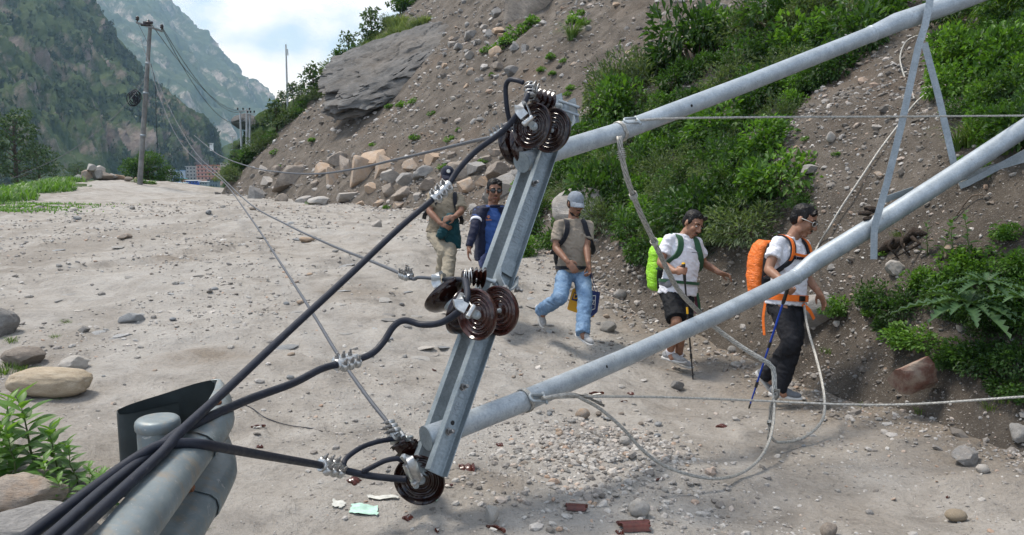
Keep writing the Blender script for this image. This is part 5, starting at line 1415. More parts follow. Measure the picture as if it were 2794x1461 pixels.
def shrub_field(poly, n, lo, hi, kinds, label, group, name='shrub', mind=0.62, squash=(0.95, 1.5)):
    pts = []; tries = 0
    xs = [p[0] for p in poly]; ys = [p[1] for p in poly]
    while len(pts) < n and tries < 6000:
        tries += 1
        px, py = rs.uniform(min(xs), max(xs)), rs.uniform(min(ys), max(ys))
        if not poly_in(px, py, poly): continue
        s = rs.uniform(lo, hi)
        if any(math.hypot(px - a, py - b) < mind * (s + c) for a, b, c in pts): continue
        pts.append((px, py, s))
    for px, py, s in pts:
        P = hit(px, py + s * 0.35); d = dpt(P)
        k = rs.choice(kinds)
        shrub(k, rs.randrange(4), P - Vector((0, 0, 0.05)), s * d / FPX, rs.uniform(0, 6.28), label[k] if isinstance(label, dict) else label, group if isinstance(group, str) else group[k], name, 'shrub', rs.uniform(*squash))
# the green belt across the slope behind the upper tube
LB = {'broad': 'broad-leaved light green shrub in the green belt across the slope', 'dark': 'dark green shrub in the green belt across the slope', 'fine': 'grey-green fine-leaved shrub in the green belt across the slope', 'tall': 'tall loose shrub with long leaves in the green belt across the slope'}
GB = {k: k + ' shrubs of the green belt across the slope' for k in LB}
GB = {'broad': 'broad-leaved shrubs of the green belt', 'dark': 'dark shrubs of the green belt', 'fine': 'grey-green shrubs of the green belt', 'tall': 'tall loose shrubs of the green belt'}
belt_top = [(1830, 150), (1960, 90), (2100, 20), (2300, -20), (2460, 10), (2380, 110), (2260, 200), (2170, 300), (2130, 380), (2050, 420), (1900, 420), (1700, 420), (1540, 470), (1560, 350), (1640, 260), (1740, 190)]
belt_low = [(1560, 460), (1800, 430), (2050, 430), (2140, 470), (2110, 560), (2020, 640), (1900, 660), (1800, 690), (1700, 650), (1640, 600), (1560, 560)]
shrub_field(belt_top, 125, 50, 130, ['broad', 'broad', 'dark', 'fine', 'tall'], LB, GB, mind=0.33)
shrub_field(belt_low, 74, 56, 130, ['dark', 'fine', 'tall', 'broad'], LB, GB, mind=0.31)
LR = {'broad': 'light green shrub growing low beside the path, behind the crossarm', 'dark': 'dark shrub growing low beside the path, behind the crossarm'}
shrub_field([(1440, 480), (1540, 470), (1540, 600), (1500, 690), (1420, 690), (1430, 580)], 14, 45, 80, ['broad', 'dark'], LR, {'broad': 'light shrubs beside the path', 'dark': 'dark shrubs beside the path'}, mind=0.5)
# shrubs at the right above and below the lower tube
LQ = {'dark': 'dark green shrub on the steep bank beyond the braces', 'broad': 'light green shrub on the steep bank beyond the braces'}
GQ = {'dark': 'dark shrubs on the bank beyond the braces', 'broad': 'light shrubs on the bank beyond the braces'}
shrub_field([(2600, -10), (2810, -20), (2810, 380), (2680, 350), (2620, 270), (2570, 120)], 26, 70, 130, ['dark', 'dark', 'broad'], LQ, GQ, mind=0.33)
shrub_field([(2390, 790), (2520, 740), (2810, 640), (2810, 1040), (2700, 1050), (2560, 960), (2400, 850)], 24, 55, 100, ['dark', 'dark', 'broad'], {'dark': 'dark green shrub at the foot of the bank round the thistle', 'broad': 'light green shrub at the foot of the bank round the thistle'}, {'dark': 'dark shrubs round the thistle', 'broad': 'light shrubs round the thistle'}, mind=0.30, squash=(0.8, 1.3))
for px, py, s, k, lb in ((2305, 850, 62, 'broad', 'round leafy shrub on the bank edge beside the walker with the orange pack'), (2620, 800, 80, 'dark', 'dark bush behind the thistle'), (2190, 560, 50, 'dark', 'dark little bush above the head of the orange pack walker'), (2660, 470, 70, 'broad', 'bright green bush below the grass clump'), (2760, 640, 60, 'broad', 'light bush under the lower tube'), (1900, 700, 70, 'fine', 'tall grey-green mugwort between the two pack carriers'), (1960, 660, 60, 'fine', 'bushy mugwort behind the orange pack')):
    P = hit(px, py); shrub(k, rs.randrange(3), P - Vector((0, 0, 0.04)), s * dpt(P) / FPX, rs.uniform(0, 6.28), lb, None)
# skyline scrub on the spur: along the ridge line of the hill
for i in range(30):
    t_ = 0.3 + 15.5 * i / 29; q = CORNER + RIDGE_DIR * t_; off_ = rs.uniform(-0.2, 0.9)
    x, y = q[0] + RIDGE_DIR[1] * off_, q[1] - RIDGE_DIR[0] * off_
    P = Vector((x, y, float(zh(np.array([x]), np.array([y]))[0]) - 0.1))
    shrub('far' if i % 3 else 'fine', i, P, rs.uniform(0.5, 1.15), i * 1.7, 'green bush on the skyline of the landslide spur', 'bushes along the skyline of the spur')
# small plants dotted on the slide
for i, (px, py, s) in enumerate([(1420, 85, 44), (1395, 110, 36), (1450, 60, 34), (1330, 135, 28), (1360, 130, 26), (1560, 55, 26), (1580, 40, 30), (1600, 60, 26), (1500, 155, 22), (1540, 165, 18), (1480, 190, 16), (1505, 200, 16), (1230, 380, 20), (1135, 375, 20), (1250, 355, 14), (750, 415, 20), (740, 375, 14), (850, 382, 16), (1180, 310, 16), (1320, 440, 16), (1470, 390, 22), (1550, 255, 18), (1560, 240, 16), (760, 455, 14), (845, 555, 14), (1060, 565, 16), (2360, 850, 26), (1130, 275, 22), (1100, 285, 20), (1060, 290, 18), (1210, 455, 18), (1020, 395, 14), (1340, 205, 14), (2410, 690, 24), (2330, 640, 22), (2280, 420, 16), (2200, 380, 16)]):
    P = hit(px, py + s * 0.3); shrub('small', i, P, s * dpt(P) / FPX, i * 2.1, 'small green plant rooted in the bare landslide debris', 'small plants on the landslide', 'plant', 'plant', 0.8)

# ---- grass
def grass_meshes(seed, n, mat, spread=0.25, hgt=1.0, wid=0.014, droop=0.6, seg=5):
    r = np.random.default_rng(seed); VV, FF, SH = [], [], []; off = 0
    for i in range(n):
        a = r.uniform(0, 6.28); b = np.array([math.cos(a), math.sin(a), 0]); base = b * r.uniform(0, spread)
        h = hgt * r.uniform(0.55, 1.1); dr = droop * r.uniform(0.3, 1.3); w = wid * r.uniform(0.7, 1.3)
        side = np.array([-b[1], b[0], 0]); side = side * math.cos(r.uniform(-0.8, 0.8)) + b * 0.3
        sh = r.uniform(0, 1)
        for k in range(seg + 1):
            t = k / seg
            c = base + b * (dr * h * t ** 1.8) + np.array([0, 0, h * (t - 0.55 * dr * t ** 2.6)])
            ww = w * (1 - t) ** 0.7 + 0.0008
            VV += [c - side * ww, c + side * ww]; SH += [sh, sh]
        for k in range(seg): q = off + 2 * k; FF.append((q, q + 1, q + 3, q + 2))
        off += 2 * (seg + 1)
    return leaf_mesh('blades', np.array(VV), np.array(FF), np.array(SH), mat)
for i in range(3): LIB['grass', i] = grass_meshes(200 + i, 110, M_GRASS, 0.14, 1.0, 0.014, 0.95)
for i in range(2): LIB['pale', i] = grass_meshes(220 + i, 150, M_GRASS_P, 0.4, 0.8, 0.02, 0.8, 4)
for i in range(2): LIB['short', i] = grass_meshes(240 + i, 70, M_GRASS, 0.5, 0.5, 0.02, 0.6, 3)
def tuft(kind, i, px, py, s, label, group=None, depth=None):
    P = hit(px, py) if depth is None else at(px, py, depth)
    o = link('grass_tuft', LIB[kind, i % len([k for k in LIB if k[0] == kind])])
    sc = s * dpt(P) / FPX; o.location = P - Vector((0, 0, 0.02)); o.scale = (sc, sc, sc); o.rotation_euler = (0, 0, i * 1.3)
    return tag(o, label, 'grass', group)
for i, (px, py, s) in enumerate([(2000, 520, 130), (1950, 540, 110), (2060, 560, 120), (1990, 620, 110), (2040, 470, 90)]):
    tuft('grass', i, px, py, s, 'long arching grass clump on the slope between the two pack carriers', 'grass clumps behind the walkers')
for i, (px, py, s) in enumerate([(2650, 400, 130), (2700, 390, 120), (2610, 410, 100), (2740, 420, 120)]):
    tuft('grass', i, px, py, s, 'bright arching grass clump above the lower tube at the bank', 'bright grass clumps above the lower tube')
for i, (px, py, s) in enumerate([(2620, 120, 120), (2680, 180, 120), (2730, 80, 130), (2600, 200, 110), (2700, 280, 110), (2780, 230, 120)]):
    tuft('grass', i, px, py, s, 'long grass hanging from the steep bank beyond the braces', 'grass on the steep bank')
for i, (px, py, s) in enumerate([(1560, 110, 80), (2180, 90, 100), (2240, 60, 100), (2130, 120, 90)]):
    tuft('grass', i, px, py, s, 'grass clump among the upper shrubs of the green belt', 'grass clumps in the green belt')
from mathutils.bvhtree import BVHTree
_oc = bpy.data.objects['rock_outcrop']; _m = wmat(_oc)
BV = BVHTree.FromPolygons([_m @ v.co for v in _oc.data.vertices], [p.vertices[:] for p in _oc.data.polygons])
n_ = 0
while n_ < 80:
    a = rs.uniform(0, 1); px = 800 + 430 * a
    o = at(px, 60, 40.0); q = BV.ray_cast(Vector((o.x, o.y + rs.uniform(0.5, 5.5), 30)), Vector((0, 0, -1)))[0]
    x_, y_ = o.x, o.y + rs.uniform(0.5, 5.0)
    zt = float(zh(np.array([x_]), np.array([y_]))[0])
    if q is not None and q.z > zt: P = q
    else: P = Vector((x_, y_, zt))
    pp = proj(P)
    if not (60 < pp[1] < 285) or pp[1] > 300 - 0.42 * (pp[0] - 790): n_ += 0.25; continue
    o = link('grass_tuft', LIB['pale', int(n_) % 2]); sc = rs.uniform(0.7, 1.15); o.location = P - Vector((0, 0, 0.05)); o.scale = (sc, sc, sc); o.rotation_euler = (0, 0, n_ * 1.3)
    tag(o, 'pale feathery grass clump on top of the rock outcrop', 'grass', 'grass clumps on the rock outcrop'); n_ += 1
for i, (px, py, s) in enumerate([(30, 1000, 34), (60, 1010, 30), (10, 1020, 40), (95, 1015, 26), (170, 1080, 20), (160, 1090, 16), (270, 1295, 30), (560, 1415, 26), (545, 1440, 30), (180, 880, 18), (150, 920, 18), (30, 930, 24), (2180, 1060, 0), (2360, 1110, 20), (2510, 1120, 22), (2700, 1110, 30), (2740, 1090, 34), (2790, 1060, 40), (2260, 960, 22), (2450, 640, 22), (2380, 620, 26)]):
    if s: tuft('short', i, px, py, s * 2.0, 'short green grass sprouting at the edge of the dirt road', 'short grass sprouts')
# verge on the left: a mass of grass and weeds nobody could count
r_ = np.random.default_rng(33); VV, FF, SH = [], [], []; off = 0
def mass(x, y, h0, h1, w):
    global off
    n = len(x); z = zb(x, y); a = r_.uniform(0, 6.28, n); o_ = np.zeros(n)
    b = np.stack([np.cos(a), np.sin(a), o_], -1); h = r_.uniform(h0, h1, n)[:, None]; s_ = np.stack([-b[:, 1], b[:, 0], o_], -1) * w; c = np.stack([x, y, z - 0.02], -1); up = np.array([[0, 0, 1.0]])
    V = np.stack([c - s_, c + s_, c + b * h * 0.35 + up * h * 0.7 + s_ * 0.8, c + b * h * 0.35 + up * h * 0.7 - s_ * 0.8, c + b * h * 0.8 + up * h * 0.9], 1).reshape(-1, 3)
    q = off + np.arange(n)[:, None] * 5
    VV.append(V); FF.append(np.concatenate([q + [[0, 1, 2]], q + [[0, 2, 3]], q + [[3, 2, 4]]], 0)); SH.append(np.repeat(r_.uniform(0, 1, n), 5)); off += 5 * n
y = r_.uniform(24, 42, 9000); mass(road_edge(y) - np.abs(r_.normal(0, 2.5, 9000)) - 0.1 + 0.6 * np.sin(y * 0.9), y, 0.10, 0.45, 0.022)
k = r_.integers(3, size=2600); ctr = np.array([(-14.4, 22.0), (-14.9, 24.2), (-15.8, 27.0)])[k]
mass(ctr[:, 0] + r_.normal(0, 1.0, 2600), ctr[:, 1] + r_.normal(0, 0.35, 2600), 0.04, 0.14, 0.02)
VV, FF, SH = np.concatenate(VV), np.concatenate(FF), np.concatenate(SH)
vg = link('grass', leaf_mesh('grass', VV, FF, SH, M_WEED)); tag(vg, 'bright green grass and weeds along the outer edge of the road', None, None, 'stuff')
for i, (px, py, s) in enumerate([(20, 505, 46), (70, 500, 40), (120, 500, 34), (160, 505, 22), (40, 520, 30), (200, 497, 20), (375, 500, 22), (410, 503, 18)]):
    P = hit(px, py); shrub('small', i, P, s * dpt(P) / FPX, i, 'bright green weed clump at the outer edge of the road', 'weed clumps on the road edge', 'plant', 'plant', 0.7)

# ---- leafy weeds in the left foreground: long single leaves on stems
def long_leaf(bm, base, d, n, L_, W_, curl=0.35, rs_=None, shade=None, layer=None, serr=0.0):
    """curved blade with a folded midrib"""
    d = d.normalized(); s = d.cross(n).normalized(); n = s.cross(d).normalized(); rows = []
    prof = (0.06, 0.55, 0.92, 1.0, 0.80, 0.45, 0.02); K = len(prof) - 1
    for k, w in enumerate(prof):
        t = k / K; c = base + d * L_ * t * (1 - 0.15 * curl * t) - Vector((0, 0, 1)) * (curl * L_ * t * t * 0.55)
        ww = W_ / 2 * w * (1 + serr * (0.5 if k % 2 else -0.4))
        rows.append([bm.verts.new(c - s * ww + n * ww * 0.35), bm.verts.new(c), bm.verts.new(c + s * ww + n * ww * 0.35)])
    for k in range(K):
        for j in range(2):
            f = bm.faces.new((rows[k][j], rows[k][j + 1], rows[k + 1][j + 1], rows[k + 1][j]))
    if layer is not None:
        for r__ in rows:
            for v in r__: v[layer] = shade
def weed(px, py, hpx, seed, label, nleaf=16, group=None, lw=0.30, lean=None, mat=None, name='weed', L0=0.55, depth=None):
    P = hit(px, py) if depth is None else at(px, py, depth)
    d = dpt(P); H = hpx * d / FPX; r = random.Random(seed)
    t = thing(name, label, 'plant', P, group)
    ln = lean or Vector((r.uniform(-0.25, 0.25), r.uniform(-0.2, 0.1), 1)).normalized()
    st = [P + ln * H * k / 6 + Vector((r.uniform(-0.01, 0.01), r.uniform(-0.01, 0.01), 0)) for k in range(7)]
    bm = bmesh.new(); add_tube(bm, st, [0.006 * (1.2 - k / 6) * max(0.6, H / 0.4) for k in range(7)], 6); link('stem', bm_mesh('stem', bm, M_STEM), t)
    for k in range(nleaf):
        f = 0.08 + 0.92 * k / nleaf; i = min(5, int(f * 6)); b = st[i].lerp(st[i + 1], f * 6 - i)
        a = k * 2.4 + r.uniform(-0.3, 0.3); up = 0.25 + 0.75 * f * f
        dd = Vector((math.cos(a), math.sin(a), up)); L_ = H * L0 * (1.05 - 0.55 * f) * r.uniform(0.8, 1.2)
        bm = bmesh.new(); lay = bm.verts.layers.float.new('shade')
        long_leaf(bm, b, dd, Vector((0, 0, 1)), L_, L_ * lw, 0.45 * (1 - 0.6 * f), None, min(1, 0.25 + 0.5 * f + r.uniform(-0.2, 0.25)), lay)
        link('leaf', bm_mesh('leaf', bm, mat or M_WEED), t)
    return t
wl = [(35, 1290, 180, 'tall leafy weed by the left boulders'), (100, 1300, 200, 'tallest pointed-leaf weed beside the tan boulder'), (160, 1320, 150, 'leafy weed behind the layered boulder'), (215, 1330, 110, 'low spreading weed next to the guard rail'), (255, 1360, 80, 'small weed under the crumpled rail end'), (60, 1340, 150, 'bushy weed in front of the layered boulder'), (-10, 1330, 170, 'broad weed growing between the grey boulders'), (140, 1370, 110, 'short weed between the grey boulder and the rail'), (290, 1385, 90, 'weed squeezed under the cables'), (185, 1400, 90, 'small weed shaded by the cables')]
for i, (px, py, h, lb) in enumerate(wl): weed(px, py, h * 1.2, 40 + i, lb, 22, 'leafy weeds in the corner by the guard rail', 0.32 + 0.05 * (i % 3), depth=None if py < 1340 else None)
# nettle-like stems on the bank at the right
for i, (px, py, h, lb) in enumerate([(2560, 720, 130, 'thin nettle stem on the bank below the brace'), (2600, 740, 150, 'taller nettle stem on the bank below the brace'), (2650, 730, 160, 'leafiest nettle stem on the bank'), (2530, 700, 100, 'short nettle stem next to the bent brace'), (2690, 720, 120, 'nettle stem leaning under the lower tube')]):
    weed(px, py, h, 70 + i, lb, 14, 'nettle stems on the bank', 0.5, None, M_LEAF_D, 'nettle', 0.26)
# the thistle: rosettes of long toothed leaves
def thistle(px, py, rpx, seed, label, n=15):
    P = hit(px, py); d = dpt(P); P = P + Vector((-0.12, -0.36, 0.26)); Rr = rpx * d / FPX; r = random.Random(seed)
    t = thing('thistle', label, 'plant', P, 'thistles on the bank')
    for k in range(n):
        a = 2.399 * k; el = 0.15 + 0.75 * k / n; dd = Vector((math.cos(a) * math.cos(el), math.sin(a) * math.cos(el) - 0.35, math.sin(el)))
        L_ = Rr * (1.15 - 0.6 * k / n) * r.uniform(0.85, 1.1); dd.normalize(); s = dd.cross(Vector((0, 0, 1))).normalized(); nn = s.cross(dd)
        bm = bmesh.new(); lay = bm.verts.layers.float.new('shade'); rows = []; K = 18
        for j in range(K + 1):
            tt = j / K; c = P + dd * L_ * tt - Vector((0, 0, 1)) * L_ * 0.42 * tt * tt
            w = L_ * 0.125 * math.sin(math.pi * min(1, tt * 0.93 + 0.07)) ** 0.7 * (1.25 if j % 2 else 0.55) * (1 - 0.25 * tt)
            fwd = dd * (L_ * 0.03 if j % 2 else 0)
            rows.append([bm.verts.new(c - s * w + fwd + nn * w * 0.5), bm.verts.new(c), bm.verts.new(c + s * w + fwd + nn * w * 0.5)])
        for row in rows:
            for q, v in enumerate(row): v[lay] = 0.95 if q == 1 else 0.3 + 0.4 * k / n
        for j in range(K):
            for q in range(2): bm.faces.new((rows[j][q], rows[j][q + 1], rows[j + 1][q + 1], rows[j + 1][q]))
        link('leaf', bm_mesh('leaf', bm, M_THIST), t)
M_THIST = mat_leaf('thistle_leaf', [(0.0, (0.018, 0.045, 0.018)), (0.5, (0.038, 0.085, 0.03)), (0.9, (0.085, 0.15, 0.06)), (1.0, (0.17, 0.23, 0.12))], 0.5, 0.2)
thistle(2600, 905, 150, 1, 'large spiny thistle rosette on the bank above the red-brown slab', 28)
thistle(2650, 850, 110, 2, 'smaller spiny thistle behind the large one', 18)
thistle(2735, 890, 90, 3, 'spiny thistle half hidden by weeds at the bank edge', 11)

# ---- trees
def tree(name, label, base, H, crown, mat, seed, nl=2600, leaf=0.05, shape='round', group=None, trunk=0.03):
    r = np.random.default_rng(seed); base = Vector(base)
    t = thing(name, label, 'tree', base, group)
    bm = bmesh.new(); top = base + Vector((r.uniform(-0.03, 0.03) * H, 0, H * 0.92))
    add_tube(bm, [base - Vector((0, 0, 0.3)), base.lerp(top, 0.35) + Vector((0.01 * H, 0, 0)), base.lerp(top, 0.7), top], [trunk * H, trunk * H * 0.75, trunk * H * 0.45, trunk * H * 0.12], 8)
    CL = []
    if shape == 'round':
        for k in range(26):
            a = r.uniform(0, 6.28); f = r.uniform(0.18, 0.98); rad = crown * math.sqrt(max(0.05, 1 - ((f - 0.5) / 0.55) ** 2)) * r.uniform(0.4, 0.95)
            CL.append((base + Vector((math.cos(a) * rad, math.sin(a) * rad, H * f)), crown * r.uniform(0.25, 0.42)))
    else:
        for k in range(22):
            a = k * 2.4; f = 0.25 + 0.72 * k / 22; rad = crown * (1.1 - f) * r.uniform(0.7, 1.1) + 0.1 * crown
            CL.append((base + Vector((math.cos(a) * rad, math.sin(a) * rad, H * f + r.uniform(-0.03, 0.03) * H)), crown * r.uniform(0.22, 0.36)))
    for c, _ in CL:
        s = base.lerp(top, min(0.95, max(0.15, (c.z - base.z) / H - 0.12))); add_tube(bm, [s, s.lerp(c, 0.6), c], [trunk * H * 0.28, trunk * H * 0.16, trunk * H * 0.05], 5, False)
    link('trunk', bm_mesh('trunk', bm, M_BARK), t)
    C = np.array([c[:] for c, _ in CL]); Rr = np.array([q for _, q in CL]); k = r.integers(0, len(CL), nl)
    d = r.normal(size=(nl, 3)); d /= np.linalg.norm(d, axis=1)[:, None]; sq = np.array([1, 1, 0.75 if shape == 'round' else 0.34])
    P = C[k] + d * sq * (Rr[k] * r.uniform(0.3, 1.05, nl) ** 0.5)[:, None]
    Ln = leaf * H * r.uniform(0.6, 1.3, nl)
    V, F, s = leaves_np(P, d + r.normal(size=(nl, 3)) * 0.5, np.array([[0, 0, 1.0]]) + r.normal(size=(nl, 3)) * 0.5, Ln, Ln * 0.55, 0.2, r.uniform(0, 1, nl))
    link('crown', leaf_mesh('crown', V, F, s, mat), t)
    return t
tree('round_tree', 'dark round-crowned tree behind the leaning wooden power pole', at(412, 560, 58), 3.9, 1.55, M_LEAF_D, 3, 4200, 0.045)
tree('round_tree', 'low dark tree at the road crest beside the round-crowned tree', at(470, 545, 60), 2.3, 1.0, M_LEAF_D, 4, 1800, 0.06)
for i, (px, py, d, H, cr, lb) in enumerate([(45, 520, 95, 9.6, 4.2, 'layered green pine left of the road, taller than its neighbours'), (110, 525, 100, 6.0, 3.2, 'broad pine beside the tall layered pine'), (-20, 530, 92, 6.5, 3.0, 'pine at the edge of the road drop'), (215, 530, 130, 5.0, 2.5, 'small pine below the stone heap')]):
    tree('pine_tree', lb, at(px, py, d), H, cr, M_PINE, 10 + i, 2600, 0.04, 'pine')
for i, (px, py, d, H) in enumerate([(770, 285, 96, 2.2), (742, 305, 104, 1.6), (800, 268, 92, 2.4), (822, 262, 90, 1.8)]):
    tree('small_tree', 'small dark tree silhouetted on the ridge beside the tall bare pole', at(px, py + 14, d), H, H * 0.36, M_PINE, 20 + i, 600, 0.10, 'pine', 'small trees on the ridge')

for i, t_ in enumerate((3.0, 5.2, 7.5, 9.0, 11.0)):
    q = CORNER + RIDGE_DIR * t_; z = float(zh(np.array([q[0]]), np.array([q[1]]))[0])
    tree('small_tree', 'thin dark sapling rising from the skyline bushes of the spur', Vector((q[0], q[1], z - 0.1)), 2.0 + 0.4 * (i % 2), 0.8, M_PINE, 40 + i, 380, 0.10, 'pine', 'saplings on the skyline of the spur')

# bushes on the green hill behind the spur
r_ = np.random.default_rng(50); k_ = 0
while k_ < 60:
    i = int(r_.uniform(0.02, 0.6) * (P3.shape[0] - 1)); j = int(r_.uniform(0.30, 0.97) * (P3.shape[1] - 1)); q = Vector(P3[i, j]); pp = proj(q)
    if not (600 < pp[0] < 900): k_ += 0.2; continue
    shrub('far' if int(k_) % 3 == 0 else 'fine', int(k_), q - Vector((0, 0, 0.2)), r_.uniform(0.6, 1.4), k_, 'green bush on the hill behind the landslide spur', 'bushes on the hill behind the spur'); k_ += 1
# ================================================================== PEOPLE
def capsule(bm, p0, r0, p1, r1, seg=14, end0=True, end1=True):
    p0, p1 = Vector(p0), Vector(p1); d = p1 - p0; L_ = max(1e-6, d.length); prof = []
    if end0:
        for k in range(5): a = math.pi / 2 * (1 - k / 4); prof.append((r0 * math.cos(a), -r0 * math.sin(a)))
    else: prof += [(0, 0), (r0, 0)]
    if end1:
        for k in range(5): a = math.pi / 2 * k / 4; prof.append((r1 * math.cos(a), L_ + r1 * math.sin(a)))
    else: prof += [(r1, L_), (0, L_)]
    prof[0] = (0.0, prof[0][1]); prof[-1] = (0.0, prof[-1][1])
    add_lathe(bm, p0, d, prof, seg)
def chain(bm, pts, rad, flat_end=False):
    for i in range(len(pts) - 1): capsule(bm, pts[i], rad[i], pts[i + 1], rad[i + 1], 14, True, not (flat_end and i == len(pts) - 2))
def ellip(bm, c, ax, n=14):
    c = Vector(c); r = bmesh.ops.create_uvsphere(bm, u_segments=n + 6, v_segments=n, radius=1.0)
    for v in r['verts']: v.co = c + ax[0] * v.co.x + ax[1] * v.co.y + ax[2] * v.co.z
def loft_rings(bm, rings_, seg=28, power=2.4):
    """closed superellipse loft; ring = (centre, half-axis a, half-axis b)"""
    R_ = []
    for c, a, b in rings_:
        row = []
        for k in range(seg):
            th = 2 * math.pi * k / seg; x, y = math.cos(th), math.sin(th)
            x = math.copysign(abs(x) ** (2 / power), x); y = math.copysign(abs(y) ** (2 / power), y)
            row.append(bm.verts.new(Vector(c) + a * x + b * y))
        R_.append(row)
    for i in range(len(R_) - 1):
        for k in range(seg): bm.faces.new((R_[i][k], R_[i][(k + 1) % seg], R_[i + 1][(k + 1) % seg], R_[i + 1][k]))
    bm.faces.new(R_[0][::-1]); bm.faces.new(R_[-1])
def voxel(name, bm, mat, vs=0.01, smooth=3, wrinkle=0.0, wf=14.0, seed=0.0, fold=None, parent=None):
    """closed shapes fused into one continuous skin"""
    bmesh.ops.recalc_face_normals(bm, faces=bm.faces[:])
    me_ = bpy.data.meshes.new(name); bm.to_mesh(me_); bm.free()
    ob = bpy.data.objects.new('tmp', me_); COL.objects.link(ob)
    md = ob.modifiers.new('r', 'REMESH'); md.mode = 'VOXEL'; md.voxel_size = vs
    if name == 'body':
        mdd = ob.modifiers.new('d', 'DECIMATE'); mdd.ratio = 0.5
    if smooth:
        ms_ = ob.modifiers.new('s', 'SMOOTH'); ms_.factor = 0.5; ms_.iterations = smooth
    dg = bpy.context.evaluated_depsgraph_get(); dg.update()
    res = bpy.data.meshes.new_from_object(ob.evaluated_get(dg))
    bpy.data.objects.remove(ob); bpy.data.meshes.remove(me_)
    res.name = name
    if wrinkle:
        n = len(res.vertices); co = np.zeros(n * 3, np.float32); res.vertices.foreach_get('co', co); co = co.reshape(-1, 3)
        nn = np.zeros(n * 3, np.float32); res.vertices.foreach_get('normal', nn); nn = nn.reshape(-1, 3)
        q = co * wf; q[:, 2] *= 1.9
        h = 0.55 - np.abs(fbm(q[:, 0] + seed, q[:, 1], q[:, 2] + 0.8 * q[:, 0], 3)) * 2.2
        co = co + nn * (h * wrinkle)[:, None]
        res.vertices.foreach_set('co', co.astype(np.float32).ravel())
    set_mat(res, mat); res.polygons.foreach_set('use_smooth', [True] * len(res.polygons)); res.update()
    return link(name, res, parent)
def cloth(name, col, rough=0.85, var=0.1, sc=6, weave=420, bump=0.6, sheen=0.08):
    m = NM(name, rough, 0.2); m.co = m.coord('Object')
    n = m.noise(sc, 5, 0.6)
    m.base(m.ramp(n, [(0.3, tuple(v * (1 - 1.6 * var) for v in col)), (0.7, tuple(min(0.85, v * (1 + var)) for v in col))]))
    m.b.inputs['Sheen Weight'].default_value = sheen
    b = m.bump(m.noise(22, 4, 0.6, dist=1.0), bump, 0.012); m.bump(m.noise(weave, 2, 0.5), 0.15, 0.0015, b)
    return m.m
def skin(name, col):
    m = NM(name, 0.5, 0.35); m.co = m.coord('Object')
    m.base(m.ramp(m.noise(18, 5, 0.6), [(0.3, tuple(v * 0.8 for v in col)), (0.7, tuple(v * 1.12 for v in col))]))
    m.b.inputs['Subsurface Weight'].default_value = 0.08; m.b.inputs['Subsurface Radius'].default_value = (0.02, 0.008, 0.004)
    m.bump(m.noise(160, 3), 0.12, 0.002)
    return m.m
SK1 = skin('skin_tan', (0.265, 0.135, 0.083)); SK2 = skin('skin_brown', (0.20, 0.10, 0.062)); SK3 = skin('skin_warm', (0.29, 0.15, 0.10))
C_WHITE = cloth('white_cotton', (0.66, 0.66, 0.70), 0.9, 0.03); C_KHAKI = cloth('khaki_cotton', (0.235, 0.195, 0.14)); C_KPANT = cloth('khaki_twill', (0.27, 0.237, 0.18)); C_TAUPE = cloth('taupe_cotton', (0.235, 0.20, 0.16))
C_BLUE = cloth('blue_jersey', (0.022, 0.062, 0.20), 0.6); C_NAVY = cloth('navy_knit', (0.006, 0.009, 0.028), 0.7, sheen=0.05); C_NPANT = cloth('navy_track', (0.010, 0.020, 0.075), 0.7)
C_BLACK = cloth('black_nylon', (0.007, 0.008, 0.010), 0.75, sheen=0.0); C_CHAR = cloth('charcoal_twill', (0.013, 0.0135, 0.017), 0.85, sheen=0.0); C_TEAL = cloth('teal_fleece', (0.006, 0.045, 0.055), 0.8)
C_STRAP = cloth('black_webbing', (0.012, 0.013, 0.018), 0.8); C_GSTRAP = cloth('green_webbing', (0.03, 0.09, 0.045), 0.8); C_GREYP = cloth('grey_padding', (0.16, 0.16, 0.17), 0.85)
C_CAPGREY = cloth('grey_denim_cap', (0.20, 0.225, 0.26), 0.9, 0.15, 30); C_CAPNAVY = cloth('navy_cap', (0.010, 0.013, 0.028), 0.85); C_SHOE = cloth('grey_mesh_shoe', (0.30, 0.30, 0.30), 0.85, 0.12, 40); C_SHOED = cloth('slate_mesh_shoe', (0.14, 0.15, 0.165), 0.85, 0.12, 40)
C_SOLE = simple('rubber_sole', (0.50, 0.49, 0.47), 0.7, 0.3, 0, 0.1); C_HAIR = cloth('black_hair', (0.006, 0.005, 0.005), 0.45, 0.2, 60, 300, 0.6, 0.0)
C_ORANGEW = cloth('orange_webbing', (0.75, 0.16, 0.02), 0.7, 0.05)
def nylon(name, col):
    m = NM(name, 0.42, 0.4); m.co = m.coord('Object')
    m.base(col); n = m.noise(13, 6, 0.62, m.coord('Object', (1, 1, 2.2)), 1.6)
    m.bump(n, 0.75, 0.035); return m.m
C_ORANGE = nylon('orange_rain_cover', (0.80, 0.17, 0.015)); C_LIME = nylon('lime_rain_cover', (0.30, 0.66, 0.02))
def denim():
    m = NM('blue_denim', 0.9, 0.15); m.co = m.coord('Object')
    n = m.noise(7, 6, 0.65); f = m.noise(60, 4, 0.7)
    c = m.ramp(n, [(0.3, (0.085, 0.15, 0.25)), (0.55, (0.16, 0.25, 0.37)), (0.75, (0.27, 0.36, 0.46))])
    m.base(m.mix(m.ramp(f, [(0.3, 0.35), (0.6, 0.0)]), c, (0.05, 0.09, 0.16))); b = m.bump(m.noise(24, 4, 0.6, dist=1.2), 0.4, 0.014); m.bump(f, 0.2, 0.002, b); return m.m
C_DENIM = denim()
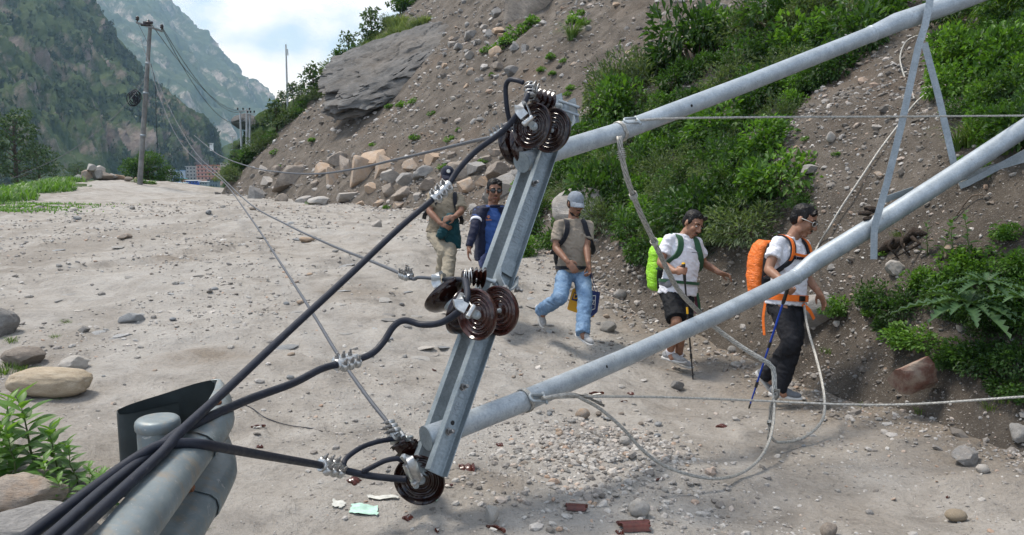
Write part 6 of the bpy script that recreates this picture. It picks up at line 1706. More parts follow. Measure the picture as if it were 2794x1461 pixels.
M_LENS = simple('dark_lens', (0.006, 0.006, 0.008), 0.08, 0.7, 0, 0.0); M_EYEW = simple('eye_white', (0.55, 0.52, 0.48), 0.3); M_EYEB = simple('eye_iris', (0.012, 0.008, 0.006), 0.2); M_LIP = simple('lip', (0.20, 0.075, 0.06), 0.5)
M_BLK = simple('black_plastic', (0.012, 0.012, 0.012), 0.4, 0.4, 0, 0.1); M_YEL = simple('yellow_plastic', (0.75, 0.42, 0.02), 0.45, 0.4, 0, 0.1); M_BLUEP = simple('blue_anodised', (0.015, 0.06, 0.40), 0.3, 0.5, 0.5, 0.1)
UP = Vector((0, 0, 1))
def solve(px, py, parent, length, near=True):
    """joint on the sight line of a pixel, a bone's length from its parent"""
    o = Vector((0, 0, CAMZ)); d = ray(px, py); q = o - parent
    a, b, c = d.dot(d), 2 * q.dot(d), q.dot(q) - length * length
    D_ = b * b - 4 * a * c
    if D_ < 0:
        p = o + d * (-b / (2 * a)); return parent + (p - parent).normalized() * length
    t = (-b - math.sqrt(D_)) / (2 * a) if near else (-b + math.sqrt(D_)) / (2 * a)
    return o + d * t
def hand(bm, wrist, d, palm_n, thumb_side, curl, sc=1.0, spread=0.12, part=None):
    """palm and five unequal bent fingers; palm_n = the way the palm faces"""
    d = d.normalized(); s = palm_n.cross(d).normalized() * thumb_side; n = (palm_n - d * palm_n.dot(d)).normalized()
    pc = wrist + d * 0.048 * sc
    ellip(bm, pc, (s * 0.042 * sc, d * 0.052 * sc, n * 0.017 * sc), 10)
    capsule(bm, wrist - d * 0.02, 0.026 * sc, wrist + d * 0.02, 0.027 * sc)
    for k, (off, ln) in enumerate(((0.030, 0.072), (0.010, 0.080), (-0.010, 0.075), (-0.029, 0.058))):
        b = pc + s * off * sc + d * 0.040 * sc; dd = (d + s * off * spread * 12).normalized(); p = b; a = 0.0
        pts = [b]
        for j, fr in enumerate((0.45, 0.32, 0.23)):
            a += curl * (0.55, 0.75, 0.5)[j] * (1 + 0.08 * k)
            p = p + (dd * math.cos(a) + n * math.sin(a)) * ln * fr * sc; pts.append(p)
        chain(bm, pts, [0.0095 * sc, 0.009 * sc, 0.0082 * sc, 0.0072 * sc])
    tb = pc + s * 0.036 * sc - d * 0.022 * sc; t1 = tb + (s * 0.55 + d * 0.7 + n * (0.25 + 0.3 * curl)).normalized() * 0.040 * sc
    t2 = t1 + (d * 0.85 + s * (0.25 - 0.5 * curl) + n * (0.2 + 0.4 * curl)).normalized() * 0.032 * sc
    chain(bm, [tb, t1, t2], [0.013 * sc, 0.011 * sc, 0.009 * sc])
def head_shape(bm, c, f, u, k=1.0):
    r = f.cross(u).normalized()
    E = lambda o, a, b, cc: ellip(bm, c + (r * o[0] + u * o[1] + f * o[2]) * k, (r * a * k, u * b * k, f * cc * k))
    E((0, 0.035, -0.012), 0.076, 0.090, 0.096); E((0, -0.035, 0.018), 0.061, 0.078, 0.072); E((0, -0.098, 0.052), 0.027, 0.022, 0.026)
    for s in (-1, 1):
        E((s * 0.036, -0.022, 0.064), 0.026, 0.026, 0.024); E((s * 0.077, -0.004, -0.006), 0.010, 0.031, 0.019); E((s * 0.032, 0.030, 0.074), 0.026, 0.010, 0.014)
        E((s * 0.048, -0.075, 0.010), 0.016, 0.030, 0.034)
    P = lambda x, y, z: c + (r * x + u * y + f * z) * k
    chain(bm, [P(0, 0.022, 0.088), P(0, -0.004, 0.103), P(0, -0.024, 0.111)], [0.010 * k, 0.0115 * k, 0.0145 * k])
    for s in (-1, 1): capsule(bm, P(s * 0.010, -0.027, 0.098), 0.010 * k, P(s * 0.012, -0.027, 0.096), 0.009 * k)
    capsule(bm, P(-0.017, -0.058, 0.086), 0.0085 * k, P(0.017, -0.058, 0.086), 0.0085 * k); capsule(bm, P(-0.014, -0.070, 0.084), 0.0085 * k, P(0.014, -0.070, 0.084), 0.0085 * k)
    return r
def face_details(body, c, f, u, k, beard=0, shades=None, brow=True):
    r = f.cross(u).normalized(); P = lambda x, y, z: c + (r * x + u * y + f * z) * k
    for s in (-1, 1):
        if shades != 'worn':
            bm = bmesh.new(); ellip(bm, P(s * 0.031, 0.009, 0.080), (r * 0.0125 * k, u * 0.0065 * k, f * 0.008 * k), 8); e = link('eye', bm_mesh('eye', bm, M_EYEW), body)
            bm = bmesh.new(); ellip(bm, P(s * 0.031, 0.008, 0.0845), (r * 0.0055 * k, u * 0.0055 * k, f * 0.0045 * k), 8); link('iris', bm_mesh('iris', bm, M_EYEB), body)
        bm = bmesh.new(); chain(bm, [P(s * 0.014, 0.032, 0.092), P(s * 0.032, 0.037, 0.090), P(s * 0.050, 0.031, 0.078)], [0.0045 * k, 0.005 * k, 0.003 * k]); link('eyebrow', bm_mesh('eyebrow', bm, C_HAIR), body)
    bm = bmesh.new(); ellip(bm, P(0, -0.064, 0.0895), (r * 0.021 * k, u * 0.009 * k, f * 0.006 * k), 8); link('lips', bm_mesh('lips', bm, M_LIP), body)
    if beard >= 1:
        bm = bmesh.new(); chain(bm, [P(-0.024, -0.056, 0.086), P(-0.010, -0.046, 0.097), P(0.010, -0.046, 0.097), P(0.024, -0.056, 0.086)], [0.002 * k, 0.0038 * k, 0.0038 * k, 0.002 * k]); link('moustache', bm_mesh('moustache', bm, C_HAIR), body)
        bm = bmesh.new(); ellip(bm, P(0, -0.098, 0.058), (r * 0.013 * k, u * 0.012 * k, f * 0.0215 * k), 8); link('goatee', bm_mesh('goatee', bm, C_HAIR), body)
    if beard >= 2:
        bm = bmesh.new()
        for s in (-1, 1): chain(bm, [P(s * 0.056, -0.072, 0.016), P(s * 0.052, -0.085, 0.026), P(s * 0.036, -0.105, 0.045), P(0, -0.113, 0.060)], [0.007 * k, 0.011 * k, 0.013 * k, 0.013 * k])
        link('beard', bm_mesh('beard', bm, C_HAIR), body)
def hair_cap(body, c, f, u, k, style='short', seed=1):
    r = f.cross(u).normalized(); P = lambda x, y, z: c + (r * x + u * y + f * z) * k
    bm = bmesh.new()
    ellip(bm, P(0, 0.056, -0.024), (r * 0.082 * k, u * 0.082 * k, f * 0.096 * k), 16)
    ellip(bm, P(0, 0.012, -0.052), (r * 0.076 * k, u * 0.075 * k, f * 0.062 * k), 12)
    for s in (-1, 1): ellip(bm, P(s * 0.068, 0.030, 0.006), (r * 0.014 * k, u * 0.04 * k, f * 0.030 * k), 8)
    if style == 'spiky':
        rr = random.Random(seed)
        for _ in range(46):
            a, b = rr.uniform(-0.065, 0.065), rr.uniform(-0.08, 0.07); h = 0.115 - (a * a + b * b) * 6
            p = P(a, h, b); capsule(bm, p, 0.014 * k, p + (u * 0.8 + f * rr.uniform(0.1, 0.7) + r * rr.uniform(-0.4, 0.4)) * 0.022 * k, 0.006 * k, 8)
    return voxel('hair', bm, C_HAIR, 0.008, 2, 0.004, 60, seed, None, body)
def baseball_cap(person, c, f, u, k, mat, label=None):
    r = f.cross(u).normalized(); P = lambda x, y, z: c + (r * x + u * y + f * z) * k
    t = thing('cap', label, 'cap', c) if False else None
    bm = bmesh.new()
    rows = []
    for i in range(9):
        a = math.pi / 2 * i / 8; rr_ = math.cos(a); rows.append((P(0, 0.040 + 0.098 * math.sin(a), -0.010), r * max(0.002, 0.086 * rr_ ** 0.75) * k, f * max(0.002, 0.106 * rr_ ** 0.75) * k))
    loft_rings(bm, rows, 28, 2.0)
    o = link('cap_crown', bm_mesh('cap_crown', bm, mat, True, 60), person)
    bm = bmesh.new(); g1 = []
    for j in range(5):
        row = []
        for i in range(15):
            a = math.pi * (0.10 + 0.80 * i / 14); e = j / 4
            x = math.cos(a) * (0.086 - 0.006 * e); z = math.sin(a) * (0.098 + 0.078 * e) - 0.010; y = 0.042 - 0.022 * e * e - 0.020 * abs(math.cos(a)) ** 2 * e - 0.012 * e
            row.append((bm.verts.new(P(x, y, z)), bm.verts.new(P(x, y - 0.005, z))))
        g1.append(row)
    for j in range(4):
        for i in range(14):
            bm.faces.new((g1[j][i][0], g1[j][i + 1][0], g1[j + 1][i + 1][0], g1[j + 1][i][0])); bm.faces.new((g1[j][i][1], g1[j + 1][i][1], g1[j + 1][i + 1][1], g1[j][i + 1][1]))
    for i in range(14): bm.faces.new((g1[4][i][0], g1[4][i + 1][0], g1[4][i + 1][1], g1[4][i][1]))
    for j in range(4):
        for i in (0, 14): bm.faces.new((g1[j][i][0], g1[j + 1][i][0], g1[j + 1][i][1], g1[j][i][1]))
    link('brim', bm_mesh('brim', bm, mat, True, 60), o)
    bm = bmesh.new(); ellip(bm, P(0, 0.139, -0.010), (r * 0.009, u * 0.006, f * 0.009), 8); link('top_button', bm_mesh('top_button', bm, mat), o)
    return o
def sunglasses(label, c, f, u, k, frame, up_on_head=False):
    r = f.cross(u).normalized(); t = thing('sunglasses', label, 'sunglasses', c, None)
    if up_on_head: P = lambda x, y, z: c + (r * x + u * (y + 0.095) + f * (z - 0.022)) * k
    else: P = lambda x, y, z: c + (r * x + u * y + f * z) * k
    for s in (-1, 1):
        bm = bmesh.new(); ellip(bm, P(s * 0.033, 0.008, 0.096), (r * 0.026 * k, u * 0.019 * k, (f - r * s * 0.2).normalized() * 0.006 * k), 12); link('lens', bm_mesh('lens', bm, M_LENS), t)
        bm = bmesh.new(); add_tube(bm, [P(s * (0.033 + 0.027 * math.cos(a)), 0.008 + 0.020 * math.sin(a), 0.097 - 0.006 * math.cos(a)) for a in [2 * math.pi * q / 20 for q in range(21)]], 0.0026 * k, 6); link('rim', bm_mesh('rim', bm, frame), t)
        bm = bmesh.new(); add_tube(bm, [P(s * 0.060, 0.012, 0.090), P(s * 0.078, 0.014, 0.050), P(s * 0.082, 0.012, 0.0)], 0.0032 * k, 6); link('temple', bm_mesh('temple', bm, frame), t)
    bm = bmesh.new(); add_tube(bm, [P(-0.010, 0.012, 0.103), P(0, 0.014, 0.107), P(0.010, 0.012, 0.103)], 0.003 * k, 6); link('bridge', bm_mesh('bridge', bm, frame), t)
    return t
def shoe(person, ankle, toe_dir, up, mat, label=None):
    """trainer: sole, upper, laces"""
    d = toe_dir.normalized(); up = (up - d * up.dot(d)).normalized(); s = d.cross(up); b = ankle - up * 0.085
    Q = lambda x, y, z: b + d * x + s * y + up * z
    bm = bmesh.new()
    loft_rings(bm, [(Q(-0.085, 0, 0.018), s * 0.018, up * 0.018), (Q(-0.07, 0, 0.018), s * 0.033, up * 0.018), (Q(0.0, 0, 0.016), s * 0.036, up * 0.016), (Q(0.09, 0, 0.014), s * 0.045, up * 0.014), (Q(0.15, 0, 0.016), s * 0.038, up * 0.013), (Q(0.185, 0, 0.022), s * 0.018, up * 0.010)], 20, 3.0)
    so_ = link('sole', bm_mesh('sole', bm, C_SOLE, True, 50), person)
    bm = bmesh.new(); ellip(bm, Q(0.115, 0, 0.042), (d * 0.062, s * 0.040, up * 0.028)); ellip(bm, Q(0.04, 0, 0.052), (d * 0.075, s * 0.038, up * 0.040)); ellip(bm, Q(-0.035, 0, 0.052), (d * 0.05, s * 0.034, up * 0.046)); capsule(bm, Q(-0.012, 0, 0.05), 0.036, Q(-0.015, 0, 0.105), 0.040, 14, True, False)
    sh = voxel('shoe', bm, mat, 0.007, 3, 0, 10, 0, None, person)
    for j in range(4):
        bm = bmesh.new(); x = 0.028 + 0.020 * j; z = 0.094 - 0.013 * j; add_tube(bm, [Q(x, -0.024, z - 0.008), Q(x + 0.004, 0, z + 0.003), Q(x, 0.024, z - 0.008)], 0.0035, 5); link('lace', bm_mesh('lace', bm, C_SOLE), sh)
    return sh
def strap_path(name, pts, w, mat, parent, nrm_hint, th=0.012):
    bm = bmesh.new(); flat_strip(bm, catmull(pts, 6), nrm_hint, w, th); return link(name, bm_mesh(name, bm, mat, True, 40), parent)

class Body: pass
def person(label, D, face, head_px, look, neck_px, hip_px, armL, armR, legL, legR, skin_m, build=1.0, shoulder=0.19, k=1.0, foot_px=None):
    """arm/leg = list of (px, py, near?) for elbow, wrist, finger / knee, ankle"""
    b = Body(); b.t = thing('person', label, 'person', (0, 0, 0)); b.k = k
    b.hip = at(*hip_px, D); b.neck = at(*neck_px, D - 0.01)
    b.u = (b.neck - b.hip).normalized(); f = cv(*face); b.f = (f - b.u * f.dot(b.u)).normalized(); b.s = b.f.cross(b.u).normalized()
    if b.s.dot(CAM_R) < 0: pass
    # b.s : the person's own right; the picture's left side for someone facing us
    b.build = build
    b.sm = b.neck - b.u * 0.072
    side = -1 if b.s.dot(CAM_R) > 0 else 1          # b.s*side points to the picture's left
    b.sl, b.sr = b.sm + b.s * side * shoulder, b.sm - b.s * side * shoulder
    b.side = side
    def limb(root, spec, l1, l2):
        (x1, y1, n1), (x2, y2, n2) = spec[:2]
        j1 = solve(x1, y1, root, l1, n1); j2 = solve(x2, y2, j1, l2, n2); return root, j1, j2
    b.aL = limb(b.sl, armL, 0.275, 0.245); b.aR = limb(b.sr, armR, 0.275, 0.245)
    b.hL, b.hR = b.hip + b.s * side * 0.088, b.hip - b.s * side * 0.088
    b.lL = limb(b.hL, legL, 0.42, 0.41); b.lR = limb(b.hR, legR, 0.42, 0.41)
    b.hc = at(*head_px, D - 0.03); b.lf = cv(*look).normalized(); hu = (b.hc - b.neck).normalized() * 0.5 + UP * 0.5; b.lu = (hu - b.lf * hu.dot(b.lf)).normalized()
    b.skin = skin_m
    return b
def torso_rings(b, g=0.0, top=True, low=0.0):
    u, s, f, B = b.u, b.s, b.f, b.build; H = (b.neck - b.hip).length; P = lambda t, fw=0.0: b.hip + u * H * t + f * fw
    rings_ = [(P(-0.14 - low, -0.01), s * (0.150 * B + g), f * (0.110 * B + g)), (P(0.02, -0.005), s * (0.162 * B + g), f * (0.118 * B + g)), (P(0.25, 0.012), s * (0.150 * B + g), f * (0.112 * B ** 1.5 + g)), (P(0.48, 0.012), s * (0.160 * B + g), f * (0.115 * B ** 1.3 + g)), (P(0.68, 0.0), s * (0.164 * B + g), f * (0.116 * B + g)), (P(0.82, -0.012), s * (0.150 * B + g), f * (0.096 * B + g)), (P(0.91, -0.018), s * (0.118 * B + g), f * (0.078 * B + g)), (P(0.975, -0.016), s * (0.080 + g * 0.5), f * (0.065 + g * 0.5))]
    return rings_
def build_body(b, handL, handR, sleeve=0.5):
    bm = bmesh.new()
    loft_rings(bm, torso_rings(b, -0.008), 26, 2.3)
    head_shape(bm, b.hc, b.lf, b.lu, b.k)
    capsule(bm, b.neck - b.u * 0.05, 0.060, b.hc - b.lu * 0.075 - b.lf * 0.015, 0.055)
    for a, hd in ((b.aL, handL), (b.aR, handR)):
        S, E, Wr = a
        chain(bm, [S - b.u * 0.016, S.lerp(E, 0.35), E, E.lerp(Wr, 0.28), Wr], [0.044, 0.046, 0.039, 0.041, 0.0265])
        hand(bm, Wr, *hd)
    for l in (b.lL, b.lR):
        H_, K, A = l; back = -b.f
        chain(bm, [H_, H_.lerp(K, 0.4), K, K.lerp(A, 0.3) + back * 0.012, A], [0.082, 0.072, 0.052, 0.054, 0.036])
        capsule(bm, A, 0.034, A - UP * 0.05 + b.f * 0.04, 0.032)
    o = voxel('body', bm, b.skin, 0.0070, 2, 0, 10, 0, None, b.t); b.body = o
    return o
def shirt(b, name, mat, sleeve=0.62, hem=0.04, g=0.012, loose=0.016, wr=0.009, long=False, vs=0.0095):
    bm = bmesh.new(); RR = torso_rings(b, g, True, 0.0); Ht = (b.neck - b.hip).length
    RR = [(b.hip - b.u * Ht * hem, b.s * (0.190 * b.build), b.f * (0.146 * b.build)), (b.hip + b.u * Ht * 0.10, b.s * (0.180 * b.build), b.f * (0.142 * b.build))] + RR[2:]
    loft_rings(bm, RR, 28, 2.3)
    for a in (b.aL, b.aR):
        S, E, Wr = a
        capsule(bm, S.lerp(b.sm, 0.5) + b.u * 0.012, 0.048, S - b.u * 0.012, 0.056)
        if long: chain(bm, [S, S.lerp(E, 0.5), E, E.lerp(Wr, 0.5), Wr - (Wr - E).normalized() * 0.01], [0.068, 0.060, 0.054, 0.048, 0.040], True)
        else: capsule(bm, S - b.u * 0.012, 0.057, S.lerp(E, sleeve), 0.050 + loose, 16, True, False)
    return voxel(name, bm, mat, vs, 3, wr, 8, b.hip.x * 3, None, b.t)
def trousers(b, name, mat, to=1.0, g=0.018, rk=0.072, ra=0.066, waist=0.10, wr=0.009):
    bm = bmesh.new(); H = (b.neck - b.hip).length
    loft_rings(bm, [(b.hip - b.u * 0.115 - b.f * 0.01, b.s * 0.145, b.f * 0.112), (b.hip - b.u * 0.05 - b.f * 0.008, b.s * 0.172 * b.build, b.f * 0.130 * b.build), (b.hip + b.u * 0.0, b.s * 0.166 * b.build, b.f * 0.124 * b.build), (b.hip + b.u * H * 0.14, b.s * 0.150 * b.build, b.f * 0.112 * b.build)], 26, 2.3)
    for l in (b.lL, b.lR):
        H_, K, A = l
        if to >= 1.0: chain(bm, [H_ - b.u * 0.035, H_.lerp(K, 0.4), K, K.lerp(A, 0.5), A + (A - K).normalized() * 0.035], [0.090, 0.092, rk, ra + 0.004, ra], True)
        else: chain(bm, [H_ - b.u * 0.04, H_.lerp(K, 0.4), H_.lerp(K, to)], [0.094, 0.102, 0.098], True)
    return voxel(name, bm, mat, 0.010, 3, wr, 7, 5.0 + b.hip.x, None, b.t)
def pack(name, label, b, mat, w, h, d, off_u, back_mat, gap=0.14):
    t = thing(name, label, 'backpack', b.hip); c = b.hip + b.u * off_u - b.f * (gap + d / 2)
    bm = bmesh.new()
    loft_rings(bm, [(c - b.u * h * 0.5, b.s * w * 0.30, b.f * d * 0.28), (c - b.u * h * 0.44, b.s * w * 0.44, b.f * d * 0.42), (c - b.u * h * 0.15 - b.f * 0.01, b.s * w * 0.50, b.f * d * 0.52), (c + b.u * h * 0.2 - b.f * 0.01, b.s * w * 0.49, b.f * d * 0.50), (c + b.u * h * 0.42, b.s * w * 0.42, b.f * d * 0.42), (c + b.u * h * 0.5, b.s * w * 0.26, b.f * d * 0.25)], 30, 3.2)
    voxel('cover' if mat in (C_ORANGE, C_LIME) else 'bag', bm, mat, 0.011, 3, 0.007, 4.5, 2.0, None, t)
    c2 = c + b.f * (d * 0.5 + 0.012); bm = bmesh.new()
    loft_rings(bm, [(c2 - b.u * h * 0.46, b.s * w * 0.38, b.f * 0.03), (c2 - b.u * h * 0.2, b.s * w * 0.44, b.f * 0.035), (c2 + b.u * h * 0.25, b.s * w * 0.43, b.f * 0.035), (c2 + b.u * h * 0.44, b.s * w * 0.32, b.f * 0.03)], 24, 3.5)
    link('back_panel', bm_mesh('back_panel', bm, back_mat, True, 50), t)
    return t
def shoulder_straps(t, b, mat, edge=None, w=0.05, off=0.085, drop=0.34):
    H = (b.neck - b.hip).length
    for sg in (-1, 1):
        o = b.s * sg * off; u, f = b.u, b.f; n = b.neck
        pts = [n - u * 0.20 - f * 0.15 + o, n - u * 0.07 - f * 0.115 + o * 0.95, n - u * 0.018 - f * 0.03 + o * 0.95, n - u * 0.055 + f * 0.075 + o, n - u * 0.15 + f * 0.122 + o * 1.15, n - u * 0.24 + f * 0.118 + o * 1.55, n - u * drop + f * 0.03 + o * 2.25, n - u * (drop + 0.05) - f * 0.06 + o * 2.3]
        s_ = strap_path('shoulder_strap', pts, w, mat, t, b.s, 0.014)
        if edge is not None:
            strap_path('strap_webbing', [p + (p - (b.hip + u * (p - b.hip).dot(u))).normalized() * 0.011 + u * 0.006 for p in pts[1:]], w * 0.5, edge, s_, b.s, 0.006)
def waist_belt(t, b, mat, h=0.05, at_=0.16, buckle=None, name='hip_belt'):
    H = (b.neck - b.hip).length; c = b.hip + b.u * H * at_; pts = []
    for k in range(25):
        a = math.pi * 2 * k / 24; pts.append(c + b.s * math.cos(a) * 0.198 * b.build + b.f * math.sin(a) * 0.156 * b.build ** 1.2)
    bm = bmesh.new(); flat_strip(bm, pts, b.u, h, 0.010); link(name, bm_mesh(name, bm, mat, True, 40), t)
    if buckle is not None:
        bm = bmesh.new(); add_box(bm, c + b.f * 0.166 * b.build ** 1.2, (0.06, 0.045, 0.02), (b.s, b.u, b.f), 0, 0.004); link('buckle', bm_mesh('buckle', bm, buckle, True, 40), t)
def trek_pole(label, top, tip, shaft, grip, basket=True):
    t = thing('trekking_pole', label, 'trekking pole', tip, None); d = (tip - top).normalized(); L_ = (tip - top).length
    for i, (a, c, r) in enumerate(((0.10, 0.48, 0.009), (0.46, 0.80, 0.0078), (0.78, 0.96, 0.0066))):
        bm = bmesh.new(); add_tube(bm, [top + d * L_ * a, top + d * L_ * c], r, 12); link('shaft', bm_mesh('shaft', bm, shaft, True, 40), t)
    for a in (0.46, 0.79):
        bm = bmesh.new(); add_tube(bm, [top + d * (L_ * a - 0.02), top + d * (L_ * a + 0.03)], 0.0125, 12); link('twist_lock', bm_mesh('twist_lock', bm, M_BLK, True, 40), t)
    bm = bmesh.new(); add_tube(bm, [top - d * 0.03, top - d * 0.02, top + d * 0.03, top + d * 0.13, top + d * 0.15], [0.012, 0.019, 0.0145, 0.0155, 0.011], 14); link('grip', bm_mesh('grip', bm, M_BLK, True, 50), t)
    bm = bmesh.new(); add_tube(bm, [top - d * 0.036, top - d * 0.02], [0.012, 0.0195], 14); link('grip_cap', bm_mesh('grip_cap', bm, grip, True, 50), t)
    bm = bmesh.new(); add_tube(bm, [tip - d * 0.05, tip - d * 0.01, tip], [0.0085, 0.0075, 0.003], 10); link('tip', bm_mesh('tip', bm, M_BLK), t)
    if basket:
        bm = bmesh.new(); add_lathe(bm, tip - d * 0.055, d, [(0.008, 0), (0.024, 0.002), (0.024, 0.005), (0.008, 0.006)], 18); link('basket', bm_mesh('basket', bm, M_BLK), t)
    return t

# depth of each walker from where the standing shoe meets the path
def stand(px, py): return dpt(hit(px, py))
D5, D4, D3, D2, D1 = stand(2150, 1099), stand(1858, 1012), stand(1605, 941), stand(1338, 872), stand(1214, 800)
print('walker depths', [round(v, 2) for v in (D5, D4, D3, D2, D1)])

# ---- 5: white T-shirt, orange pack, black trousers, trekking pole
b = person('man in white T-shirt and black trousers with an orange covered backpack, looking down', D5, (0.50, -0.05, 0.86), (2193, 604), (0.72, -0.42, 0.55), (2160, 640), (2145, 826), [(2097, 737, True), (2138, 770, True)], [(2198, 762, True), (2233, 797, True)], [(2160, 938, True), (2096, 1024, False)], [(2168, 930, True), (2128, 1058, False)], SK1, 1.0, 0.165, 1.08)
gp5 = b.aL[2] + cv(0.45, -0.6, 0.3) * 0.055
build_body(b, (cv(0.5, -0.75, 0.2), cv(0.55, 0.2, -0.6), 1, 1.35), (cv(0.42, -0.85, 0.1), cv(-0.75, -0.2, 0.2), -1, 0.45))
shirt(b, 't_shirt', C_WHITE, 0.60, 0.03, 0.012, 0.018)
trousers(b, 'trousers', C_CHAR, 1.0, 0.02, 0.074, 0.068)
shoe(b.t, b.lL[2], (cv(0.62, -0.80, 0.25)), (b.lL[1] - b.lL[2]), C_SHOED); shoe(b.t, b.lR[2], cv(0.86, -0.10, 0.35), UP, C_SHOED)
hair_cap(b.t, b.hc, b.lf, b.lu, b.k, 'spiky', 3); face_details(b.body, b.hc, b.lf, b.lu, b.k, 1, 'worn')
sunglasses('dark sunglasses with clear frames worn by the man with the orange pack', b.hc, b.lf, b.lu, b.k, simple('clear_frame', (0.45, 0.44, 0.42), 0.3))
pk = pack('backpack', 'bright orange rain-covered backpack on the leading walker', b, C_ORANGE, 0.33, 0.52, 0.20, 0.27, C_BLACK, 0.16)
shoulder_straps(pk, b, C_STRAP, C_ORANGEW, 0.058, 0.09); waist_belt(pk, b, C_ORANGEW, 0.055, 0.08, M_BLK)
strap_path('belt_tail', [b.hip - b.f * 0.10 + b.s * b.side * 0.14, b.hip - b.f * 0.11 + b.s * b.side * 0.15 - UP * 0.15, b.hip - b.f * 0.09 + b.s * b.side * 0.15 - UP * 0.30], 0.028, C_ORANGEW, pk, b.f, 0.004)
strap_path('belt_tail', [b.hip + b.f * 0.15 - b.s * b.side * 0.03, b.hip + b.f * 0.19 - b.s * b.side * 0.07 - UP * 0.05, b.hip + b.f * 0.20 - b.s * b.side * 0.12 - UP * 0.12], 0.03, C_ORANGEW, pk, b.u, 0.004)
strap_path('chest_strap', [b.neck - b.u * 0.17 + b.f * 0.135 - b.s * 0.10, b.neck - b.u * 0.18 + b.f * 0.148, b.neck - b.u * 0.17 + b.f * 0.135 + b.s * 0.10], 0.022, C_ORANGEW, pk, b.u, 0.005)
_cx = -b.s * b.side
text_mesh('chest_print', 'TOMMY HILFIGER', 0.036, b.neck - b.u * 0.205 + b.f * 0.148 - b.s * b.side * 0.015, -(-b.s) if b.s.dot(CAM_R) > 0 else -b.s, b.u, b.f, simple('navy_print', (0.01, 0.012, 0.03), 0.7), b.body, 0.006)
text_mesh('chest_print', 'EST. 1985', 0.018, b.neck - b.u * 0.238 + b.f * 0.150 - b.s * b.side * 0.015, -(-b.s) if b.s.dot(CAM_R) > 0 else -b.s, b.u, b.f, simple('navy_print2', (0.01, 0.012, 0.03), 0.7), b.body, 0.006)
trek_pole('blue trekking pole planted by the man with the orange pack', gp5, hit(2043, 1116), M_BLUEP, M_BLK, False)

# ---- 4: white T-shirt, black shorts, green pack, trekking pole
b = person('man in white T-shirt and black shorts with a lime green covered backpack', D4, (0.40, -0.05, 0.91), (1890, 614), (0.45, -0.42, 0.78), (1866, 636), (1850, 795), [(1802, 718, True), (1842, 741, True)], [(1919, 718, False), (1963, 745, True)], [(1846, 880, True), (1828, 962, False)], [(1862, 884, True), (1852, 972, False)], SK1, 1.08, 0.172, 1.10)
build_body(b, (cv(0.6, 0.05, 0.55), cv(0.75, -0.15, -0.5), -1, 1.5), (cv(0.85, -0.25, 0.35), cv(-0.2, -0.8, 0.3), -1, 0.75))
shirt(b, 't_shirt', C_WHITE, 0.66, 0.06, 0.014, 0.020)
trousers(b, 'shorts', C_BLACK, 0.92)
for l in (b.lL, b.lR):
    bm = bmesh.new(); d_ = (l[2] - l[1]).normalized(); capsule(bm, l[2] - d_ * 0.035, 0.044, l[2] + d_ * 0.03, 0.043, 16, False, False); link('sock', bm_mesh('sock', bm, C_WHITE, True, 60), b.t)
shoe(b.t, b.lL[2], cv(0.70, -0.12, 0.60), UP, C_SHOE); shoe(b.t, b.lR[2], cv(0.62, -0.22, 0.68), UP, C_SHOE)
hair_cap(b.t, b.hc, b.lf, b.lu, b.k, 'short', 5); face_details(b.body, b.hc, b.lf, b.lu, b.k, 1)
sunglasses('sunglasses pushed up on the hair of the man with the green pack', b.hc, b.lf, b.lu, b.k, M_BLK, True)
pk = pack('backpack', 'lime green rain-covered backpack on the man in shorts', b, C_LIME, 0.36, 0.55, 0.22, 0.25, C_BLACK, 0.17)
shoulder_straps(pk, b, C_GSTRAP, None, 0.062, 0.095); waist_belt(pk, b, C_GSTRAP, 0.03, 0.16, None)
bm = bmesh.new(); ellip(bm, b.hip + b.u * 0.07 + b.s * b.side * 0.175 + b.f * 0.02, (b.s * 0.03, b.u * 0.05, b.f * 0.11)); link('belt_pocket', bm_mesh('belt_pocket', bm, C_GREYP), pk)
strap_path('belt_tail', [b.hip + b.f * 0.10 - b.s * b.side * 0.16, b.hip + b.f * 0.10 - b.s * b.side * 0.19 - UP * 0.12, b.hip + b.f * 0.10 - b.s * b.side * 0.20 - UP * 0.22], 0.03, C_GSTRAP, pk, b.s, 0.004)
bm = bmesh.new(); flat_strip(bm, catmull([b.hip + b.f * 0.06 - b.s * b.side * 0.18, b.hip + b.f * 0.05 - b.s * b.side * 0.20 - UP * 0.10, b.hip + b.f * 0.06 - b.s * b.side * 0.19 - UP * 0.21], 5), b.f, 0.06, 0.008); link('hanging_cloth', bm_mesh('hanging_cloth', bm, simple('mauve_cloth', (0.28, 0.10, 0.17), 0.9)), pk)
text_mesh('chest_print', 'EXPLORER', 0.02, b.neck - b.u * 0.19 + b.f * 0.158 - b.s * b.side * 0.05, b.s if b.s.dot(CAM_R) > 0 else -b.s, b.u, b.f, simple('grey_print', (0.12, 0.12, 0.14), 0.8), b.body, 0.004) if False else None
strap_path('chest_piping', [b.neck - b.u * 0.19 + b.f * 0.150 - b.s * b.side * 0.01, b.neck - b.u * 0.19 + b.f * 0.150 - b.s * b.side * 0.05, b.neck - b.u * 0.188 + b.f * 0.135 - b.s * b.side * 0.10], 0.007, C_GREYP, b.body, b.u, 0.004)
gp4 = b.aL[2] + cv(0.6, 0.05, 0.55) * 0.075 + cv(0.5, -0.1, -0.3) * 0.02
trek_pole('black and yellow trekking pole held by the man in shorts', gp4 + UP * 0.05, hit(1891, 1036), M_BLK, M_YEL)
_t = bpy.data.objects['trekking_pole.001']; _a, _b = gp4 + UP * 0.05, hit(1891, 1036)
bm = bmesh.new(); add_tube(bm, [_a.lerp(_b, 0.36), _a.lerp(_b, 0.42)], 0.0105, 12); link('yellow_band', bm_mesh('yellow_band', bm, M_YEL, True, 40), _t)

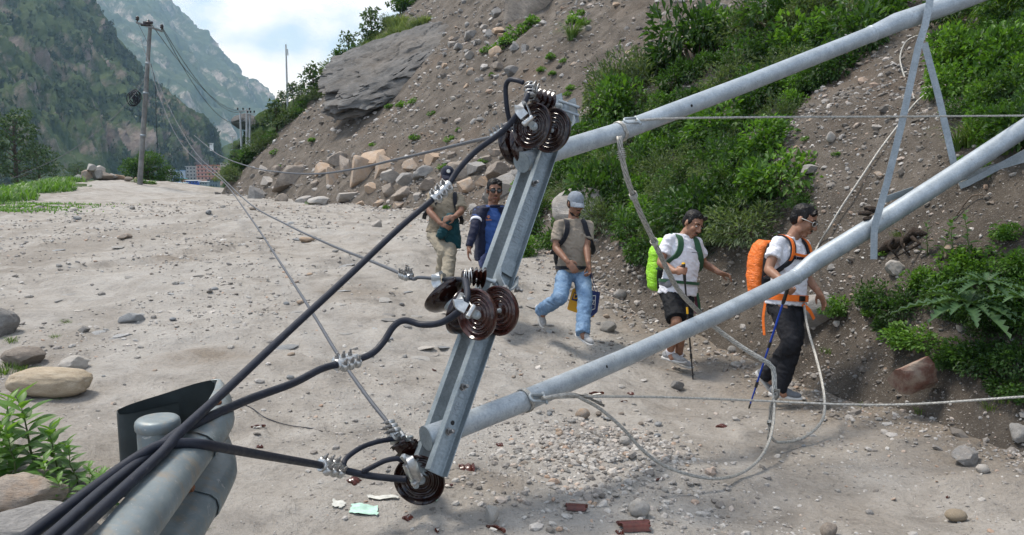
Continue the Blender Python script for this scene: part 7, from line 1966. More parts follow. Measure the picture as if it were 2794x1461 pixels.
# ---- 3: grey cap, taupe T-shirt, jeans, printed bag
b = person('man in grey cap, taupe T-shirt and light blue jeans striding with a printed bag', D3, (0.22, 0, 0.97), (1570, 558), (0.35, -0.30, 0.88), (1565, 594), (1564, 738), [(1517, 678, True), (1548, 714, True)], [(1600, 674, True), (1606, 722, True)], [(1529, 812, True), (1479, 846, False)], [(1596, 814, True), (1590, 905, True)], SK2, 0.97, 0.168, 1.0)
build_body(b, (cv(0.55, -0.7, 0.4), cv(0.2, -0.3, -0.9), -1, 0.6), (cv(0.15, -0.98, 0.1), cv(-0.9, 0, 0.2), -1, 1.2))
shirt(b, 't_shirt', C_TAUPE, 0.72, 0.04, 0.012, 0.020)
trousers(b, 'jeans', C_DENIM, 1.0, 0.02, 0.078, 0.072)
waist_belt(b.t, b, C_STRAP, 0.035, 0.05, M_BLK, 'belt')
shoe(b.t, b.lL[2], cv(0.25, -0.95, 0.35), (b.lL[1] - b.lL[2]), C_SHOE); shoe(b.t, b.lR[2], cv(0.55, -0.35, 0.72), UP, C_SHOE)
hair_cap(b.t, b.hc - b.lu * 0.012, b.lf, b.lu, b.k * 0.97, 'short', 7); face_details(b.body, b.hc, b.lf, b.lu, b.k, 2)
cp = baseball_cap(b.t, b.hc, b.lf, b.lu, b.k, C_CAPGREY)
text_mesh('cap_lettering', 'SINCE', 0.026, b.hc + b.lu * 0.098 + b.lf * 0.082, b.lf.cross(b.lu) if b.lf.cross(b.lu).dot(CAM_R) > 0 else -b.lf.cross(b.lu), (b.lu * 0.75 - b.lf * 0.66).normalized(), (b.lf * 0.75 + b.lu * 0.66).normalized(), simple('cap_thread', (0.32, 0.34, 0.37), 0.8), cp, 0.006) if False else None
pk = pack('backpack', 'black backpack worn by the man in the grey cap', b, C_BLACK, 0.30, 0.46, 0.16, 0.22, C_BLACK, 0.13)
shoulder_straps(pk, b, C_STRAP, None, 0.05, 0.095)
# printed shopping bag
hb = b.aR[2] + cv(0.15, -0.98, 0.1) * 0.075
bt = thing('shopping_bag', 'yellow and navy printed shopping bag hanging from the hand of the man in jeans', 'bag', hb)
M_BAGY = simple('bag_yellow', (0.72, 0.38, 0.015), 0.45, 0.4, 0, 0.06); M_BAGB = simple('bag_navy', (0.012, 0.03, 0.13), 0.4, 0.4, 0, 0.1); M_BAGW = simple('bag_white', (0.6, 0.6, 0.6), 0.5)
bc = at(1592, 828, D3 - 0.02); bx, by, bz = cv(0.93, -0.05, 0.36), cv(-0.05, 0.98, 0.1), cv(-0.36, -0.08, 0.93)
bx = (bx - by * bx.dot(by)).normalized(); bz = by.cross(bx) * (1 if by.cross(bx).dot(bz) > 0 else -1)
mpp = D3 / FPX
def bag_pt(px, py, w): return at(px, py, D3 - w)
bm = bmesh.new()
f1 = [bag_pt(1562, 787, 0.06), bag_pt(1546, 845, 0.06), bag_pt(1612, 868, 0.06), bag_pt(1612, 795, 0.06)]
vs_ = [bm.verts.new(p) for p in f1]; vb_ = [bm.verts.new(p + CAM_F * 0.10 + CAM_R * 0.05) for p in f1]
bm.faces.new(vs_); bm.faces.new(vb_[::-1])
for i in range(4): bm.faces.new((vs_[i], vb_[i], vb_[(i + 1) % 4], vs_[(i + 1) % 4]))
bmesh.ops.bevel(bm, geom=bm.edges[:], offset=0.008, segments=2, affect='EDGES')
link('front_panel', bm_mesh('front_panel', bm, M_BAGY, True, 40), bt)
bm = bmesh.new(); f2 = [bag_pt(1614, 793, 0.055), bag_pt(1613, 867, 0.055), bag_pt(1630, 852, -0.05), bag_pt(1638, 798, -0.05)]
vs_ = [bm.verts.new(p) for p in f2]; vb_ = [bm.verts.new(p + CAM_F * 0.04 - CAM_R * 0.05) for p in f2]
bm.faces.new(vs_); bm.faces.new(vb_[::-1])
for i in range(4): bm.faces.new((vs_[i], vb_[i], vb_[(i + 1) % 4], vs_[(i + 1) % 4]))
link('side_panel', bm_mesh('side_panel', bm, M_BAGB, True, 40), bt)
def quad_panel(name, pts, mat, parent):
    bm = bmesh.new(); a = [bm.verts.new(p) for p in pts]; c = [bm.verts.new(p + CAM_F * 0.004) for p in pts]; bm.faces.new(a); bm.faces.new(c[::-1])
    for i in range(4): bm.faces.new((a[i], c[i], c[(i + 1) % 4], a[(i + 1) % 4]))
    return link(name, bm_mesh(name, bm, mat, False), parent)
lp = quad_panel('print_panel', [bag_pt(1566, 798, 0.067), bag_pt(1559, 819, 0.067), bag_pt(1606, 832, 0.067), bag_pt(1608, 806, 0.067)], M_BAGB, bt)
text_mesh('print_letters', 'DU', 0.075, bag_pt(1578, 812, 0.073), cv(0.97, -0.22, 0), cv(0.22, 0.97, 0), cv(0, 0, 1), M_BAGY, lp, 0.002, 'CENTER', 0.003)
fr_ = [(1615, 808), (1614, 846), (1623, 843), (1625, 807)]
for i in range(4):
    a, c = fr_[i], fr_[(i + 1) % 4]; wz = lambda q: 0.055 - (q[0] - 1614) / 22 * 0.105 + 0.010
    bm = bmesh.new(); add_tube(bm, [bag_pt(*a, wz(a)), bag_pt(*c, wz(c))], 0.004, 6); link('print_frame', bm_mesh('print_frame', bm, M_BAGW), bt)
text_mesh('print_letters', 'Z', 0.07, bag_pt(1619, 826, 0.05), cv(0.6, -0.1, -0.75), cv(0.1, 0.98, 0), cv(0.75, 0.0, 0.6), M_BAGW, bt, 0.002)
for q in (0.0, 1.0):
    strap_path('handle', [bag_pt(1600 + 24 * q, 800, 0.05 - 0.08 * q), bag_pt(1612, 765, 0.02), hb + cv(0.1, 0.1, 0.3) * 0.02, bag_pt(1618, 765, 0.0), bag_pt(1618 + 14 * q, 800, 0.03 - 0.07 * q)], 0.022, M_BAGB, bt, CAM_F, 0.005)

# ---- 2: blue jersey, navy jacket, sunglasses
b = person('man in sunglasses, blue jersey and open navy jacket walking behind the crossarm', D2, (0.16, 0, 0.98), (1349, 522), (0.22, -0.16, 0.95), (1344, 557), (1346, 695), [(1296, 622, True), (1280, 674, True)], [(1394, 620, False), (1400, 674, True)], [(1333, 748, True), (1316, 812, False)], [(1372, 770, True), (1362, 850, True)], SK2, 0.98, 0.168, 1.06)
build_body(b, (cv(-0.12, -0.98, 0.1), cv(0.9, 0, -0.1), -1, 0.5), (cv(0.05, -0.98, 0.1), cv(-0.9, 0, 0), -1, 0.5))
shirt(b, 'jersey', C_BLUE, 0.62, 0.10, 0.012, 0.012)
trousers(b, 'track_trousers', C_NPANT, 1.0, 0.02, 0.070, 0.060)
# open jacket: sleeves, back and two front panels
bm = bmesh.new()
for a in (b.aL, b.aR):
    S, E, Wr = a; capsule(bm, S.lerp(b.sm, 0.5) + b.u * 0.012, 0.054, S - b.u * 0.012, 0.062); chain(bm, [S - b.u * 0.012, S.lerp(E, 0.5), E, E.lerp(Wr, 0.5), Wr], [0.063, 0.060, 0.055, 0.050, 0.042], True)
H = (b.neck - b.hip).length
for sg in (-1, 1):
    rows = [(b.hip + b.u * H * t + b.s * sg * (0.125 + dx) - b.f * 0.0, b.s * (0.062), b.f * (0.138)) for t, dx in ((-0.12, 0.03), (0.2, 0.02), (0.5, 0.015), (0.8, 0.005), (0.93, -0.035))]
    loft_rings(bm, rows, 20, 2.6)
loft_rings(bm, [(b.hip + b.u * H * t - b.f * 0.075, b.s * 0.175, b.f * 0.06) for t in (-0.12, 0.3, 0.85, 0.95)], 24, 2.6)
jk = voxel('jacket', bm, C_NAVY, 0.010, 3, 0.006, 8, 3.0, None, b.t)
for (a, lab) in ((b.aL, 0), (b.aR, 1)):
    S, E = a[0], a[1]; c = S.lerp(E, 0.62); d_ = (E - S).normalized(); bm = bmesh.new(); add_tube(bm, [c - d_ * 0.016, c + d_ * 0.016], 0.066, 20); link('sleeve_stripe', bm_mesh('sleeve_stripe', bm, C_WHITE), jk)
# collar and white shoulder marks
bm = bmesh.new(); add_tube(bm, [b.neck - b.u * 0.03 + b.s * math.cos(a) * 0.085 + b.f * (math.sin(a) * 0.080 - 0.015) for a in [math.pi * (-0.36 - 1.28 * q / 16 + 2) for q in range(17)]], 0.017, 8); link('collar', bm_mesh('collar', bm, C_NAVY), jk)
text_mesh('jersey_print', 'kelme', 0.026, b.neck - b.u * 0.185 + b.f * 0.138 + b.s * b.side * 0.065, b.s if b.s.dot(CAM_R) > 0 else -b.s, b.u, b.f, simple('orange_print', (0.55, 0.22, 0.06), 0.7), b.body, 0.006)
for dx, dy in ((-0.012, 0.0), (-0.004, 0.011), (0.006, 0.011), (0.014, 0.0), (0.001, -0.008)):
    bm = bmesh.new(); ellip(bm, b.neck - b.u * (0.152 - dy) + b.f * 0.138 + b.s * b.side * (0.065 + dx), (b.s * (0.0055 if dy >= 0 else 0.011), b.u * (0.006 if dy >= 0 else 0.009), b.f * 0.008), 8); link('paw_print', bm_mesh('paw_print', bm, simple('paw_orange', (0.55, 0.22, 0.06), 0.7)), b.body)
shoe(b.t, b.lL[2], cv(0.3, -0.2, 0.9), UP, C_SHOE); shoe(b.t, b.lR[2], cv(0.3, -0.2, 0.9), UP, C_SHOE)
hair_cap(b.t, b.hc, b.lf, b.lu, b.k, 'spiky', 9); face_details(b.body, b.hc, b.lf, b.lu, b.k, 1, 'worn')
sunglasses('black sunglasses worn by the man in the navy jacket', b.hc, b.lf, b.lu, b.k, M_BLK)

# ---- 1: navy cap, khaki uniform, teal jacket over the arm
b = person('man in navy cap and khaki shirt carrying a folded teal jacket, behind the cable connector', D1, (0.12, 0, 0.98), (1221, 484), (0.18, -0.30, 0.93), (1220, 518), (1204, 636), [(1172, 578, True), (1202, 610, True)], [(1259, 578, True), (1240, 592, True)], [(1212, 690, True), (1204, 762, False)], [(1228, 694, True), (1218, 772, True)], SK2, 1.0, 0.17, 1.0)
build_body(b, (cv(0.8, -0.3, 0.35), cv(0.1, -0.4, -0.9), -1, 0.7), (cv(-0.8, -0.2, 0.4), cv(0.1, -0.4, -0.9), -1, 0.7))
shirt(b, 'khaki_shirt', C_KHAKI, 0.80, 0.02, 0.013, 0.020)
trousers(b, 'khaki_trousers', C_KPANT, 1.0, 0.02, 0.082, 0.076)
shoe(b.t, b.lL[2], cv(0.3, -0.2, 0.9), UP, C_SHOED); shoe(b.t, b.lR[2], cv(0.3, -0.2, 0.9), UP, C_SHOED)
hair_cap(b.t, b.hc - b.lu * 0.012, b.lf, b.lu, b.k * 0.97, 'short', 11); face_details(b.body, b.hc, b.lf, b.lu, b.k, 0)
cp = baseball_cap(b.t, b.hc, b.lf, b.lu, b.k, C_CAPNAVY)
_n = (b.lf * 0.86 + b.lu * 0.5).normalized(); _c = b.hc + b.lu * 0.088 + b.lf * 0.086
bm = bmesh.new(); add_lathe(bm, _c, _n, [(0.0, 0.010), (0.012, 0.010), (0.014, 0.012), (0.021, 0.012), (0.023, 0.008), (0.023, 0.0)], 20); link('cap_badge', bm_mesh('cap_badge', bm, simple('badge_silver', (0.5, 0.5, 0.48), 0.5, 0.4, 0.4)), cp)
pk = pack('backpack', 'black backpack on the man in the khaki shirt', b, C_BLACK, 0.34, 0.46, 0.18, 0.20, C_BLACK, 0.13)
shoulder_straps(pk, b, C_STRAP, None, 0.05, 0.10)
jt = thing('folded_jacket', 'dark teal jacket draped over the forearms of the man in khaki', 'jacket', at(1222, 620, D1 - 0.22))
bm = bmesh.new(); jp = lambda px, py, w: at(px, py, D1 - w)
loft_rings(bm, [(jp(1232, 583, 0.24), CAM_R * 0.05, CAM_F * 0.05), (jp(1228, 596, 0.25), CAM_R * 0.10, CAM_F * 0.075), (jp(1226, 625, 0.24), CAM_R * 0.125, CAM_F * 0.07), (jp(1236, 655, 0.23), CAM_R * 0.10, CAM_F * 0.05), (jp(1240, 678, 0.22), CAM_R * 0.085, CAM_F * 0.035)], 24, 2.4)
capsule(bm, jp(1232, 600, 0.27), 0.07, jp(1205, 640, 0.28), 0.065); capsule(bm, jp(1205, 640, 0.28), 0.06, jp(1196, 643, 0.26), 0.03)
voxel('fleece', bm, C_TEAL, 0.010, 3, 0.012, 9, 6.0, None, jt)
# ================================================================== TOWN, FAR POLES, STONE HEAP
def house(label, x0, x1, yt, yb, d, wall, floors, cols, roofc, group=None, band=None, yaw=0.0, depth_m=None):
    """far house: walls, roof slab, floor bands, each window with its pane"""
    d = d * 0.80
    A, B = at(x0, yb, d), at(x1, yb, d); T = at((x0 + x1) / 2, yt, d); w = (B - A).length; h = T.z - A.z; dm = depth_m or w * 0.7
    c = (A + B) / 2; base = c.z - 4.0
    t = thing('house', label, 'house', (c.x, c.y, base), group)
    m = simple('wall_' + label[:18], wall, 0.9, 0.2, 0, 0.08, 0.4)
    bm = bmesh.new(); add_box(bm, (c.x, c.y + dm / 2, (base + c.z + h) / 2), (w, dm, h + 4.0)); link('wall', bm_mesh('wall', bm, m, False), t)
    mr = simple('roof_' + label[:18], roofc, 0.7, 0.3, 0, 0.12, 0.5)
    bm = bmesh.new(); add_box(bm, (c.x, c.y + dm / 2 - 0.3, c.z + h + 0.16), (w + 0.9, dm + 1.2, 0.3)); link('roof', bm_mesh('roof', bm, mr, False), t)
    fh = h / floors
    for f in range(floors):
        if band and f > 0:
            bm = bmesh.new(); add_box(bm, (c.x, c.y - 0.35, c.z + f * fh), (w + 0.6, 0.8, 0.35)); link('floor_slab', bm_mesh('floor_slab', bm, simple('band_' + label[:14], band, 0.8, 0.2, 0, 0.05, 0.5), False), t)
        for k in range(cols):
            x = c.x - w / 2 + w * (k + 0.5) / cols; z = c.z + (f + 0.52) * fh
            bm = bmesh.new(); add_box(bm, (x, c.y - 0.03, z), (w / cols * 0.46, 0.12, fh * 0.50)); wd = link('window', bm_mesh('window', bm, m, False), t)
            bm = bmesh.new(); add_box(bm, (x, c.y - 0.10, z), (w / cols * 0.38, 0.06, fh * 0.42)); link('pane', bm_mesh('pane', bm, M_WINDOW, False), wd)
    return t
M_WINDOW = simple('window_dark', (0.02, 0.025, 0.03), 0.2, 0.5)
house('pink four-storey building with red roof bands in the town', 538, 597, 452, 492, 735, (0.55, 0.34, 0.28), 4, 6, (0.42, 0.10, 0.06), None, (0.45, 0.12, 0.08))
house('grey concrete building beside the pink one in the town', 509, 536, 455, 492, 745, (0.36, 0.37, 0.37), 4, 3, (0.5, 0.5, 0.5))
house('blue and white house in the middle of the town', 474, 500, 466, 490, 720, (0.42, 0.50, 0.62), 2, 3, (0.10, 0.22, 0.45))
house('white house next to the round-crowned tree in the town', 452, 474, 462, 490, 725, (0.66, 0.66, 0.66), 3, 2, (0.40, 0.38, 0.36))
house('bright blue low house in the front row of the town', 508, 540, 494, 512, 610, (0.03, 0.08, 0.38), 2, 4, (0.62, 0.64, 0.64))
house('grey low house with pale roof in the front row of the town', 482, 507, 500, 514, 600, (0.34, 0.33, 0.32), 1, 3, (0.45, 0.60, 0.68))
house('long low house under a white sheet roof in the front row of the town', 545, 566, 497, 514, 605, (0.24, 0.28, 0.30), 2, 3, (0.66, 0.68, 0.68))
house('dark house with a maroon roof at the road end of the town', 566, 594, 490, 512, 630, (0.13, 0.17, 0.18), 2, 4, (0.20, 0.07, 0.06))
house('orange-walled shed under a teal roof in the town', 494, 508, 489, 502, 640, (0.45, 0.22, 0.12), 1, 2, (0.10, 0.42, 0.40))
house('small house with a blue roof behind the town front', 470, 492, 486, 500, 660, (0.20, 0.26, 0.38), 1, 2, (0.08, 0.22, 0.50))
house('beige house against the green hill above the town', 602, 628, 446, 470, 700, (0.50, 0.44, 0.38), 3, 3, (0.42, 0.40, 0.38))
house('pale hut roof high behind the town', 495, 508, 447, 456, 820, (0.5, 0.5, 0.5), 1, 2, (0.15, 0.42, 0.30))
house('tiny white house on the slope above the town', 572, 580, 392, 398, 780, (0.7, 0.7, 0.7), 1, 2, (0.55, 0.55, 0.55))

M_WOOD = simple('weathered_pole', (0.17, 0.168, 0.16), 0.85, 0.2, 0, 0.25, 3, 0.4, 25, 0.02)
M_CONC = simple('pale_pole_steel', (0.34, 0.35, 0.36), 0.7, 0.3, 0.2, 0.12, 2)
def far_pole(label, bx, by, tx, ty, d, r, arms, mat, name='power_pole', ins=True):
    A, B = at(bx, by, d), at(tx, ty, d); t = thing(name, label, 'power pole', A); u = (B - A).normalized()
    bm = bmesh.new(); add_tube(bm, [A - u * 1.2, A.lerp(B, 0.5), B], [r * 1.15, r, r * 0.75], 12); link('shaft', bm_mesh('shaft', bm, mat, True, 50), t)
    for (x0, y0, x1, y1) in arms:
        P, Q = at(x0, y0, d - 0.15), at(x1, y1, d - 0.15); ax = (Q - P).normalized()
        bm = bmesh.new(); add_box(bm, (P + Q) / 2, ((Q - P).length, 0.10, 0.10), (ax, ax.cross(u).normalized(), u)); arm = link('crossarm', bm_mesh('crossarm', bm, mat, False), t)
        if ins:
            for k in (0.03, 0.45, 0.97):
                c = P.lerp(Q, k); bm = bmesh.new(); add_lathe(bm, c, u, [(0.03, 0.05), (0.03, 0.12), (0.09, 0.15), (0.10, 0.19), (0.06, 0.22), (0.10, 0.25), (0.08, 0.31), (0.05, 0.36), (0, 0.37)], 12); link('insulator', bm_mesh('insulator', bm, M_PORC), arm)
    return t
main = far_pole('tall leaning wooden power pole at the road crest', 382, 493, 410, 66, 43.0, 0.125, [(372, 62, 443, 86)], M_WOOD)
for dx, dy in ((404, 62), (398, 68)):
    c = at(dx, dy, 42.8); bm = bmesh.new(); add_tube(bm, [c - Vector((0.25, 0, 0)), c + Vector((0.25, 0, 0))], 0.07, 10); link('side_insulator', bm_mesh('side_insulator', bm, M_PORC), main)
for f in (0.28, 0.55, 0.74):
    A, B = at(382, 493, 43), at(410, 66, 43); c = A.lerp(B, f); bm = bmesh.new(); add_tube(bm, [c, c + (B - A).normalized() * 0.12], 0.14, 12); link('pole_band', bm_mesh('pole_band', bm, M_STRAP), main)
far_pole('slim pale power pole with a wide arm behind the spur', 660, 440, 655, 303, 90, 0.12, [(648, 303, 682, 303)], M_CONC)
far_pole('pale power pole carrying the wire ends behind the spur', 673, 430, 673, 296, 88, 0.12, [], M_CONC)
far_pole('pale power pole with a short dark arm behind the spur', 680, 430, 682, 312, 88, 0.12, [(675, 311, 694, 311)], M_CONC)
far_pole('distant small pole with a short arm below the rock overhang', 634, 445, 634, 374, 128, 0.13, [(628, 373, 642, 373)], M_CONC, ins=False)
far_pole('tall bare pole rising against the cloud on the ridge', 785, 300, 780, 122, 95, 0.11, [], M_CONC)
P, Q = at(783, 272, 95), at(782, 230, 95)
for i in range(6):
    c = P.lerp(Q, i / 5); bm = bmesh.new(); add_tube(bm, [c, c + Vector((0.28, 0, 0.02))], 0.02, 6); link('climbing_peg', bm_mesh('climbing_peg', bm, M_CONC), bpy.data.objects['power_pole.005'])
c = at(780, 135, 94.8); bm = bmesh.new(); add_tube(bm, [c, c + Vector((0.2, 0, 0)), c + Vector((0.22, 0, -0.7))], 0.06, 8); link('pole_fitting', bm_mesh('pole_fitting', bm, M_CONC), bpy.data.objects['power_pole.005'])
def sag(a, b, s, n=10):
    A, B = at(*a), at(*b); return [A.lerp(B, k / n) - Vector((0, 0, s * 4 * (k / n) * (1 - k / n))) for k in range(n + 1)]
G_W = 'overhead wires strung from the leaning wooden pole'
for lb, a, b, s in (('overhead wire from the pole arm tip to the pale poles', (443, 76, 43), (673, 300, 88), 1.8), ('overhead wire from the pole arm tip to the short dark arm', (443, 80, 43), (682, 312, 88), 2.6), ('overhead wire from the pole head to the wide arm', (410, 62, 43), (655, 303, 90), 1.2)):
    cable('overhead_wire', lb, sag(a, b, s), 0.02, M_CABLE2, 'wire', G_W, 6, 2, True)
cable('overhead_wire', 'slack wire dropping from the leaning pole to the grass on the left', [(402, 190, 43), (380, 240, 42), (300, 330, 40), (180, 420, 38), (30, 490, 36)], 0.014, M_CABLE2, 'wire', G_W, 6)
cable('overhead_wire', 'loose wire hanging down beside the leaning pole', [(412, 175, 42.7), (424, 230, 42.7), (426, 320, 42.7), (430, 405, 42.7)], 0.016, M_CABLE, 'wire', G_W, 6)
cable('overhead_wire', 'pale service wire sagging from the arm end across the leaning pole', [(375, 62, 42.8), (392, 95, 42.6), (406, 125, 42.5)], 0.014, M_CABLE2, 'wire', G_W, 6)
cable('overhead_wire', 'thin wire from the leaning pole to the bundled cable', [(398, 195, 42.6), (380, 225, 42.5), (367, 250, 42.5)], 0.012, M_CABLE2, 'wire', G_W, 6)
bt = thing('cable_coil', 'tangled bundle of cable hanging beside the leaning pole', 'cable', at(366, 265, 42.5)); rr = random.Random(4)
for k in range(7):
    c = at(366, 264, 42.5) + Vector((rr.uniform(-0.1, 0.1), 0, rr.uniform(-0.15, 0.15))); ax = Vector((rr.uniform(-1, 1), rr.uniform(-1, 1), rr.uniform(-0.5, 0.5))); d, u, v = basis(ax); bm = bmesh.new(); R_ = rr.uniform(0.16, 0.34)
    add_tube(bm, [c + u * R_ * math.cos(a) + v * R_ * 1.3 * math.sin(a) for a in [6.283 * q / 18 for q in range(19)]], 0.028, 6); link('loop', bm_mesh('loop', bm, M_CABLE), bt)
# heap of stones beside the leaning pole
rs = random.Random(77)
for i, (px, py, w, h) in enumerate([(235, 482, 44, 36), (262, 478, 40, 34), (285, 484, 46, 30), (305, 486, 40, 22), (330, 489, 44, 18), (250, 462, 34, 28), (352, 491, 26, 14), (218, 488, 30, 22), (372, 492, 20, 12), (272, 466, 30, 24)]):
    d = 43.5 + 0.4 * i % 2; P = at(px, py, d); s = w * d / FPX / 2
    place_rock('heap_stone', rock_lib('heap', i % 5, M_RK_PALE if i % 2 else M_RK_WARM, sub=3, angular=0.95, rough=0.06), P + Vector((0, 0, 0.05)), (s * 1.15, s, h * d / FPX / 2 * 1.2), (rs.uniform(-0.3, 0.3), rs.uniform(-0.5, 0.5), rs.uniform(0, 6)), 'pale block in the stone heap beside the leaning pole', 'rock', 'stones heaped beside the leaning pole')

# ================================================================== BROKEN PORCELAIN AND LITTER
M_PORC_R = simple('red_brown_glaze', (0.075, 0.020, 0.013), 0.22, 0.4, 0, 0.3, 30)
def shard(label, px, py, wpx, kind, rz, seed, group='broken porcelain shards on the ground'):
    """piece of a broken insulator: glazed curved shell with a cream broken edge"""
    P = hit(px, py); d = dpt(P); w = wpx * d / FPX; r = random.Random(seed); bm = bmesh.new()
    t = thing('porcelain_shard', label, 'shard', P, group, (0, 0, rz))
    if kind == 'tube': arc, Rm, ln, th = 2.3, w * 0.36, w * 0.95, 0.018
    elif kind == 'rim': arc, Rm, ln, th = 1.5, w * 0.62, w * 0.30, 0.012
    else: arc, Rm, ln, th = 1.9, w * 0.45, w * 0.6, 0.014
    n, m_ = 14, 7; O, I = [], []
    for j in range(m_):
        ro, ri = [], []
        for i in range(n):
            a = (i / (n - 1) - 0.5) * arc + (math.pi / 2 if kind == 'tube' else math.pi / 2); jag = (1 + 0.16 * r.uniform(-1, 1) * (j in (0, m_ - 1)))
            x = ln * (j / (m_ - 1) - 0.5) * jag
            if kind == 'rim': q = lambda R_: Vector((R_ * math.cos(a), R_ * math.sin(a) - Rm * 0.7, ln * 0.35 * (j / (m_ - 1)) * (1 + 0.2 * math.sin(i)) + 0.004))
            else:
                q = lambda R_: Vector((x, R_ * math.cos(a), R_ * math.sin(a) - Rm * math.cos(arc / 2) * 0.98))
            rib = 0.006 * math.sin(j * 2.2) if kind == 'piece' else 0
            ro.append(bm.verts.new(q(Rm + rib))); ri.append(bm.verts.new(q(Rm - th + rib)))
        O.append(ro); I.append(ri)
    def face(v, mi): f = bm.faces.new(v); f.material_index = mi
    for j in range(m_ - 1):
        for i in range(n - 1):
            face((O[j][i], O[j][i + 1], O[j + 1][i + 1], O[j + 1][i]), 0); face((I[j][i + 1], I[j][i], I[j + 1][i], I[j + 1][i + 1]), 0)
        for i in (0, n - 1): face((O[j][i], O[j + 1][i], I[j + 1][i], I[j][i]), 1)
    for j in (0, m_ - 1):
        for i in range(n - 1): face((O[j][i], I[j][i], I[j][i + 1], O[j][i + 1]), 1)
    link('glazed_shell', bm_mesh('glazed_shell', bm, [M_PORC_R, M_BISQUE], True, 35), t, True)
    # a second chip lying against it
    if kind != 'tube':
        bm = bmesh.new(); pts = [Vector((r.uniform(-0.5, 0.5) * w * 0.5, r.uniform(-0.6, 0.0) * w * 0.3, r.uniform(0.0, 0.02))) for _ in range(9)]
        for p in pts: bm.verts.new(p)
        bmesh.ops.convex_hull(bm, input=bm.verts[:]); link('chip', bm_mesh('chip', bm, M_BISQUE, False), t, True)
for i, a in enumerate([('curved shard of brown porcelain beside the thin ground wire', 705, 1168, 46, 'rim', 0.3), ('upright broken chunk of brown porcelain under the lower connector', 962, 1318, 50, 'piece', 1.2), ('large ribbed shard beside the foot of the crossarm', 1275, 1280, 62, 'piece', 0.2), ('dark broken lump in front of the resting disc', 1112, 1416, 34, 'piece', 0.9), ('white broken crescent lying by the road edge', 1192, 1452, 30, 'rim', 1.9), ('big curved shard beside the pale pointed stone', 1352, 1450, 74, 'rim', -0.5), ('glossy half tube of brown porcelain on the gravel', 1573, 1388, 56, 'tube', -0.15), ('longer glossy half tube of brown porcelain by the pale round stone', 1730, 1440, 84, 'tube', 0.10), ('arched rim shard behind the lower shackle', 1628, 1078, 50, 'rim', 0.1), ('dark hooked shard inside the wire loop', 1800, 1312, 34, 'rim', 0.6), ('small double shard between the wire loop and the walkers', 1968, 1166, 32, 'piece', 0.8), ('small white shard under the taut wire', 1703, 1098, 24, 'rim', 0.2), ('tiny dark shard under the taut wire', 1720, 1076, 22, 'piece', 0.5), ('little shard in the gravel under the lower tube', 1362, 1216, 26, 'piece', 0.4), ('white-edged chip in the gravel left of the crossarm', 1185, 1012, 24, 'rim', 2.2), ('dark chip on the sandy road', 708, 1222, 24, 'piece', 2.0), ('broken shard right behind the resting disc', 1218, 1330, 44, 'rim', 0.2), ('flat dark shard at the photograph edge of the gravel', 1690, 1455, 30, 'piece', 0.3), ('round little shard near the brown oval pebble', 2585, 1360, 20, 'rim', 0.7)]):
    shard(a[0].replace('at the photograph edge of the gravel', 'among the pale gravel'), *a[1:], 60 + i)
# pale green torn paper
M_PAPER = simple('mint_paper', (0.42, 0.62, 0.52), 0.8, 0.2, 0, 0.2, 30)
M_PAPERW = simple('dusty_paper', (0.52, 0.52, 0.48), 0.9, 0.1, 0, 0.15, 30)
def paper(label, quad, mat, seed, group='scraps of torn paper'):
    r = np.random.default_rng(seed); bm = bmesh.new(); g_ = []; n = 9; th = 0.0015
    Q = [hit(*p) for p in quad]
    for j in range(n):
        row = []
        for i in range(n):
            a, c = i / (n - 1), j / (n - 1); p = (Q[0] * (1 - a) + Q[1] * a) * (1 - c) + (Q[3] * (1 - a) + Q[2] * a) * c
            e = 0.006 * r.uniform(-1, 1) * (i in (0, n - 1) or j in (0, n - 1)); p = p + Vector((e, e, 0)); z = max(p.z, gz(p.x, p.y)) + 0.005 + 0.008 * abs(math.sin(a * 4 + seed) * math.cos(c * 3))
            row.append((bm.verts.new((p.x, p.y, z + th)), bm.verts.new((p.x, p.y, z))))
        g_.append(row)
    for j in range(n - 1):
        for i in range(n - 1):
            bm.faces.new((g_[j][i][0], g_[j][i + 1][0], g_[j + 1][i + 1][0], g_[j + 1][i][0])); bm.faces.new((g_[j][i][1], g_[j + 1][i][1], g_[j + 1][i + 1][1], g_[j][i + 1][1]))
    tag(link('torn_paper', bm_mesh('torn_paper', bm, mat)), label, 'paper', group)
paper('mint green torn sheet of paper on the road', [(962, 1378), (1030, 1386), (1031, 1412), (950, 1404)], M_PAPER, 3)
paper('crumpled grey-white scrap of paper beside the mint sheet', [(905, 1368), (948, 1376), (930, 1392), (906, 1388)], M_PAPERW, 5)
paper('long twisted strip of grey paper in front of the resting disc', [(1000, 1358), (1090, 1358), (1085, 1368), (1010, 1366)], M_PAPERW, 8)
paper('small mint scrap right of the resting disc', [(1178, 1364), (1194, 1362), (1192, 1372), (1178, 1372)], M_PAPER, 9)
cable('ground_wire', 'thin dark wire lying on the road behind the rail end', [hit(x, y) + Vector((0, 0, 0.006)) for x, y in ((660, 1104), (690, 1118), (720, 1140), (760, 1156), (800, 1166), (840, 1172), (880, 1180))], 0.003, M_CABLE, 'wire', None, 6, 6, True)
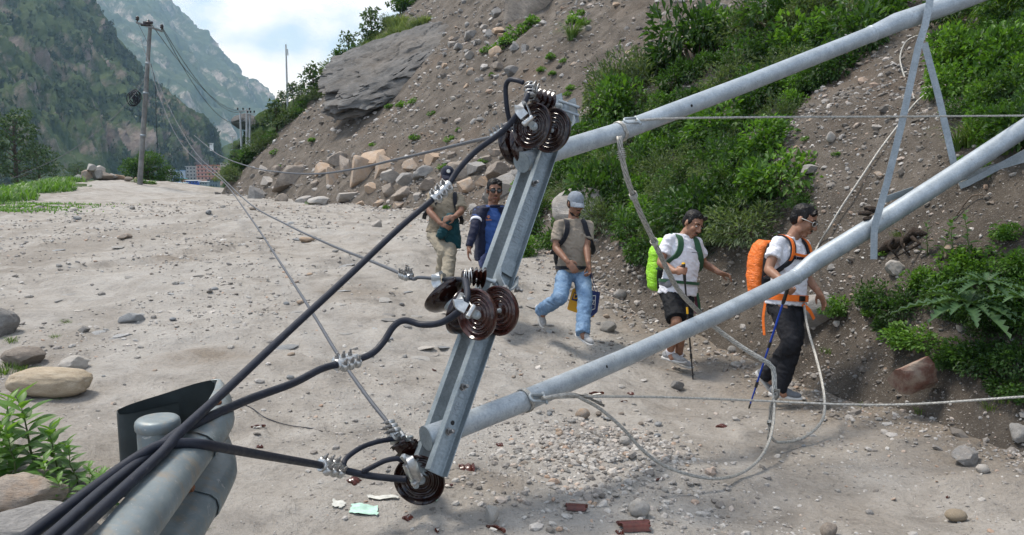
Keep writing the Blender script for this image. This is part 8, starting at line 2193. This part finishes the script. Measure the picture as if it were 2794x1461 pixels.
for i, P in enumerate([((1690, 640), (1760, 690), (1830, 770)), ((2440, 700), (2480, 660), (2520, 640)), ((2470, 700), (2460, 660), (2440, 630)), ((1745, 760), (1720, 730), (1700, 700)), ((2600, 610), (2650, 560), (2700, 545))]):
    cable('dead_twig', 'thin bare dead twig lying on the bank', [hit(*q) + Vector((0, 0, 0.02 + 0.05 * (k == 1))) for k, q in enumerate(P)], 0.006, M_BARK, 'twig', 'dead twigs on the bank', 6, 5, True)
# uprooted root and driftwood under the bent brace
M_ROOT = simple('wet_root', (0.035, 0.026, 0.02), 0.9, 0.2, 0, 0.4, 12, 0.8, 40, 0.03)
rt = thing('tree_root', 'dark uprooted root lying on the bank below the bent brace', 'root', hit(2440, 680)); rr = random.Random(3)
bm = bmesh.new(); add_tube(bm, [hit(2385, 700) + Vector((0, -0.02, 0.0)), hit(2420, 684) + Vector((0, -0.04, 0.05)), hit(2465, 668) + Vector((0, -0.02, 0.03)), hit(2490, 650) + Vector((0, -0.03, 0.06)), hit(2530, 642) + Vector((0, 0, 0.0))], [0.02, 0.055, 0.035, 0.045, 0.012], 10); link('root_wood', bm_mesh('root_wood', bm, M_ROOT), rt)
for k in range(3):
    p = hit(2420 + k * 25, 682 - k * 3) + Vector((0, -0.1, 0.1)); bm = bmesh.new(); add_tube(bm, [p, p + Vector((rr.uniform(-0.15, 0.15), -0.08, -0.05)), p + Vector((rr.uniform(-0.25, 0.25), -0.12, -0.18))], [0.02, 0.012, 0.004], 6); link('rootlet', bm_mesh('rootlet', bm, M_ROOT), rt)
rb = thing('rusty_fitting', 'rusty brown lump of metal on the lower tube behind the bent brace', 'metal fitting', at(2375, 585, 6.1))
for q in ((2362, 582, 6.12, 0.05), (2380, 572, 6.14, 0.06), (2372, 598, 6.08, 0.04)):
    V, F = rock_mesh(int(q[0]), 2, 0.8); bm = None; me_ = from_np('rust_lump', V * q[3] * np.array([1.3, 0.8, 0.6]) + np.array(at(*q[:3])), F, M_ROOT, False); link('rust_lump', me_, rb)
SC.cycles.use_denoising = True
try: SC.cycles.denoiser = 'OPENIMAGEDENOISE'
except Exception: pass
SC.cycles.max_bounces = 6
SC.cycles.transparent_max_bounces = 6
SC.cycles.volume_bounces = 0
bpy.context.view_layer.update()
